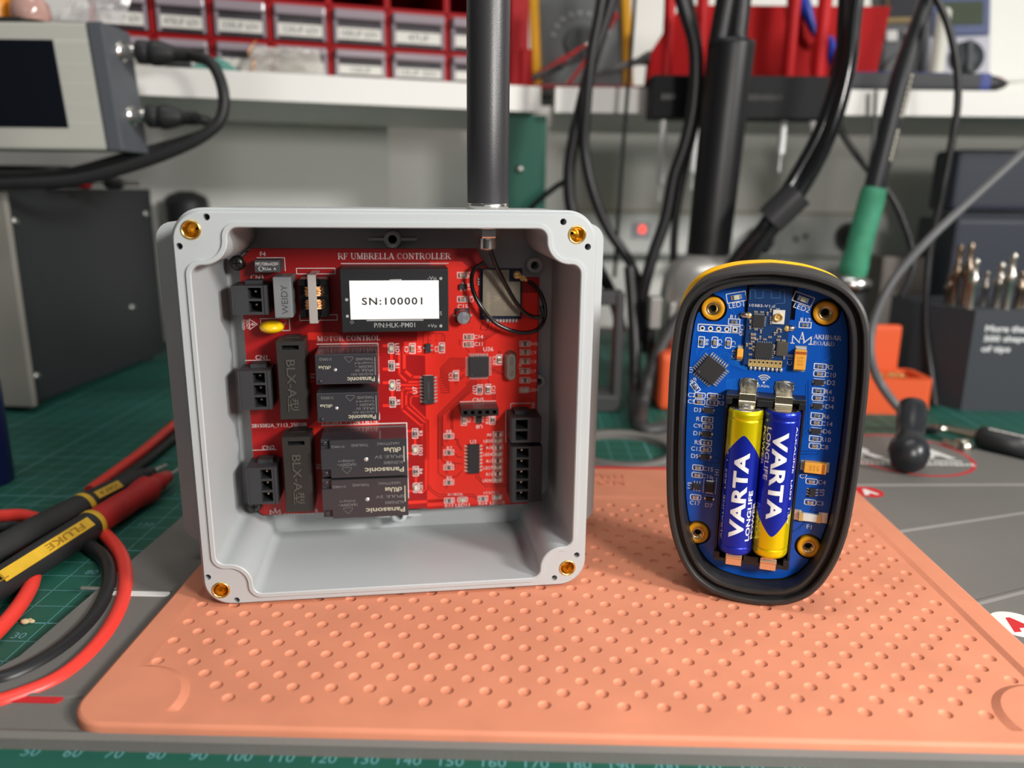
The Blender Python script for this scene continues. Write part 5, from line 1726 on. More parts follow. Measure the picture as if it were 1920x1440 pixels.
for x_ in (lx0, rx0):
    for (y_, e_) in ((hy1, 1), (hy0, -1)):
        b = MB()
        b.cyl((x_ - 2.4, y_ - e_ * 2.3, ZB + 6.3), (x_ + 2.4, y_ - e_ * 2.3, ZB + 6.3), 1.0, 1.0, 0, 16)
        b.box((x_, y_ - e_ * .6, ZB + 6.55), (4.8, 2.6, .3), 0, .1, 1)
        b.box((x_, y_ - e_ * 3.2, ZB + 5.2), (4.4, .3, 3.4), 0, .05, 1)
        b.box((x_, y_ + e_ * .25, ZB + 3.4), (4.6, .3, 6.3), 0, .05, 1)
        b.box((x_, y_ + e_ * 1.9, ZB + .28), (5.2 if e_ > 0 else 4.4, 3.8 if e_ > 0 else 3.0, .35), 0, .1, 1)
        b.build('contact', [m_spring], hold)
        i_ = MB()
        i_.ball((x_, y_ + e_ * 2.0, ZB + .3), (3.0 if e_ > 0 else 2.4, 2.4 if e_ > 0 else 1.5, .5), 0, 16, 8)
        i_.box((x_, y_ + e_ * 2.0, ZB + .5), (5.0, 3.6 if e_ > 0 else 2.4, .35), 0, .15, 1)
        i_.build('solder_pad', [m_bright], hold)

# two AAA cells
def foil_material(Ln, r):
    """yellow and blue foil: the blue field comes to a blunt point towards the positive end"""
    m = bpy.data.materials.new('battery foil')
    m.use_nodes = True
    nt = m.node_tree
    bs = nt.nodes['Principled BSDF']
    bs.inputs['Roughness'].default_value = 0.28
    bs.inputs['Metallic'].default_value = 0.62
    tc_ = nt.nodes.new('ShaderNodeTexCoord')
    sp_ = nt.nodes.new('ShaderNodeSeparateXYZ')
    nt.links.new(tc_.outputs['Object'], sp_.inputs[0])
    def math_(op, a, c=None):
        n = nt.nodes.new('ShaderNodeMath')
        n.operation = op
        for k, q in enumerate((a, c)):
            if q is None:
                continue
            if isinstance(q, (int, float)):
                n.inputs[k].default_value = q
            else:
                nt.links.new(q, n.inputs[k])
        return n.outputs[0]
    ang_ = math_('ABSOLUTE', math_('ARCTAN2', sp_.outputs[0], sp_.outputs[2]))
    near = math_('MULTIPLY', ang_, r * 1.12)
    far = math_('MULTIPLY', math_('MAXIMUM', math_('SUBTRACT', ang_, .3), 0.0), .9)
    tip = math_('MULTIPLY', math_('MAXIMUM', math_('SUBTRACT', 0.12, ang_), 0.0), r * .6)
    lim = math_('SUBTRACT', Ln * .838, math_('ADD', math_('ADD', near, far), tip))
    lim = math_('MAXIMUM', lim, Ln * .3)
    fac = math_('LESS_THAN', math_('MULTIPLY', sp_.outputs[1], 1000.0), lim)
    mx = nt.nodes.new('ShaderNodeMix')
    mx.data_type = 'RGBA'
    mx.inputs['A'].default_value = srgb(232, 214, 8) + (1,)
    mx.inputs['B'].default_value = srgb(30, 50, 186) + (1,)
    nt.links.new(fac, mx.inputs['Factor'])
    nt.links.new(mx.outputs['Result'], bs.inputs['Base Color'])
    return m
m_bw = mat('battery white print', srgb(226, 228, 226), 0.45)
def battery(label, x, ya, yb, up):
    """axis along the frame's y; up = the yellow end points up"""
    Ln = yb - ya
    O = RF.o + RF.u * x + RF.n * (ZB + zc + .1) + V(0, 0, ya)
    if up:
        R = Matrix(((RF.u.x, 0, RF.n.x), (RF.u.y, 0, RF.n.y), (0, 1, 0)))
    else:
        O = O + V(0, 0, Ln)
        R = Matrix(((-RF.u.x, 0, RF.n.x), (-RF.u.y, 0, RF.n.y), (0, -1, 0)))
    M = R.to_4x4()
    M.translation = O * S
    t = thing('battery', label, 'battery', group='battery cells in the remote', matrix=M)
    r = BR_
    # sleeve: angle a=0 towards the viewer; blue wedge coming to a point towards the yellow end (y = 0 is the flat blue end)
    b = MB()
    NA, NY = 64, 3
    def P(i, yy, rr):
        a = 2 * PI * i / NA
        return (rr * math.sin(a), yy, rr * math.cos(a))
    ys = [.0, .25, .7, 1.2, 1.5, 2.3, 2.6, 2.9] + [2.9 + (Ln - 7.1) * k / NY for k in range(1, NY + 1)] + [Ln - 3.9, Ln - 3.5, Ln - 3.1, Ln - 2.0] + [Ln - 1.7, Ln - 1.2, Ln - .7]
    def rad(yy):
        if abs(yy - 2.6) < .05 or abs(yy - Ln + 3.5) < .05:
            return r - .14
        if yy < 1.2:
            return r - .5 * (1 - yy / 1.2) ** 2
        if yy > Ln - 1.9:
            return r - .5 * ((yy - Ln + 1.9) / 1.2) ** 2
        return r
    tipa = .0
    for j in range(len(ys) - 1):
        y0, y1 = ys[j], ys[j + 1]
        ym = (y0 + y1) / 2
        for i in range(NA):
            b.add([P(i, y0, rad(y0)), P(i + 1, y0, rad(y0)), P(i + 1, y1, rad(y1)), P(i, y1, rad(y1))], [(0, 1, 2, 3)], 0, True)
    sl = None
    def wrap(body, h, w, yc, a0, bold, mi_=2):
        v, f = glyphs(body, bold, 1.0, 0.0)
        # subdivide through bmesh so the letters follow the cylinder
        x0, x1 = min(p[0] for p in v), max(p[0] for p in v)
        yy0, yy1 = min(p[1] for p in v), max(p[1] for p in v)
        bm = bmesh.new()
        vs = [bm.verts.new((p[0], p[1], 0)) for p in v]
        for q in f:
            try:
                bm.faces.new([vs[k] for k in q])
            except ValueError:
                pass
        for k in range(7):
            yc_ = yy0 + (yy1 - yy0) * (k + .5) / 7
            bmesh.ops.bisect_plane(bm, geom=bm.verts[:] + bm.edges[:] + bm.faces[:], plane_co=(0, yc_, 0), plane_no=(0, 1, 0))
        bm.verts.index_update()
        out = []
        for q in bm.verts:
            s_along = (q.co.x - (x0 + x1) / 2) / (x1 - x0) * w
            s_acr = -(q.co.y - (yy0 + yy1) / 2) / (yy1 - yy0) * h
            a = a0 + s_acr / r
            out.append(((r + .03) * math.sin(a), yc + s_along, (r + .03) * math.cos(a)))
        b.add(out, [[q.index for q in fc.verts] for fc in bm.faces], mi_)
        bm.free()
    wrap('VARTA', 4.4, Ln * .59, Ln * .42, 0.0, .035)
    wrap('LONGLIFE', 1.55, Ln * .35, Ln * .28, .72, .02)
    wrap('POWER', 1.5, Ln * .26, Ln * .24, 1.12, .02)
    wrap('ALKALINE  LR03  1.5V', .75, Ln * .66, Ln * .42, -.98, 0)
    b.build('sleeve', [foil_material(Ln, r), m_bw, m_bw], t)
    e = MB()
    e.lathe([(r - .5, Ln - .7), (r - .7, Ln - .5), (2.2, Ln - .45), (1.9, Ln - .3), (1.8, Ln + .55), (1.5, Ln + .65)], 0, 28, (0, 0, 0), (0, 1, 0))
    e.build('positive_cap', [m_nick], t)
    e = MB()
    e.lathe([(r - .6, .02), (r - .9, -.12), (1, -.12)], 0, 28, (0, 0, 0), (0, 1, 0))
    e.build('negative_end', [m_nick], t)
    return t
battery('left battery cell in the remote, blue at the bottom with the yellow end up', lx0, bt0, bt1, True)
battery('right battery cell in the remote, blue at the top with the yellow end down', rx0, bt0 - .1, bt1 - .1, False)

# ------------------------------------------------------------------ test probes and their leads, left foreground
m_pblk = mat('probe black rubber', srgb(36, 36, 37), 0.55, bump=.12, bscale=1800)
m_pred = mat('probe red', srgb(178, 30, 30), 0.5, var=.08, vscale=60)
m_pyel = mat('probe yellow inlay', srgb(206, 164, 40), 0.42, var=.12, vscale=120)
m_rcab = mat('red silicone cable', srgb(232, 62, 52), 0.38)
m_bcab = mat('black cable', srgb(32, 32, 34), 0.42)
def probe(name, label, tail, collar, tip, front_mat, wz):
    A, B, C = onz(*tail, wz), onz(*collar, wz), onz(*tip, wz)
    ax = (C - A).normalized()
    Lc, Lt = (B - A).dot(ax), (C - A).dot(ax)
    R = frame_to(ax)
    # rotate so that local y looks up
    up = V(0, 0, 1)
    x_ = up.cross(ax).normalized()
    y_ = ax.cross(x_)
    M = Matrix(((x_.x, y_.x, ax.x, A.x * S), (x_.y, y_.y, ax.y, A.y * S), (x_.z, y_.z, ax.z, A.z * S), (0, 0, 0, 1)))
    t = thing(name, label, 'test probe', matrix=M)
    b = MB()
    b.lathe([(3.4, -4), (4.6, 0), (5.2, 20), (5.5, Lc - 25), (5.6, Lc - 1.5)], 0, 28)
    b.build('handle', [m_pblk], t)
    b = MB()
    b.lathe([(5.55, Lc - 1.4), (5.75, Lc - 1.0), (5.75, Lc + .9), (5.5, Lc + 1.2)], 0, 28)
    b.build('collar', [m_pyel], t)
    b = MB()
    q = Lt - Lc
    b.lathe([(5.3, Lc + 1.2), (5.2, Lc + q * .3), (4.9, Lc + q * .5), (5.7, Lc + q * .62), (5.9, Lc + q * .68), (4.3, Lc + q * .74), (3.7, Lc + q * .8), (4.1, Lc + q * .84), (3.3, Lc + q * .88),
             (2.8, Lc + q * .97), (1.6, Lt)], 0, 28)
    b.build('finger_guard', [front_mat], t)
    b = MB()
    b.lathe([(1.0, Lt), (.95, Lt + 5), (.75, Lt + 8), (.1, Lt + 9.5)], 0, 16)
    b.build('tip', [m_nick], t)
    return t, Lc, Lt, M
WZ = ZM + 6.3
t1, Lc, Lt, M1 = probe('test_probe', 'red-nosed black test probe with yellow lettered inlay, lying nearest the front left', (-70, 1138), (188, 985), (318, 891), m_pred, WZ)
# inlay plate with raised letters, facing the viewer from above
def inlay(t, z0, z1, ang, w, body, zc, wl, rev=True):
    b = MB(Matrix.Rotation(ang, 4, 'Z'))
    r = 5.35
    b.box((0, r, (z0 + z1) / 2), (w, .7, z1 - z0), 0, .25, 2)
    T = Matrix(((0, 1, 0, 0), (0, 0, 1, r + .33), (1, 0, 0, 0), (0, 0, 0, 1)))
    for (tx, zz, ww, hh) in body:
        b.text(tx, zz, 0, 0, hh, ww, 1, rot=PI if rev else 0, thick=.22, bold=.01, M=T)
    return b.build('inlay', [m_pyel, mat('inlay letter', srgb(150, 112, 22), .4)], t)
inlay(t1, 12, Lc - 5, 0.75, 4.2, [('FLUKE', Lc - 19, 19, 2.5), ('TL175', Lc - 55, 16, 2.2)], 0, 0)
t2, Lc2, Lt2, M2 = probe('test_probe', 'all-black test probe with yellow collar, lying behind the red-nosed probe', (-70, 1066), (142, 949), (288, 884), m_pblk, WZ + .6)
inlay(t2, Lc2 + 3.5, Lc2 + 17, 0.75, 3.6, [('CAT II', Lc2 + 10, 9, 1.5)], 0, 0)
def cable(name, label, pts, r, m, cat='cable', n=12, sub=10, group=None, r2=None):
    b = MB()
    b.tube(pts, r2 or r, 0, n, sub)
    return tag(b.build(name, [m]), label, cat, group)
zc1 = ZM + 2.5
cable('test_lead', 'red silicone lead looping round in front of the black lead, lower left',
      [onz(-60, 1330, zc1), onz(20, 1312, zc1), onz(120, 1268, zc1), onz(195, 1195, zc1), onz(232, 1120, zc1), onz(232, 1055, zc1), onz(208, 1014, zc1), onz(170, 985, zc1), onz(120, 968, zc1)], 2.45, m_rcab, 'test lead')
cable('test_lead', 'black lead looping inside the red lead, lower left',
      [onz(-60, 1282, ZM + 2.5), onz(20, 1270, ZM + 2.5), onz(110, 1222, ZM + 2.5), onz(175, 1160, ZM + 2.5), onz(204, 1100, ZM + 2.5), onz(200, 1055, ZM + 2.5), onz(172, 1028, ZM + 2.5), onz(120, 1000, ZM + 2.5)], 2.45, m_bcab, 'test lead')
cable('test_lead', 'red lead passing under the tails of both probes at the left edge',
      [onz(-60, 1235, zc1), onz(0, 1178, zc1), onz(40, 1130, zc1), onz(62, 1085, zc1), onz(60, 1040, zc1), onz(30, 1000, zc1)], 2.45, m_rcab, 'test lead')
cable('test_lead', 'red lead crossing the mat above the black probe at the left edge',
      [onz(-60, 968, zc1), onz(0, 967, zc1), onz(40, 966, zc1), onz(80, 975, zc1)], 2.45, m_rcab, 'test lead')
cable('test_lead', 'black lead beside the upper red lead at the left edge',
      [onz(-60, 992, zc1), onz(0, 989, zc1), onz(30, 988, zc1), onz(60, 996, zc1)], 2.2, m_bcab, 'test lead')
cable('test_lead', 'red lead running away behind the probe tips towards the grey box',
      [onz(168, 920, zc1), onz(215, 886, zc1), onz(270, 845, zc1), onz(330, 795, zc1), onz(380, 760, zc1)], 2.45, m_rcab, 'test lead')
cable('test_lead', 'black lead running away beside the red lead behind the probe tips',
      [onz(215, 905, zc1 - .2), onz(270, 868, zc1 - .2), onz(335, 815, zc1 - .2), onz(385, 780, zc1 - .2)], 2.2, m_bcab, 'test lead')
b = MB()
p = onz(48, 1170, ZM)
for (dx, dy, r_) in ((0, 0, 1.4), (1.6, .6, 1.0), (-1.2, .8, .9), (.4, 1.6, .8)):
    b.ball((p.x + dx, p.y + dy, ZM + r_ * .6), (r_, r_ * .8, r_ * .6), 0, 8, 6)
tag(b.build('crumb', [mat('crumb', srgb(190, 170, 130), .8)]), 'small beige crumb on the gridded mat below the probes', 'crumb')
# blue bottle at the very edge
b = MB()
p = onz(-32, 905, ZM)
b.lathe([(11.5, .02), (12.5, 1), (12.5, 46), (11, 50), (5, 54), (5, 62)], 0, 32, (p.x, p.y, ZM))
tag(b.build('bottle', [mat('navy plastic', srgb(18, 22, 74), .35)]), 'dark blue bottle at the left edge below the black instrument case', 'bottle')

# ------------------------------------------------------------------ power supply
m_case = mat('case grey-black', srgb(40, 42, 45), 0.48, var=.04, vscale=10)
m_front = mat('beige front panel', srgb(150, 146, 138), .55)
pc_ = onz(62, 772, ZM)
pbk = onz(312, 668, ZM)
xs = pc_.x
ang = math.atan2(pbk.y - pc_.y, pbk.x - pc_.x) - PI / 2
psu = thing('power_supply', 'black bench instrument case with a beige front panel, on the mat at left', 'power supply', loc=(pc_.x, pc_.y, ZM), rotz=ang)
dy = (pbk - pc_).length
HP = 128.5
b = MB()
b.box((-110, dy / 2 + 1.5, 4 + (HP - 4) / 2), (220, dy - 3, HP - 4), 0, .6, 1)
b.build('case', [m_case], psu)
b = MB()
b.box((-108.5, -1, 4 + (HP - 4) / 2 + 1), (223, 4, HP - 1), 0, .6, 1)
b.build('front_panel', [m_front], psu)
for (yy, zz) in ((7, HP - 18), (7, 20), (dy - 10, HP - 18), (dy - 42, 45)):
    b = MB(); b.lathe([(2.6, 0), (2.4, 1.0), (1.2, 1.6), (.1, 1.7)], 0, 16, (0, yy, zz), (1, 0, 0)); b.build('screw', [mat('zinc', (1, 1, 1))], psu)
for (xx, yy) in ((-12, 14), (-12, dy - 14), (-205, 14), (-205, dy - 14)):
    b = MB(); b.lathe([(7, .02), (7, 4.05)], 0, 20, (xx, yy, 0)); b.build('foot', [m_blackm], psu)

# ------------------------------------------------------------------ small oscilloscope above the case
YS = 268.0
tr_ = at(178, 42, YS); br_ = at(218, 282, YS)
scope = thing('oscilloscope', 'pale grey handheld oscilloscope with a dark screen and slate side, upper left', 'oscilloscope', loc=(br_.x, YS, br_.z), rotz=0.02)
hS = tr_.z - br_.z
lean = (tr_.x - br_.x) / hS
def sx_at(z): return lean * z
m_pale = mat('pale casing', srgb(196, 196, 186), .5, var=.02, vscale=12)
m_slate = mat('slate side', srgb(88, 92, 98), .5)
m_screen = mat('screen glass', srgb(18, 22, 30), .45, spec=.15)
b = MB()
Wd, Td = 150, 30
Sh = Matrix.Identity(4)
Sh[0][2] = lean
b.M = Sh
b.box((-Wd / 2 - 4.4, Td / 2, hS / 2), (Wd, Td, hS), 0, 1.5, 2)
b.box((-Wd / 2 - 4.4, .2, hS - 9), (Wd, .5, .5), 1)
for k in range(5):
    b.box((-18, -.05, hS * (.22 + k * .155)), (22, .1, .25), 1)
b.build('casing', [m_pale, mat('casing seam', srgb(222, 222, 214), .6)], scope)
b = MB(Sh)
b.box((0, Td / 2 - .6, hS / 2), (8.6, Td + 1.2, hS + 1.0), 0, 1.2, 2)
b.text('5', 4.32, 0, 0, 4, None, 1, M=Matrix(((0, 0, 1, 0), (1, 0, 0, Td * .55), (0, 1, 0, hS * .92), (0, 0, 0, 1))))
b.build('side_cover', [m_slate, m_blackm], scope)
b = MB(Sh)
s0, s1 = at(112, 75, YS), at(130, 240, YS)
zt_, zb_ = s0.z - br_.z, s1.z - br_.z
xr_ = s1.x - br_.x - lean * zb_
b.box((xr_ - 60, -.1, (zt_ + zb_) / 2), (120, .6, zt_ - zb_), 0, .2, 1)
b.build('screen', [m_screen], scope)
b = MB(Sh)
b.box((-95, 14, hS + 1.6), (110, 22, 3.0), 0, .8, 2)
b.build('top_pad', [mat('dark olive rubber', srgb(44, 44, 40), .6)], scope)
b = MB()
zz = br_.z
jacks = []
for (X, Y) in ((205, 97), (224, 217)):
    q = at(X, Y, YS + Td / 2)
    zl_ = q.z - br_.z
    xl = lean * zl_ + 4.2
    j = MB()
    j.lathe([(5.2, 0), (5.2, 1.2), (3.8, 1.4)] + [v for k in range(5) for v in ((3.9, 1.8 + k * 1.2), (3.4, 2.4 + k * 1.2))] + [(3.4, 9)], 0, 20, (xl, Td / 2, zl_), (1, 0, 0))
    j.build('jack', [m_nick], scope)
    jacks.append((br_.x + xl, YS + Td / 2, q.z))
def bnc(label, j, endpx, pts, rr):
    e = at(endpx[0], endpx[1], YS + Td / 2 + 2)
    a = V(j[0] + 9.2, j[1], j[2])
    d = e - a
    Ld = d.length
    ax = d.normalized()
    b = MB()
    b.lathe([(5.8, 0), (6.2, .6), (6.2, Ld * .2), (5.9, Ld * .21), (5.9, Ld * .24), (6.8, Ld * .27), (6.8, Ld * .36), (6.2, Ld * .45), (4.3, Ld * .66), (3.7, Ld * .7)] +
            [v for k in range(6) for v in ((3.9, Ld * (.71 + k * .048)), (3.2, Ld * (.735 + k * .048)))] + [(2.6, Ld)], 0, 24, a, ax)
    P = [e - ax * 2] + pts
    b.tube(P, rr, 0, 12, 10)
    return tag(b.build('probe_cable', [mat('rubber cable', srgb(40, 40, 41), .5)]), label, 'cable')
bnc('black coax cable plugged into the upper jack of the oscilloscope, arching to the right', jacks[0], (362, 104),
    [at(395, 118, 274), at(416, 160, 269), at(419, 205, 267), at(402, 238, 265), at(350, 272, 263), at(250, 310, 261), at(140, 338, 259), at(20, 346, 257), at(-120, 350, 255)], 3.1)
bnc('black coax cable with a tapered plug in the lower jack of the oscilloscope', jacks[1], (374, 222),
    [at(392, 228, 291), at(402, 238, 299), at(385, 250, 305), at(330, 268, 305), at(230, 296, 299), at(120, 325, 295), at(0, 332, 295), at(-120, 330, 295)], 3.0)
# things on the scope and below it
b = MB()
q = at(58, 32, YS + 16)
b.lathe([(9, 0), (10.2, 3), (9.5, 9), (5, 14), (2.6, 17), (2.4, 28)], 0, 28, (q.x, q.y, tr_.z + 3.15))
b.lathe([(2.7, 20), (2.9, 30)], 1, 20, (q.x, q.y, tr_.z + 3.15))
tag(b.build('oil_bottle', [mat('pinkish liquid', srgb(190, 150, 140), .1, spec=.7, coat=.5), mat('steel needle', (.7, .7, .68), .3, 1.0)]), 'small round dropper bottle of pinkish liquid on top of the oscilloscope', 'bottle')
b = MB()
q = at(-8, 14, YS + 20)
b.lathe([(9, 0), (9, 46), (8, 48)], 0, 28, (q.x, q.y, tr_.z + 3.15))
tag(b.build('canister', [mat('amber plastic', srgb(226, 140, 20), .4)]), 'amber canister at the top left corner, on the oscilloscope', 'canister')
def bag(name, label, quad, mat_, seed, amp=2.0, th=6.0):
    """a crumpled plastic pouch between four points"""
    rnd = random.Random(seed)
    A, B, C, D = [Vector(v) for v in quad]
    N = 9
    b = MB()
    nrm = (B - A).cross(D - A).normalized()
    for side in (1, -1):
        g = []
        for j in range(N + 1):
            for i in range(N + 1):
                u, v = i / N, j / N
                p = A.lerp(B, u).lerp(D.lerp(C, u), v)
                f = math.sin(PI * u) * math.sin(PI * v)
                g.append(p + nrm * side * (th * f + (rnd.uniform(-amp, amp) if 0 < i < N and 0 < j < N else 0)) + V(0, 0, rnd.uniform(-.5, .5) * amp * f))
        fs = []
        for j in range(N):
            for i in range(N):
                k = j * (N + 1) + i
                q = (k, k + 1, k + N + 2, k + N + 1)
                fs.append(q if side > 0 else q[::-1])
        b.add(g, fs, 0, False)
    return tag(b.build(name, [mat_]), label, 'bag')
m_clear = mat('clear film', srgb(225, 222, 222), .12, alpha=.34, spec=.8)
qz = tr_.z + 1.2
bag('plastic_bag', 'clear plastic pouch standing on the right end of the oscilloscope', [at(112, 38, 287), at(232, 46, 291), at(262, -60, 299), at(150, -60, 295)], m_clear, 5, 1.2, 5)
# crocodile clips and lead coil on the instrument case
ztop = ZM + HP
b = MB()
for k in range(4):
    r_ = 26 - k * 2.2
    cxx, cyy = at(40, 320, 330).x, 332
    b.tube([(cxx + r_ * math.cos(a) * 1.5, cyy + r_ * math.sin(a) * .7, ztop + 2.6 + k * 3.1) for a in [2 * PI * i / 18 for i in range(19)]], 2.0, 0, 8, 3)
tag(b.build('lead_coil', [m_bcab]), 'black lead coiled on the instrument case beneath the oscilloscope', 'cable')
def croc(label, pa, pbx, m):
    d = (pbx - pa)
    ax = d.normalized()
    L_ = d.length
    b = MB()
    b.lathe([(2.2, 0), (3.4, 2), (3.6, L_ * .4), (2.6, L_ * .55)], 0, 16, pa, ax)
    b.box(pa + ax * L_ * .75 + V(0, 0, .9), (L_ * .55, 3.0, 1.2), 1, .2, 1, rot=math.atan2(ax.y, ax.x))
    b.box(pa + ax * L_ * .75 + V(0, 0, -.9), (L_ * .55, 3.0, 1.2), 1, .2, 1, rot=math.atan2(ax.y, ax.x))
    return tag(b.build('crocodile_clip', [m, m_nick]), label, 'clip')
croc('red crocodile clip lying below the oscilloscope', V(at(140, 300, 318).x, 318, ztop + 3.7), V(at(185, 300, 318).x, 320, ztop + 3.7), m_pred)
croc('black crocodile clip lying below the right end of the oscilloscope', V(at(190, 300, 330).x, 330, ztop + 3.7), V(at(255, 300, 330).x, 332, ztop + 3.7), m_blackm)
b = MB()
a, c = at(330, 365, 470), at(392, 470, 470)
b.cyl((a.x + 10, 470, ZM + .1), (a.x + 8, 470, a.z - 6), 17, 17, 0, 28)
b.lathe([(17, 0), (15, 5), (8, 8), (6, 9)], 0, 28, (a.x + 8, 470, a.z - 6))
tag(b.build('adapter', [m_blackm]), 'black cylindrical canister standing behind the instrument case', 'canister')

# ------------------------------------------------------------------ red drawer cabinet on the left shelf board
def onl(px, py, back):
    """(distance along the left board, height) of a pixel on the plane parallel to its edge"""
    n = V(_ln.x, _ln.y, 0)
    p0 = PL0 + n * back
    d = ray(px, py)
    p = CAMP + d * ((p0 - CAMP).dot(n) / d.dot(n))
    return ((p - PL0).dot(V(_ld.x, _ld.y, 0)), p.z)
CBK = 26.0
cM = Matrix(((-_ld.x, _ln.x, 0, (PL0.x + _ln.x * CBK) * S), (-_ld.y, _ln.y, 0, (PL0.y + _ln.y * CBK) * S), (0, 0, 1, ZS1 * S + .00005), (0, 0, 0, 1)))
cab = thing('drawer_cabinet', 'red drawer cabinet with clear labelled drawers on the left shelf board', 'drawer cabinet', matrix=cM)
m_cred = mat('cabinet red', srgb(158, 20, 26), .55, spec=.2)
cols = [onl(x, 60, CBK)[0] for x in (178, 288, 396, 507, 618, 727, 838, 948)]
zrow = [onl(507, 146, CBK)[1] - ZS1, onl(507, 82, CBK)[1] - ZS1]
rh = zrow[1] - max(zrow[0], 1.0)
zr = [1.2, zrow[1], zrow[1] + rh * 1.25, zrow[1] + rh * 2.5]
b = MB()
D_ = 120
for k, t in enumerate(cols):
    b.box((-t, D_ / 2, zr[3] / 2), (4.2, D_, zr[3] - .1), 0, .5, 1)
for z in zr:
    b.box((-(cols[0] + cols[-1]) / 2, D_ / 2, z + .6), (cols[0] - cols[-1], D_, 3.6), 0, .5, 1) if z > 2 else b.box((-(cols[0] + cols[-1]) / 2, D_ / 2, 1.3), (cols[0] - cols[-1], D_, 2.4), 0, .5, 1)
b.box((-(cols[0] + cols[-1]) / 2, D_ - 2, zr[3] / 2), (cols[0] - cols[-1], 3, zr[3] - .2), 0)
te = onl(982, 60, CBK)[0]
b.box((-(cols[-1] + te) / 2, D_ / 2 - 6, zr[3] / 2), (cols[-1] - te, D_ + 12, zr[3] - .1), 0, 1.5, 2)
b.box((-te - 2, -10, 13), (9, 9, 26), 0, 2, 2)
b.build('carcass', [m_cred], cab)
m_dr = mat('smoky drawer plastic', srgb(150, 138, 146), .2, spec=.6)
m_dk = mat('drawer dark contents', srgb(52, 46, 52), .5, var=.3, vscale=90)
m_lab = mat('drawer label', srgb(226, 224, 216), .6)
m_ltx = mat('label ink', srgb(110, 112, 112), .6)
names_ = [['', '', '', '', '120UF', '10UF 50V', ''], ['1000UF 63V', '470UF 63V', '330UF 63V', '220UF 63V', '100UF 63V', '47UF', '22UF'], ['', '', '', '', '', '', '']]
for r in range(2):
    for k in range(7):
        xa, xb = -cols[k] + 2.6, -cols[k + 1] - 2.6
        za, zb = (zr[r] + 2.9 if r else 3.0), zr[r + 1] - 1.6
        w, h = xb - xa, zb - za
        d = MB()
        d.box(((xa + xb) / 2, 50, za + h * .35), (w, 100, h * .68), 1, .6, 1)
        d.box(((xa + xb) / 2, -1.0, za + h / 2), (w, 2.0, h), 1, .4, 1)
        d.box(((xa + xb) / 2, -4.0, zb - h * .15), (w * .98, 7, h * .3), 0, 1.2, 2)
        d.box((xa + 1.2, -2.4, za + h / 2), (2.4, 1.6, h), 0, .4, 1); d.box((xb - 1.2, -2.4, za + h / 2), (2.4, 1.6, h), 0, .4, 1)
        dr = d.build('drawer', [m_dr, m_dk], cab)
        lb = MB()
        lz = za + h * .3 if r else za + h * .27
        lb.box(((xa + xb) / 2, -2.6, lz), (w * .86, .5, h * .36), 0, .1, 1)
        if names_[r][k]:
            T = Matrix(((1, 0, 0, (xa + xb) / 2), (0, 0, -1, -2.9), (0, 1, 0, lz), (0, 0, 0, 1)))
            lb.text(names_[r][k], 0, 0, 0, h * .2, w * (.72 if len(names_[r][k]) > 6 else .4), 1, bold=.01, M=T)
        lb.build('label', [m_lab, m_ltx], dr)
def sp(px, py, back=10):
    t, z = onl(px, py, back)
    return lshelf(t, back, max(z, ZS1 + .4))
m_film2 = mat('crumpled film', srgb(216, 212, 205), .15, alpha=.5, spec=.8)
bag('plastic_bag', 'crumpled clear bag of shiny parts in front of the drawers', [sp(450, 140, 6), sp(612, 148, 6), sp(596, 92, 12), sp(478, 88, 12)], m_film2, 11, 2.4, 7)
bag('plastic_bag', 'teal pouch lying on the shelf edge in front of the drawers', [sp(352, 138, 8), sp(452, 141, 8), sp(425, 116, 12), sp(385, 110, 12)], mat('teal film', srgb(104, 160, 150), .3), 12, 1.4, 6)
bag('plastic_bag', 'small crumpled white pouch on the shelf beside the oscilloscope', [sp(236, 138, 8), sp(318, 138, 8), sp(306, 118, 12), sp(240, 112, 12)], mat('white film', srgb(196, 192, 184), .25, alpha=.8), 13, 1.6, 6)
b = MB()
p = sp(335, 128, 3)
b.box((p.x, p.y, ZS1 + 4.2), (15, 8, 8), 0, 1, 2, rot=LANG)
tag(b.build('black_clip', [m_blackm]), 'small black clip lying on the shelf between the white and teal pouches', 'clip')
b = MB()
b.tube([sp(472, 136, 4), sp(476, 118, 4), sp(466, 100, 5), sp(474, 84, 6), sp(480, 76, 6)], .5, 0, 8, 8)
tag(b.build('copper_wire', [m_cu]), 'bent copper wire in front of the drawers, beside the bag of shiny parts', 'wire')

# ------------------------------------------------------------------ multimeter and its leads on the right shelf board
YF = 403.0
def q_(px, py, Y):
    p = at(px, py, Y)
    return p
m_mgrey = mat('meter grey', srgb(96, 100, 100), .5, var=.04, vscale=20)
m_myel = mat('meter yellow', srgb(214, 156, 30), .45)
Ym = 462.0
a, c = at(1002, 160, Ym), at(1184, 160, Ym)
mm = thing('multimeter', 'grey multimeter with yellow bumpers leaning on the shelf behind the thick black cable', 'multimeter', loc=((a.x + c.x) / 2, Ym, ZS1 + .1))
mm.rotation_euler = (math.radians(-12), math.radians(-3), 0)
W_ = c.x - a.x
b = MB()
b.box((0, 10, 62), (W_ * .9, 24, 124), 0, 5, 3)
b.build('body', [m_mgrey], mm)
for e in (-1, 1):
    b = MB()
    b.box((e * W_ * .47, 8, 62), (7.5, 30, 124), 0, 3, 3)
    b.build('bumper', [m_myel], mm)
b = MB()
b.lathe([(13, 0), (12.5, 2), (11, 2.2)], 0, 32, (0, -2.1, 40), (0, -1, 0))
b.box((0, -5, 40), (4, 4, 20), 0, 1, 2)
b.build('dial', [mat('meter dial', srgb(70, 74, 74), .5)], mm)
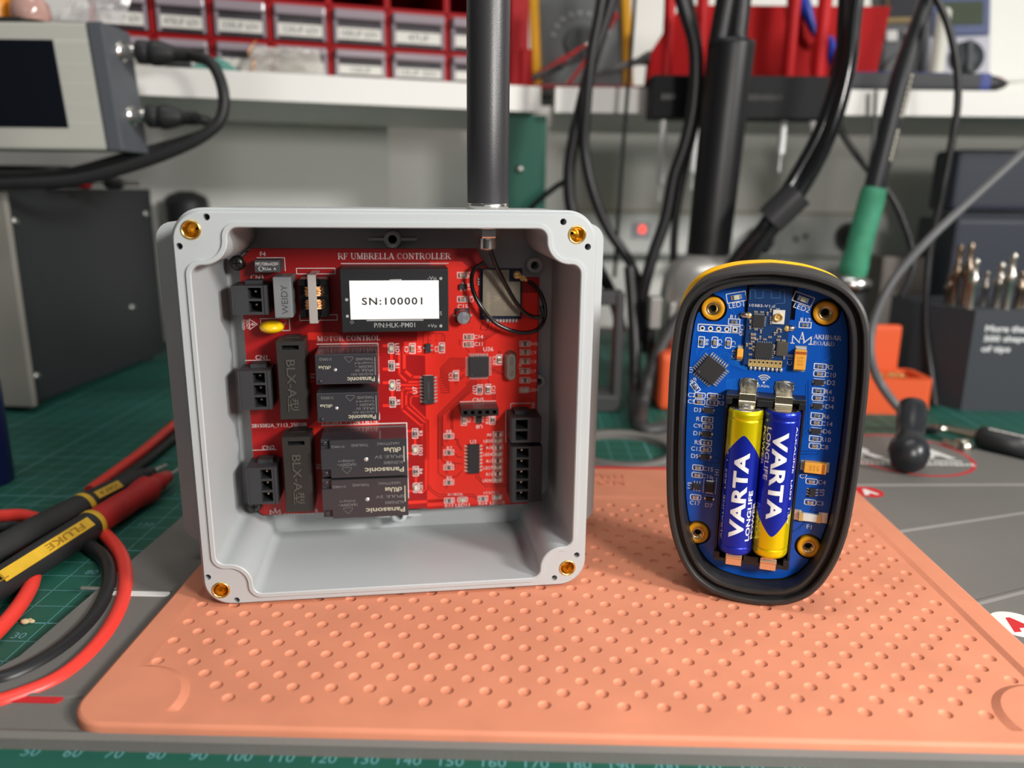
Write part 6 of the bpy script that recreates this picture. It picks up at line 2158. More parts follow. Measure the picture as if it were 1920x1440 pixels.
for k in range(9):
    ang = PI * (.1 + k * .1) 
    b = MB(); b.lathe([(2.0, 0), (1.8, .8)], 0, 12, (22 * math.cos(ang), -2.2, 40 + 22 * math.sin(ang)), (0, -1, 0)); b.build('button', [mat('meter button', srgb(140, 146, 146), .5)], mm)
b = MB(); b.box((0, -2.2, 92), (W_ * .62, 1.2, 34), 0, .5, 1); b.build('display', [mat('meter display', srgb(60, 70, 66), .25)], mm)
Yl = 424
def lead_probe(label, p0, p1, r, m, nose):
    ax = (p1 - p0).normalized()
    L_ = (p1 - p0).length
    b = MB()
    b.lathe([(r * .6, 0), (r, L_ * .06), (r, L_ * .6), (r * 1.3, L_ * .64), (r * .7, L_ * .7), (r * .5, L_)], 0, 16, p0, ax)
    b.cyl(p1, p1 + ax * nose, .5, .3, 1, 8)
    return tag(b.build('test_probe', [m, m_nick]), label, 'test probe')
lead_probe('red test probe slanting up across the grey multimeter', V(at(978, 150, Yl).x, Yl, ZS1 + 2.4), at(1098, 84, Yl + 20), 2.2, m_pred, 6)
lead_probe('black test probe slanting beside the red one in front of the grey multimeter', V(at(968, 156, Yl - 6).x, Yl - 8, ZS1 + 2.4), at(1096, 106, Yl + 12), 2.0, m_blackm, 6)
cable('test_lead', 'red lead rising in a thin loop over the face of the grey multimeter', [V(at(1058, 160, 432).x, 432, ZS1 + 1.6), at(1092, 122, 436), at(1124, 76, 440), at(1154, 34, 444), at(1150, 28, 446), at(1132, 42, 446), at(1120, 60, 446)], 1.5, m_pred, 'test lead')
cable('test_lead', 'dark red lead lying along the shelf in front of the multimeter foot', [V(at(1000, 165, 416).x, 416, ZS1 + 1.7), V(at(1100, 165, 414).x, 414, ZS1 + 1.7), V(at(1200, 165, 418).x, 418, ZS1 + 1.7), V(at(1226, 160, 424).x, 424, ZS1 + 1.7)], 1.6, mat('dark red cable', srgb(120, 30, 34), .45), 'test lead')
b = MB()
p0, p1 = at(1150, 128, 428), at(1222, 108, 428)
b.lathe([(1.6, 0), (2.4, 10), (2.6, 18), (4.6, 24), (5, 27), (4.6, 29)], 0, 16, p0, (p1 - p0))
b.tube([p0, p0 + V(-14, 2, -5), V(p0.x - 26, 430, ZS1 + 2)], 1.5, 0, 8, 6)
tag(b.build('suction_cup', [mat('cup rubber', srgb(84, 84, 84), .6)]), 'grey rubber suction cup in front of the red screwdriver rack', 'suction cup')

# ------------------------------------------------------------------ screwdriver rack
Yr = 432.0
m_rack = mat('rack red', srgb(172, 20, 22), .6, var=.03, vscale=10, spec=.15)
xa, xb = at(1212, 100, Yr).x, at(1650, 100, Yr).x
ztop_ = at(1400, 16, Yr).z
rack = thing('screwdriver_rack', 'red screwdriver rack with a black bracket hooked over the shelf edge', 'tool rack', loc=((xa + xb) / 2, Yr, ZS1 + .1))
b = MB()
hw, ht = (xb - xa) / 2, ztop_ - ZS1
b.M = Matrix.Rotation(PI / 2, 4, 'X')
b.prism([(-hw, 0), (hw - 6, 0), (hw, ht), (-hw + 22, ht), (-hw + 2, ht * .45)], -9, 9, 0)
b.build('back_panel', [m_rack], rack)
Yb = 388.0
ba, bb = at(1216, 190, Yb), at(1556, 190, Yb)
zb0, zb1 = at(1400, 226, Yb).z, at(1400, 146, Yb).z
b = MB()
ox, oy, oz = (xa + xb) / 2, Yr, ZS1 + .1
b.box(((ba.x + bb.x) / 2 - ox, Yb - oy, (zb0 + zb1) / 2 - oz), (bb.x - ba.x, 22, zb1 - zb0), 0, .8, 1)
b.box(((ba.x + bb.x) / 2 - ox, (Yb + Yr) / 2 - oy - 4, 2.0), (bb.x - ba.x, 40, 3.4), 0, .5, 1)
for k in range(14):
    x_ = ba.x - ox + 42 + k * 3.3
    b.box((x_, Yb - oy - 11.1, (zb0 + zb1) / 2 - oz + 0), (2.0, .3, 3.2 + (k % 3) * .4), 1)
for k in range(5):
    b.box((ba.x - ox + 8 + k * 3.3, Yb - oy - 11.1, (zb0 + zb1) / 2 - oz), (2.0, .3, 3.4), 1)
b.build('bracket', [mat('bracket black', srgb(24, 25, 27), .6, spec=.25), mat('bracket lettering', srgb(18, 18, 19), .4)], rack)
m_hred = mat('handle red', srgb(196, 34, 38), .5, spec=.25)
sd = [(1246, 376, 13, 'first screwdriver from the left in the red rack, longest blade'), (1306, 356, 11, 'second screwdriver from the left in the red rack, behind the black pole'),
      (1472, 322, 22, 'third screwdriver from the left in the red rack, bright blade right of the black pole'), (1529, 270, 22, 'rightmost red screwdriver in the rack, shortest blade')]
for k, (px_, yend, w_, lab) in enumerate(sd):
    X = at(px_, 190, Yb).x
    zt0, ze = zb1 - 5, at(px_, yend, Yb).z
    r = w_ * .5 * (Yb - CAMP.y) / FPX if k > 1 else 3.6
    t = thing('screwdriver', lab, 'screwdriver', loc=(X, Yb, ze), group='red screwdrivers in the rack')
    h = MB()
    zz = zt0 - ze
    h.lathe([(r * .82, zz), (r, zz + 3), (r, zz + 44), (r * 1.12, zz + 60), (r * 1.12, zz + 96), (r * .8, zz + 100)], 0, 20)
    h.build('handle', [m_hred], t)
    h = MB()
    rb_ = 2.7
    h.cyl((0, 0, 12), (0, 0, zz + 1), rb_, rb_, 0, 14)
    h.lathe([(.7, 0), (.8, 10), (rb_, 12)], 0, 14)
    h.build('blade', [mat('chrome', (.96, .96, .95), .35, .1)], t)
b = MB()
b.tube([at(1500, -20, 418), at(1512, 20, 416), at(1526, 60, 415)], [4.5, 4.5, 2.4], 0, 10, 6)
b.tube([at(1556, 70, 415), at(1562, 105, 414), at(1570, 138, 412)], [2.4, 4.2, 3.4], 0, 10, 6)
b.tube([at(1524, 55, 415), at(1540, 75, 415), at(1556, 72, 415)], 2.2, 0, 10, 6)
tag(b.build('pliers', [mat('handle blue', srgb(30, 60, 170), .4)]), 'blue-handled pliers hanging in the red rack behind the screwdrivers', 'pliers')

# long dark handled tool lying on the shelf, meters behind it
b = MB()
Yt = 416.0
a, c = at(1560, 156, Yt), at(1868, 156, Yt)
zc_ = ZS1 + 6.2
b.M = Matrix.Translation((0, 0, 0))
b.box(((a.x + c.x) / 2 - 6, Yt, zc_ + .1), (c.x - a.x - 12, 16, 11.6), 0, 3, 3)
b.box(((a.x + c.x) / 2 - 16, Yt + 1, zc_ + 5.4), (c.x - a.x - 40, 12, 2.2), 1, .9, 2)
b.box((c.x - 12, Yt, zc_ + .2), (10, 16.4, 12), 1, 3, 3)
b.lathe([(5.8, 0), (5.4, 6), (3, 13), (.5, 16)], 2, 20, (c.x - 8, Yt, zc_ - .2), (1, 0, 0))
tag(b.build('long_tool', [mat('dark grip', srgb(48, 50, 54), .55), mat('navy blue grip', srgb(48, 62, 130), .5), m_blackm]), 'long dark-gripped tool with blue trim lying on the right shelf board', 'hand tool')
b = MB()
p0, p1 = V(at(1842, 150, 446).x, 446, ZS1 + 9.5), V(at(1896, 140, 446).x, 446, ZS1 + 11.5)
b.lathe([(3.5, -18), (4.6, -10), (4.6, 0), (4.2, 12), (2.2, 16)], 0, 16, p0, p1 - p0)
b.cyl(p1 - (p1 - p0).normalized() * 2, p1 + (p1 - p0).normalized() * 26, 1.3, .9, 1, 10)
tag(b.build('screwdriver', [m_hred, mat('dull steel', (.4, .39, .36), .4, 1.0)]), 'red-handled screwdriver lying behind the end of the long dark tool', 'screwdriver')
def meter(name, label, px0, px1, pyb, Y, H_, lean_, mats_, kind):
    a, c = at(px0, pyb, Y), at(px1, pyb, Y)
    t = thing(name, label, 'meter', loc=((a.x + c.x) / 2, Y, ZS1 + .1))
    t.rotation_euler = (math.radians(lean_), math.radians(-2), 0)
    W = c.x - a.x
    b = MB()
    b.box((0, 11, H_ / 2), (W, 22, H_), 0, 4, 3)
    b.build('body', [mats_[0]], t)
    if kind == 'dark':
        b = MB(); b.box((-W * .02, -.6, H_ * .77), (W * .78, 2, H_ * .44), 0, 1, 1); b.build('bezel', [mat('bezel gold', srgb(120, 100, 50), .5)], t)
        b = MB(); b.box((-W * .04, -1.2, H_ * .79), (W * .68, 2, H_ * .41), 0, 1, 1); b.build('display', [mat('dark display', srgb(52, 52, 56), .6, spec=.15)], t)
        for x_ in (-.28, .12):
            b = MB(); b.box((W * x_, -1.2, H_ * .46), (W * .24, 3, 8), 0, 1, 2); b.build('button', [mat('button white', srgb(190, 190, 186), .5)], t)
        b = MB(); b.lathe([(14, 0), (13, 3)], 0, 24, (-W * .05, -.1, H_ * .2), (0, -1, 0)); b.build('dial', [m_blackm], t)
    else:
        b = MB(); b.box((0, -.6, H_ * .74), (W * .9, 2, H_ * .34), 0, 1, 1); b.build('blue_bezel', [mat('bezel navy', srgb(56, 70, 112), .5)], t)
        b = MB(); b.box((0, -1.2, H_ * .76), (W * .68, 2, H_ * .2), 0, .5, 1); b.build('display', [mat('lcd green', srgb(72, 80, 66), .6, spec=.1)], t)
        b = MB(); b.lathe([(13, 0), (12, 4), (4, 5)], 0, 24, (W * .1, -.1, H_ * .38), (0, -1, 0)); b.box((W * .1, -5, H_ * .38), (5, 4, 24), 0, 1, 2); b.build('dial', [mat('dial dark', srgb(44, 50, 54), .5)], t)
        b = MB(); b.box((W * .1, -.8, H_ * .14), (W * .3, 3, H_ * .16), 0, 1, 2); b.build('socket_block', [mat('socket dark', srgb(50, 60, 58), .5)], t)
        b = MB(); b.lathe([(3.4, 0), (3.2, .8)], 0, 16, (W * .38, -.1, H_ * .2), (0, -1, 0)); b.build('jack', [m_hred], t)
    return t
meter('meter', 'dark grey meter with a gold-edged display standing right of the red rack', 1652, 1736, 160, 470, 104, -8, (mat('charcoal case', srgb(54, 56, 60), .5),), 'dark')
meter('meter', 'pale meter with a navy display surround, rightmost on the shelf', 1742, 1862, 160, 478, 88, -10, (mat('pale lilac case', srgb(176, 176, 186), .5),), 'pale')
b = MB()
p = at(1752, 160, 462)
b.lathe([(5, 0), (5, 62), (3, 64)], 0, 20, (p.x, 462, ZS1 + .1))
tag(b.build('white_tube', [mat('ivory plastic', srgb(206, 206, 194), .45)]), 'ivory tube standing on the shelf between the two meters', 'tube')

# ------------------------------------------------------------------ sockets on the wall
Yw = 612.0
m_sock = mat('socket plastic white', srgb(228, 229, 225), .45)
a, c = at(1064, 396, Yw), at(1652, 392, Yw)
zlo = at(1400, 478, Yw).z
strip = thing('power_strip', 'white power strip with round sockets on the wall under the shelf', 'power strip', loc=((a.x + c.x) / 2, Yw, zlo))
Wp = c.x - a.x
hp = a.z - zlo
b = MB(); b.box((0, -8, hp / 2), (Wp, 20, hp), 0, 3, 3); b.build('housing', [m_sock], strip)
b = MB(); b.box((0, -7, hp + .7), (Wp, 22, 1.6), 0, .5, 1); b.build('top_rail', [mat('cream rail', srgb(190, 182, 150), .5)], strip)
for px_ in (1350, 1425, 1502, 1590):
    x_ = at(px_, 445, Yw - 19).x - (a.x + c.x) / 2
    zz = at(px_, 446, Yw - 19).z - zlo
    b = MB()
    b.lathe([(13.5, 0), (13.5, 1.6), (11.6, 1.7), (11.4, -3)], 0, 32, (x_, -18.1, zz), (0, -1, 0), caps=False)
    b.flat(circ(0, 0, 1, 3), 0, 0) if False else None
    b.lathe([(11.5, 0), (11.5, .3)], 0, 32, (x_, -18.05, zz), (0, -1, 0))
    for e in (-1, 1):
        b.lathe([(2.3, 0), (2.3, .1)], 1, 14, (x_ + e * 4.4, -18.4, zz + e * 1.5), (0, -1, 0))
    b.build('socket', [m_sock, m_hole], strip)
x_ = at(1203, 432, Yw - 19).x - (a.x + c.x) / 2
zz = at(1203, 432, Yw - 19).z - zlo
b = MB(); b.box((x_, -18.6, zz), (17, 2, 15), 0, .8, 2); sw = b.build('switch', [mat('switch grey', srgb(168, 172, 178), .4)], strip)
b = MB(); b.box((x_ + .5, -19.8, zz + 1), (6, 1.2, 7), 0, .5, 1); b.build('lamp', [mat('neon lamp', srgb(240, 60, 50), .4, emit=(1, .08, .05), estr=1.6)], sw)
def plug(label, px_, py_, Y):
    p = at(px_, py_, Y)
    b = MB()
    b.lathe([(12, 0), (12.5, 3), (12, 12), (9, 20), (4, 26), (3, 40)], 0, 24, (p.x, Yw - 21, p.z), (-.12, -1, -.25))
    return tag(b.build('mains_plug', [m_blackm]), label, 'plug')
plug('black mains plug in the wall sockets, just right of the black pole', 1424, 446, Yw - 20)
plug('black mains plug in the wall sockets, behind the green iron handle', 1590, 440, Yw - 20)
plug('black mains plug in the wall sockets, left of the black pole', 1345, 446, Yw - 20)

# ------------------------------------------------------------------ the black pole, the soldering iron and their bases
m_pole = mat('pole black', srgb(24, 24, 26), .42, bump=.05, bscale=900)
Yp = 342.0
base_ = onz(1328, 600, ZM)
st = thing('rework_station', 'black pole with a stepped top rising from a rounded silver base, behind the remote', 'stand', loc=(at(1330, 500, Yp).x, Yp, ZM))
o0 = V(at(1330, 500, Yp).x, Yp, ZM)
pA, pB, pC, pD = at(1327, 480, Yp) - o0, at(1371, 88, Yp) - o0, at(1379, 84, Yp) - o0, at(1392, -40, Yp) - o0
b = MB()
b.cyl(pA, pB, 13.6, 14.2, 0, 32)
b.lathe([(14.2, 0), (14.2, 3), (12, 3.4)], 0, 32, pB, pB - pA)
b.cyl(pB + V(-9, -3, 0), pB + V(-6, -3, 26), 6, 6, 0, 16)
b.build('pole', [m_pole], st)
b = MB(); b.cyl(pC, pD, 6.6, 6.6, 0, 24); b.cyl(pC, pC.lerp(pD, .12), 8.4, 7.6, 0, 24); b.build('hose', [m_pole], st)
b = MB()
b.lathe([(30, .02), (31, 2), (31, 60), (29, pA.z - 12), (24, pA.z - 4), (15, pA.z + 1), (8, pA.z + 1)], 0, 40)
b.build('base', [mat('satin silver', srgb(196, 194, 190), .32, .6)], st)
# soldering iron in a holder
Yi = 356.0
h0 = V(at(1600, 530, Yi).x, Yi, ZM)
iron = thing('soldering_iron', 'green-handled soldering iron with a thick black sleeve, resting in a silver ring holder', 'soldering iron', loc=(h0.x, h0.y, ZM))
g0, g1 = at(1596, 518, Yi) - h0, at(1640, 352, Yi) - h0
b = MB()
L_ = (g1 - g0).length
b.lathe([(7, 0), (9.2, 2), (9.0, 8), (8.3, 14), (8.1, L_ * .5), (8.0, L_ - 4), (7.6, L_ - 1), (7, L_)], 0, 28, g0, g1 - g0)
b.build('grip', [mat('green foam', srgb(66, 150, 116), .65, var=.18, vscale=70, bump=.2, bscale=1200)], iron)
c1, c2, c3 = g1, at(1690, 150, Yi - 2) - h0, at(1760, -60, Yi - 6) - h0
b = MB()
b.tube([c1 - (c2 - c1).normalized() * 3, c1.lerp(c2, .5), c2, c2.lerp(c3, .5) + V(-1, 0, 0), c3], [6.8, 6.7, 6.9, 5.1, 4.9], 0, 20, 8)
b.build('sleeve', [mat('sleeve black', srgb(44, 45, 48), .38)], iron)
b = MB()
ax = (c2 - c1).normalized()
sd_ = V(0, -1, 0).cross(ax).normalized()
for k in range(16):
    if k in (6, 7):
        continue
    p = c1.lerp(c2, .28 + k * .05) + V(0, -6.1, 0) + sd_ * -3.0
    b.box(p, (1.5, .25, 2.3), 0, rot=Matrix.Rotation(.3, 3, 'Y'))
b.build('sleeve_lettering', [mat('cream print', srgb(206, 200, 180), .6)], iron)
b = MB()
nz = g0
b.lathe([(9.5, -9), (13.6, -8), (13.8, -2), (10, .5), (8.8, 1)], 0, 32, g0, V(.08, 0, 1))
b.build('ring_holder', [mat('ring silver', (.72, .72, .70), .25, 1.0)], iron)
b = MB()
b.lathe([(22, .02), (22, 6), (12, 12), (9, g0.z - 10)], 0, 32, (0, 0, 0))
b.build('holder_base', [m_blackm], iron)

# ------------------------------------------------------------------ cables hanging in the background
m_gloss = mat('glossy black sleeve', srgb(24, 25, 27), .16, coat=.4)
m_gcab = mat('grey cable', srgb(92, 93, 95), .45)
m_bg = mat('background black cable', srgb(30, 30, 32), .42)
Yc = 300
b = MB()
b.tube([at(1612, -60, Yc), at(1600, 40, Yc), at(1590, 130, Yc), at(1560, 240, Yc + 2), at(1512, 340, Yc + 6), at(1455, 420, Yc + 8), at(1405, 485, Yc + 10), at(1372, 540, Yc + 12)], 4.2, 0, 16, 8)
b.tube([at(1588, -60, Yc + 6), at(1583, 40, Yc + 6), at(1575, 130, Yc + 6), at(1540, 240, Yc + 8), at(1492, 330, Yc + 10), at(1435, 420, Yc + 10), at(1385, 480, Yc + 14), at(1345, 540, Yc + 18)], 4.0, 0, 16, 8)
cs = tag(b.build('hose_pair', [m_gloss]), 'pair of glossy black hoses curving down behind the top of the remote', 'cable')
i_ = MB()
s0_, s1_ = at(1497, 362, Yc + 6), at(1443, 414, Yc + 9)
i_.tube([s0_ - cs.location / S, (s0_ + s1_) / 2 - cs.location / S, s1_ - cs.location / S], 9.2, 0, 16, 4)
i_.build('shrink_sleeve', [mat('shrink sleeve', srgb(52, 52, 54), .35)], cs)
Ya = 372
cable('cable_bundle', 'thick black cable hanging in front of the multimeter, left of the black pole', [at(1160, -60, Ya), at(1140, 20, Ya), at(1112, 110, Ya), at(1092, 190, Ya), at(1076, 260, Ya), at(1067, 330, Ya), at(1074, 400, Ya), at(1110, 480, Ya), at(1150, 560, Ya + 10), at(1165, 620, Ya + 10)], 4.2, m_bg)
cable('cable_bundle', 'black cable beside the thick one, bending right towards the remote', [at(1136, -60, Ya - 12), at(1124, 20, Ya - 12), at(1108, 110, Ya - 12), at(1100, 200, Ya - 10), at(1096, 280, Ya - 8), at(1112, 360, Ya - 8), at(1140, 430, Ya - 6), at(1180, 490, Ya - 4), at(1205, 560, Ya - 2), at(1212, 660, Ya)], 3.4, m_bg)
cable('thin_cable', 'thin black cable branching left from the thick cable towards the green post', [at(1066, 336, Ya), at(1040, 352, Ya + 4), at(1000, 385, Ya + 14), at(960, 430, Ya + 30)], 2.0, m_bg)
cable('thin_cable', 'thin straight cable hanging between the thick cable and the black pole', [at(1192, -40, Ya + 10), at(1186, 60, Ya + 10), at(1172, 230, Ya + 10), at(1160, 400, Ya + 10), at(1152, 520, Ya + 10)], 1.3, m_bg)
cable('cable_bundle', 'black cable hanging just left of the black pole', [at(1262, -60, 352), at(1280, 10, 352), at(1302, 90, 352), at(1300, 190, 352), at(1284, 270, 352), at(1264, 330, 352), at(1248, 410, 352), at(1224, 480, 352), at(1204, 560, 352), at(1198, 640, 352)], 4.0, m_bg)
cable('thin_cable', 'black cable passing behind the cable left of the pole', [at(1284, -60, 364), at(1296, 20, 364), at(1312, 110, 364), at(1306, 220, 364), at(1280, 330, 364), at(1265, 430, 364), at(1262, 520, 364)], 2.6, m_bg)
cable('thin_cable', 'thin black cable arching down right of the soldering iron', [at(1742, -30, 336), at(1775, 40, 336), at(1793, 120, 336), at(1795, 200, 336), at(1780, 290, 336), at(1762, 380, 336), at(1742, 480, 336), at(1736, 600, 330), at(1745, 700, 320), at(1752, 760, 310)], 2.2, m_bg)
cable('thin_cable', 'thin black cable swinging behind the soldering iron', [at(1590, 40, 390), at(1566, 110, 390), at(1558, 180, 390), at(1580, 250, 388), at(1625, 315, 384), at(1672, 370, 380), at(1702, 440, 376), at(1712, 500, 372), at(1690, 560, 360)], 2.2, m_bg)
cable('thin_cable', 'thin dark cable hanging straight behind the soldering iron sleeve', [at(1642, 170, 398), at(1638, 250, 398), at(1630, 330, 398), at(1628, 420, 398)], 1.2, m_gcab)
Yg = 250
cable('grey_cable', 'grey cable sweeping from the right edge down past the orange box', [at(2000, 210, Yg + 40), at(1920, 284, Yg + 30), at(1830, 366, Yg + 20), at(1740, 450, Yg + 10), at(1672, 530, Yg + 6), at(1636, 610, Yg + 4), at(1633, 670, Yg), at(1650, 718, Yg), at(1690, 770, Yg - 6), V(*onz(1730, 800, ZM + 3)), V(*onz(1762, 806, ZM + 4))], 2.4, m_gcab)

# ------------------------------------------------------------------ holder of bits, case behind it, orange box, brush
m_bit = mat('bit steel', (.62, .58, .52), .3, 1.0)
m_bitd = mat('bit bronze', (.34, .26, .2), .35, 1.0)
m_bh = mat('bit holder charcoal', srgb(58, 62, 68), .55, var=.03, vscale=10)
pf = onz(1812, 764, ZM)
psd = onz(1752, 742, ZM)
Yh = pf.y
Yh = 305.0
x0h = at(1812, 700, Yh).x
zt0 = at(1860, 582, Yh).z
hb_ = thing('bit_holder', 'charcoal block of soldering tips with white lettering, at the right edge', 'tip holder', loc=(x0h + 45, Yh + 26, ZM + .05))
HB = zt0 - ZM
b = MB()
b.prism([(-45, -26), (60, -26), (60, 40), (-66, 40), (-66, 6)], 0, HB, 0)
for (tx, X, Y, ww) in (('More than', 1890, 617, None), ('500 shapes', 1890, 637, None), ('of tips', 1867, 656, None)):
    p = at(X, Y, Yh)
    T = Matrix(((1, 0, 0, p.x - x0h - 45), (0, 0, -1, -26.05), (0, 1, 0, p.z - ZM), (0, 0, 0, 1)))
    b.text(tx, 0, 0, 0, 4.6 if tx != 'More than' else 3.9, 29 if 'shapes' in tx else (27 if 'More' in tx else 17.5), 1, bold=.03, M=T)
b.build('block', [m_bh, mat('white lettering', srgb(225, 226, 226), .5)], hb_)
bits = [(1782, 515, 580, 2.4, 1, Yh + 30), (1803, 458, 578, 3.2, 1, Yh + 24), (1823, 455, 578, 3.0, 1, Yh + 18), (1832, 485, 584, 2.8, 0, Yh + 6), (1853, 508, 572, 2.4, 0, Yh + 22), (1880, 492, 576, 3.2, 0, Yh + 16),
        (1903, 474, 582, 3.0, 0, Yh + 8), (1919, 508, 576, 3.0, 1, Yh + 14), (1938, 470, 578, 3.0, 0, Yh + 16)]
lbl = ['small dark tip at the far left of the tip holder', 'tall bronze tip with a bright chisel end, second from the left in the tip holder', 'tall bronze tip with a silver end, third from the left in the tip holder',
       'slim pointed copper tip standing in front in the tip holder', 'short silver tip with a knob in the middle of the tip holder', 'silver tip with a bent end right of the short one in the tip holder',
       'gold-banded silver tip near the right edge of the tip holder', 'bronze tip at the right edge of the picture in the tip holder', 'silver tip outermost in the tip holder']
for k, (X, yt_, yb_, r, d_, Yq) in enumerate(bits):
    p = at(X, yt_, Yq)
    b = MB()
    H_ = p.z - zt0
    b.lathe([(r * .75, .05), (r * .75, H_ * .45), (r, H_ * .47), (r, H_ * .62), (r * .6, H_ * .68), (r * .55, H_ * .88), (r * .8, H_ * .92), (r * .3, H_)], 0, 16, (p.x, Yq, zt0 + .02))
    tag(b.build('soldering_tip', [m_bitd if d_ else m_bit]), lbl[k], 'soldering tip', 'soldering tips in the charcoal block')
b = MB()
m_navyb = mat('navy case', srgb(46, 52, 64), .55)
Yn = 430.0
a, c = at(1796, 400, Yn), at(1806, 274, Yn)
b.box((a.x + 70, Yn + 30, (ZM + a.z - 4) / 2), (140, 60, a.z - 4 - ZM - .1), 0, 3, 2)
b.box((a.x + 74, Yn + 40, (a.z + c.z) / 2), (138, 36, c.z - a.z - 2), 0, 5, 3)
b.box((a.x + 74, Yn + 40, a.z - 3), (120, 20, 5), 0)
tag(b.build('tool_case', [m_navyb]), 'large navy case with raised lid behind the tip holder, right edge', 'case')
b = MB()
Yd = 470.0
b.box((at(1722, 500, Yd).x, Yd + 10, 36), (62, 30, 82), 0, 2, 2)
tag(b.build('carton', [mat('taupe card', srgb(120, 112, 106), .7)]), 'taupe carton behind the soldering iron and the thin cables', 'box')

m_or = mat('orange plastic', srgb(226, 92, 48), .45)
po = onz(1745, 778, ZM); pl_ = onz(1226, 778, ZM)
ob = thing('orange_box', 'orange plastic box with its lid open and brass wool inside, behind the remote', 'box', loc=((po.x + at(1560, 700, po.y).x) / 2, po.y + 22, ZM + .05))
ox_, oy_ = (po.x + at(1560, 700, po.y).x) / 2, po.y + 22
hwx = po.x - ox_
zt_ = at(1700, 712, po.y).z - ZM
b = MB()
hole_ = rrect(0, -5, hwx * 2 - 9, 22, 3, 4)
b.prism(rrect(0, -6, hwx * 2, 32, 5, 5), 2.5, zt_, 0, [hole_])
b.prism(rrect(0, -6, hwx * 2, 32, 5, 5), 0, 2.6, 0)
b.build('tray', [m_or], ob)
b = MB()
zl2 = at(1700, 612, po.y + 30).z - ZM
xl_ = at(1686, 650, po.y + 30).x - ox_
b.box(((xl_ - hwx) / 2, 8, (zt_ + zl2) / 2 - 1), (xl_ + hwx, 5, zl2 - zt_ + 4), 0, 3, 3)
b.build('lid', [m_or], ob)
b = MB()
rnd = random.Random(4)
for k in range(26):
    cx_, cy_ = rnd.uniform(-hwx + 9, hwx - 9), rnd.uniform(-11, 1)
    b.tube([(cx_ + 3 * math.cos(a + k), cy_ + 3 * math.sin(a + k), zt_ - 2.5 + 1.5 * math.sin(2 * a + k)) for a in [i * .8 for i in range(9)]], .5, 0, 5, 3)
wool = b.build('brass_wool', [mat('brass wool', (.8, .62, .25), .3, 1.0)], ob)
wool['kind'] = 'stuff'
# second orange box left of the remote
pl_ = onz(1236, 772, ZM)
b = MB()
b.box((pl_.x + 21, pl_.y + 20, ZM + 18), (44, 40, 35.6), 0, 5, 3)
b.box((pl_.x + 25, pl_.y + 28, ZM + 39), (34, 24, 10), 0, 4, 3)
tag(b.build('orange_case', [m_or]), 'orange case peeping out behind the left side of the remote', 'case')
# brush with a dark handle
b = MB()
p0 = onz(1812, 768, ZM)
b.box((p0.x + 48, p0.y + 7, ZM + 6.6), (96, 14, 13), 0, 4, 3)
rnd = random.Random(9)
for k in range(150):
    x_ = p0.x + 2 + rnd.random() * 90
    y_ = p0.y + 5 + rnd.random() * 6
    b.cyl((x_, y_, ZM + 12), (x_ + rnd.uniform(-2, 2), y_ + rnd.uniform(-3, 1), ZM + 19 + rnd.uniform(-1, 2)), .55, .35, 1, 5)
tag(b.build('brush', [mat('brush black', srgb(46, 48, 52), .45), mat('brown bristle', srgb(112, 92, 62), .8)]), 'dark brush with brown bristles lying in front of the tip holder', 'brush')
# clip lead and rubber bulb
c0, c1_, c2_ = onz(1756, 800, ZM + 5), onz(1834, 818, ZM + 7), onz(1960, 848, ZM + 7)
cl = thing('clip_lead', 'nickel test clip in a black sleeve, lying at the right edge behind the emblem', 'test clip', loc=(c1_.x, c1_.y, ZM))
o_ = V(c1_.x, c1_.y, ZM)
b = MB()
b.tube([c0 - o_, c0.lerp(c1_, .5) - o_, c1_ - o_], [1.6, 2.6, 3.2], 0, 14, 4)
b.lathe([(3.4, 0), (3.0, 1.2)], 0, 14, onz(1766, 802, ZM + 8.2) - o_, (0, 0, 1))
r0 = onz(1806, 838, ZM + 4.2) - o_
b.lathe([(3.2, -3), (4.3, -2.6), (4.3, 2.6), (3.2, 3), (2.6, 2.6), (2.6, -2.6)], 0, 20, r0, (1, .25, 0), caps=False)
b.box(r0 + V(-5, 3.5, .5), (1.6, 9, 4), 0, .5, 1, rot=.3)
b.build('jaw', [mat('clip nickel', (.68, .64, .54), .28, 1.0)], cl)
b = MB()
ax = c2_ - c1_
b.lathe([(4.6, 0), (5.6, .8), (6.2, 4), (6.2, 40), (5.6, ax.length)], 0, 24, c1_ - o_, ax)
for k in range(9):
    p = c1_.lerp(c2_, .14 + k * .066) - o_ + V(0, -2.4, 5.9)
    b.box(p, (2.3, 1.6 + (k % 2) * .5, .3), 1, rot=-.15)
b.build('sleeve', [m_blackm, m_silk], cl)
pb_ = onz(1716, 897, ZG + .1)
b = MB()
ax = V(.32, .72, .62)
b.lathe([(.5, -9.2), (4, -8.6), (7.4, -5.6), (9.2, 0), (8.5, 4.5), (6.8, 8), (6.3, 11), (6.6, 16), (6.9, 25), (6.2, 29), (3, 31), (.5, 31.2)], 0, 32, (pb_.x, pb_.y + 9, ZG + 9.3), ax)
tag(b.build('rubber_bulb', [mat('bulb rubber', srgb(34, 36, 40), .32)]), 'black rubber bulb standing on the red-ringed emblem of the grey mat', 'rubber bulb')

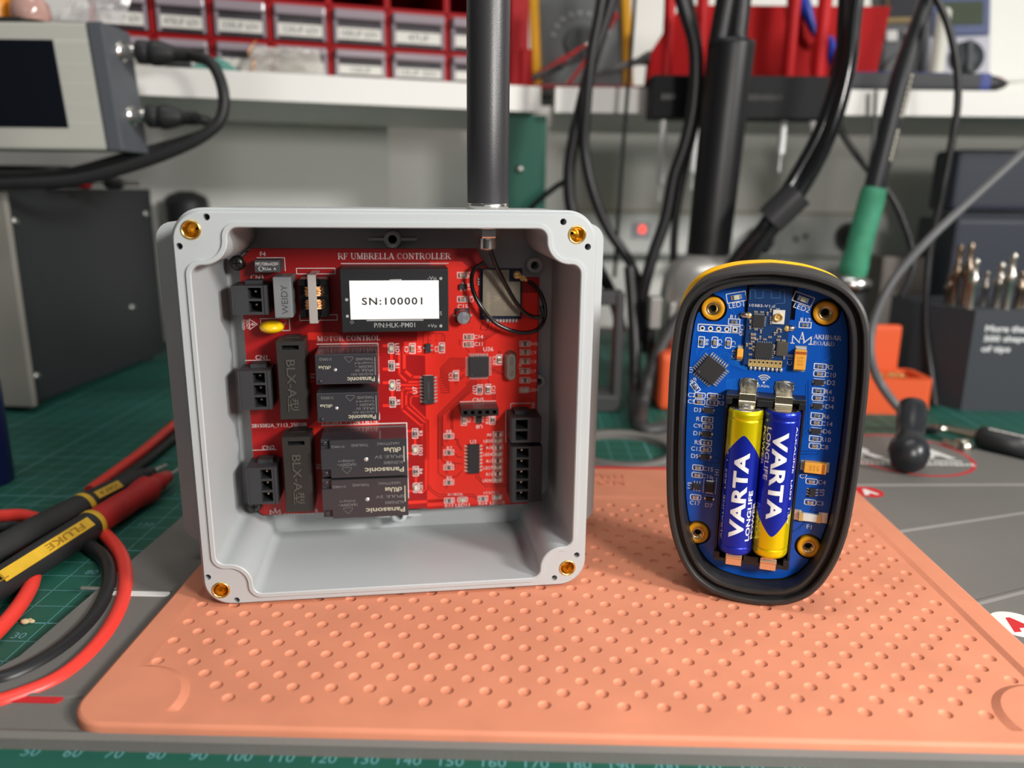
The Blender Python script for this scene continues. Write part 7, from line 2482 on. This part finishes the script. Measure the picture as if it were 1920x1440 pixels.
# ------------------------------------------------------------------ dark holder and clamps between the grey box and the remote
m_dkg = mat('dark grey metal', srgb(62, 63, 64), .45)
Yk = 300.0
a, c = at(1122, 545, Yk), at(1168, 745, Yk)
fr = thing('board_holder', 'dark grey upright board holder with metal clamps, between the grey box and the remote', 'board holder', loc=(c.x - 5, Yk, ZM + .05))
oz_ = ZM + .05
ht_ = a.z - oz_
b = MB()
b.box((0, 0, ht_ / 2), (5, 16, ht_), 0, .8, 1); b.box((-24, 0, ht_ - 4), (48, 14, 8), 0, .8, 1); b.box((-24, 0, 5), (50, 26, 10), 0, 1, 1)
b.build('frame', [m_dkg], fr)
for (X, Y, w, h) in ((1227, 585, 22, 60), (1258, 600, 14, 70)):
    p = at(X, Y, Yk + 20)
    i_ = MB(); i_.box((p.x - c.x + 5, 20, p.z - oz_), (w * .33, 12, h * .33), 0, 1, 2)
    i_.box((p.x - c.x + 5, 26, (p.z - oz_) / 2), (4, 4, p.z - oz_), 1)
    i_.build('clamp', [mat('clamp zinc', srgb(150, 150, 146), .4, .4), m_blackm], fr)
b = MB()
p0 = onz(1105, 735, ZM)
pz = at(1115, 520, p0.y).z
b.box((p0.x - 2, p0.y + 4, (ZM + pz) / 2), (10, 12, pz - ZM - .1), 0, 2, 2)
tag(b.build('red_stand', [m_hred]), 'red upright seen just behind the right edge of the grey box', 'stand')
cable('thick_cable', 'thick grey-black cable curving down to the mat left of the remote', [at(1300, 560, 318), at(1262, 612, 312), at(1232, 668, 306), at(1214, 720, 300), at(1204, 765, 292), V(*onz(1200, 800, ZM + 4.2)), V(*onz(1230, 806, ZM + 4.2)), V(*onz(1290, 790, ZM + 4.2))], 4.0, mat('worn cable', srgb(58, 58, 58), .5))
cable('thick_cable', 'black cable dropping to the mat beside the board holder', [at(1180, 500, 330), at(1186, 580, 326), at(1190, 660, 318), at(1190, 730, 306), V(*onz(1192, 782, ZM + 3.8)), V(*onz(1205, 800, ZM + 3.8))], 3.6, m_bg)

# ------------------------------------------------------------------ repeats of one kind share a group
_groups = {'test_lead': 'silicone test leads', 'test_probe': 'test probes', 'thin_cable': 'thin cables hanging over the bench', 'cable_bundle': 'thick black cables hanging over the bench',
           'thick_cable': 'cables dropping to the mat left of the remote', 'mains_plug': 'mains plugs in the wall sockets', 'plastic_bag': 'small plastic pouches by the drawers',
           'meter': 'meters on the right shelf board', 'probe_cable': 'coax cables of the oscilloscope', 'crocodile_clip': 'crocodile clips below the oscilloscope',
           'shelf_board': 'white shelf boards'}
for o in bpy.data.objects:
    k = o.name.split('.')[0]
    if o.parent is None and k in _groups and 'group' not in o:
        o['group'] = _groups[k]
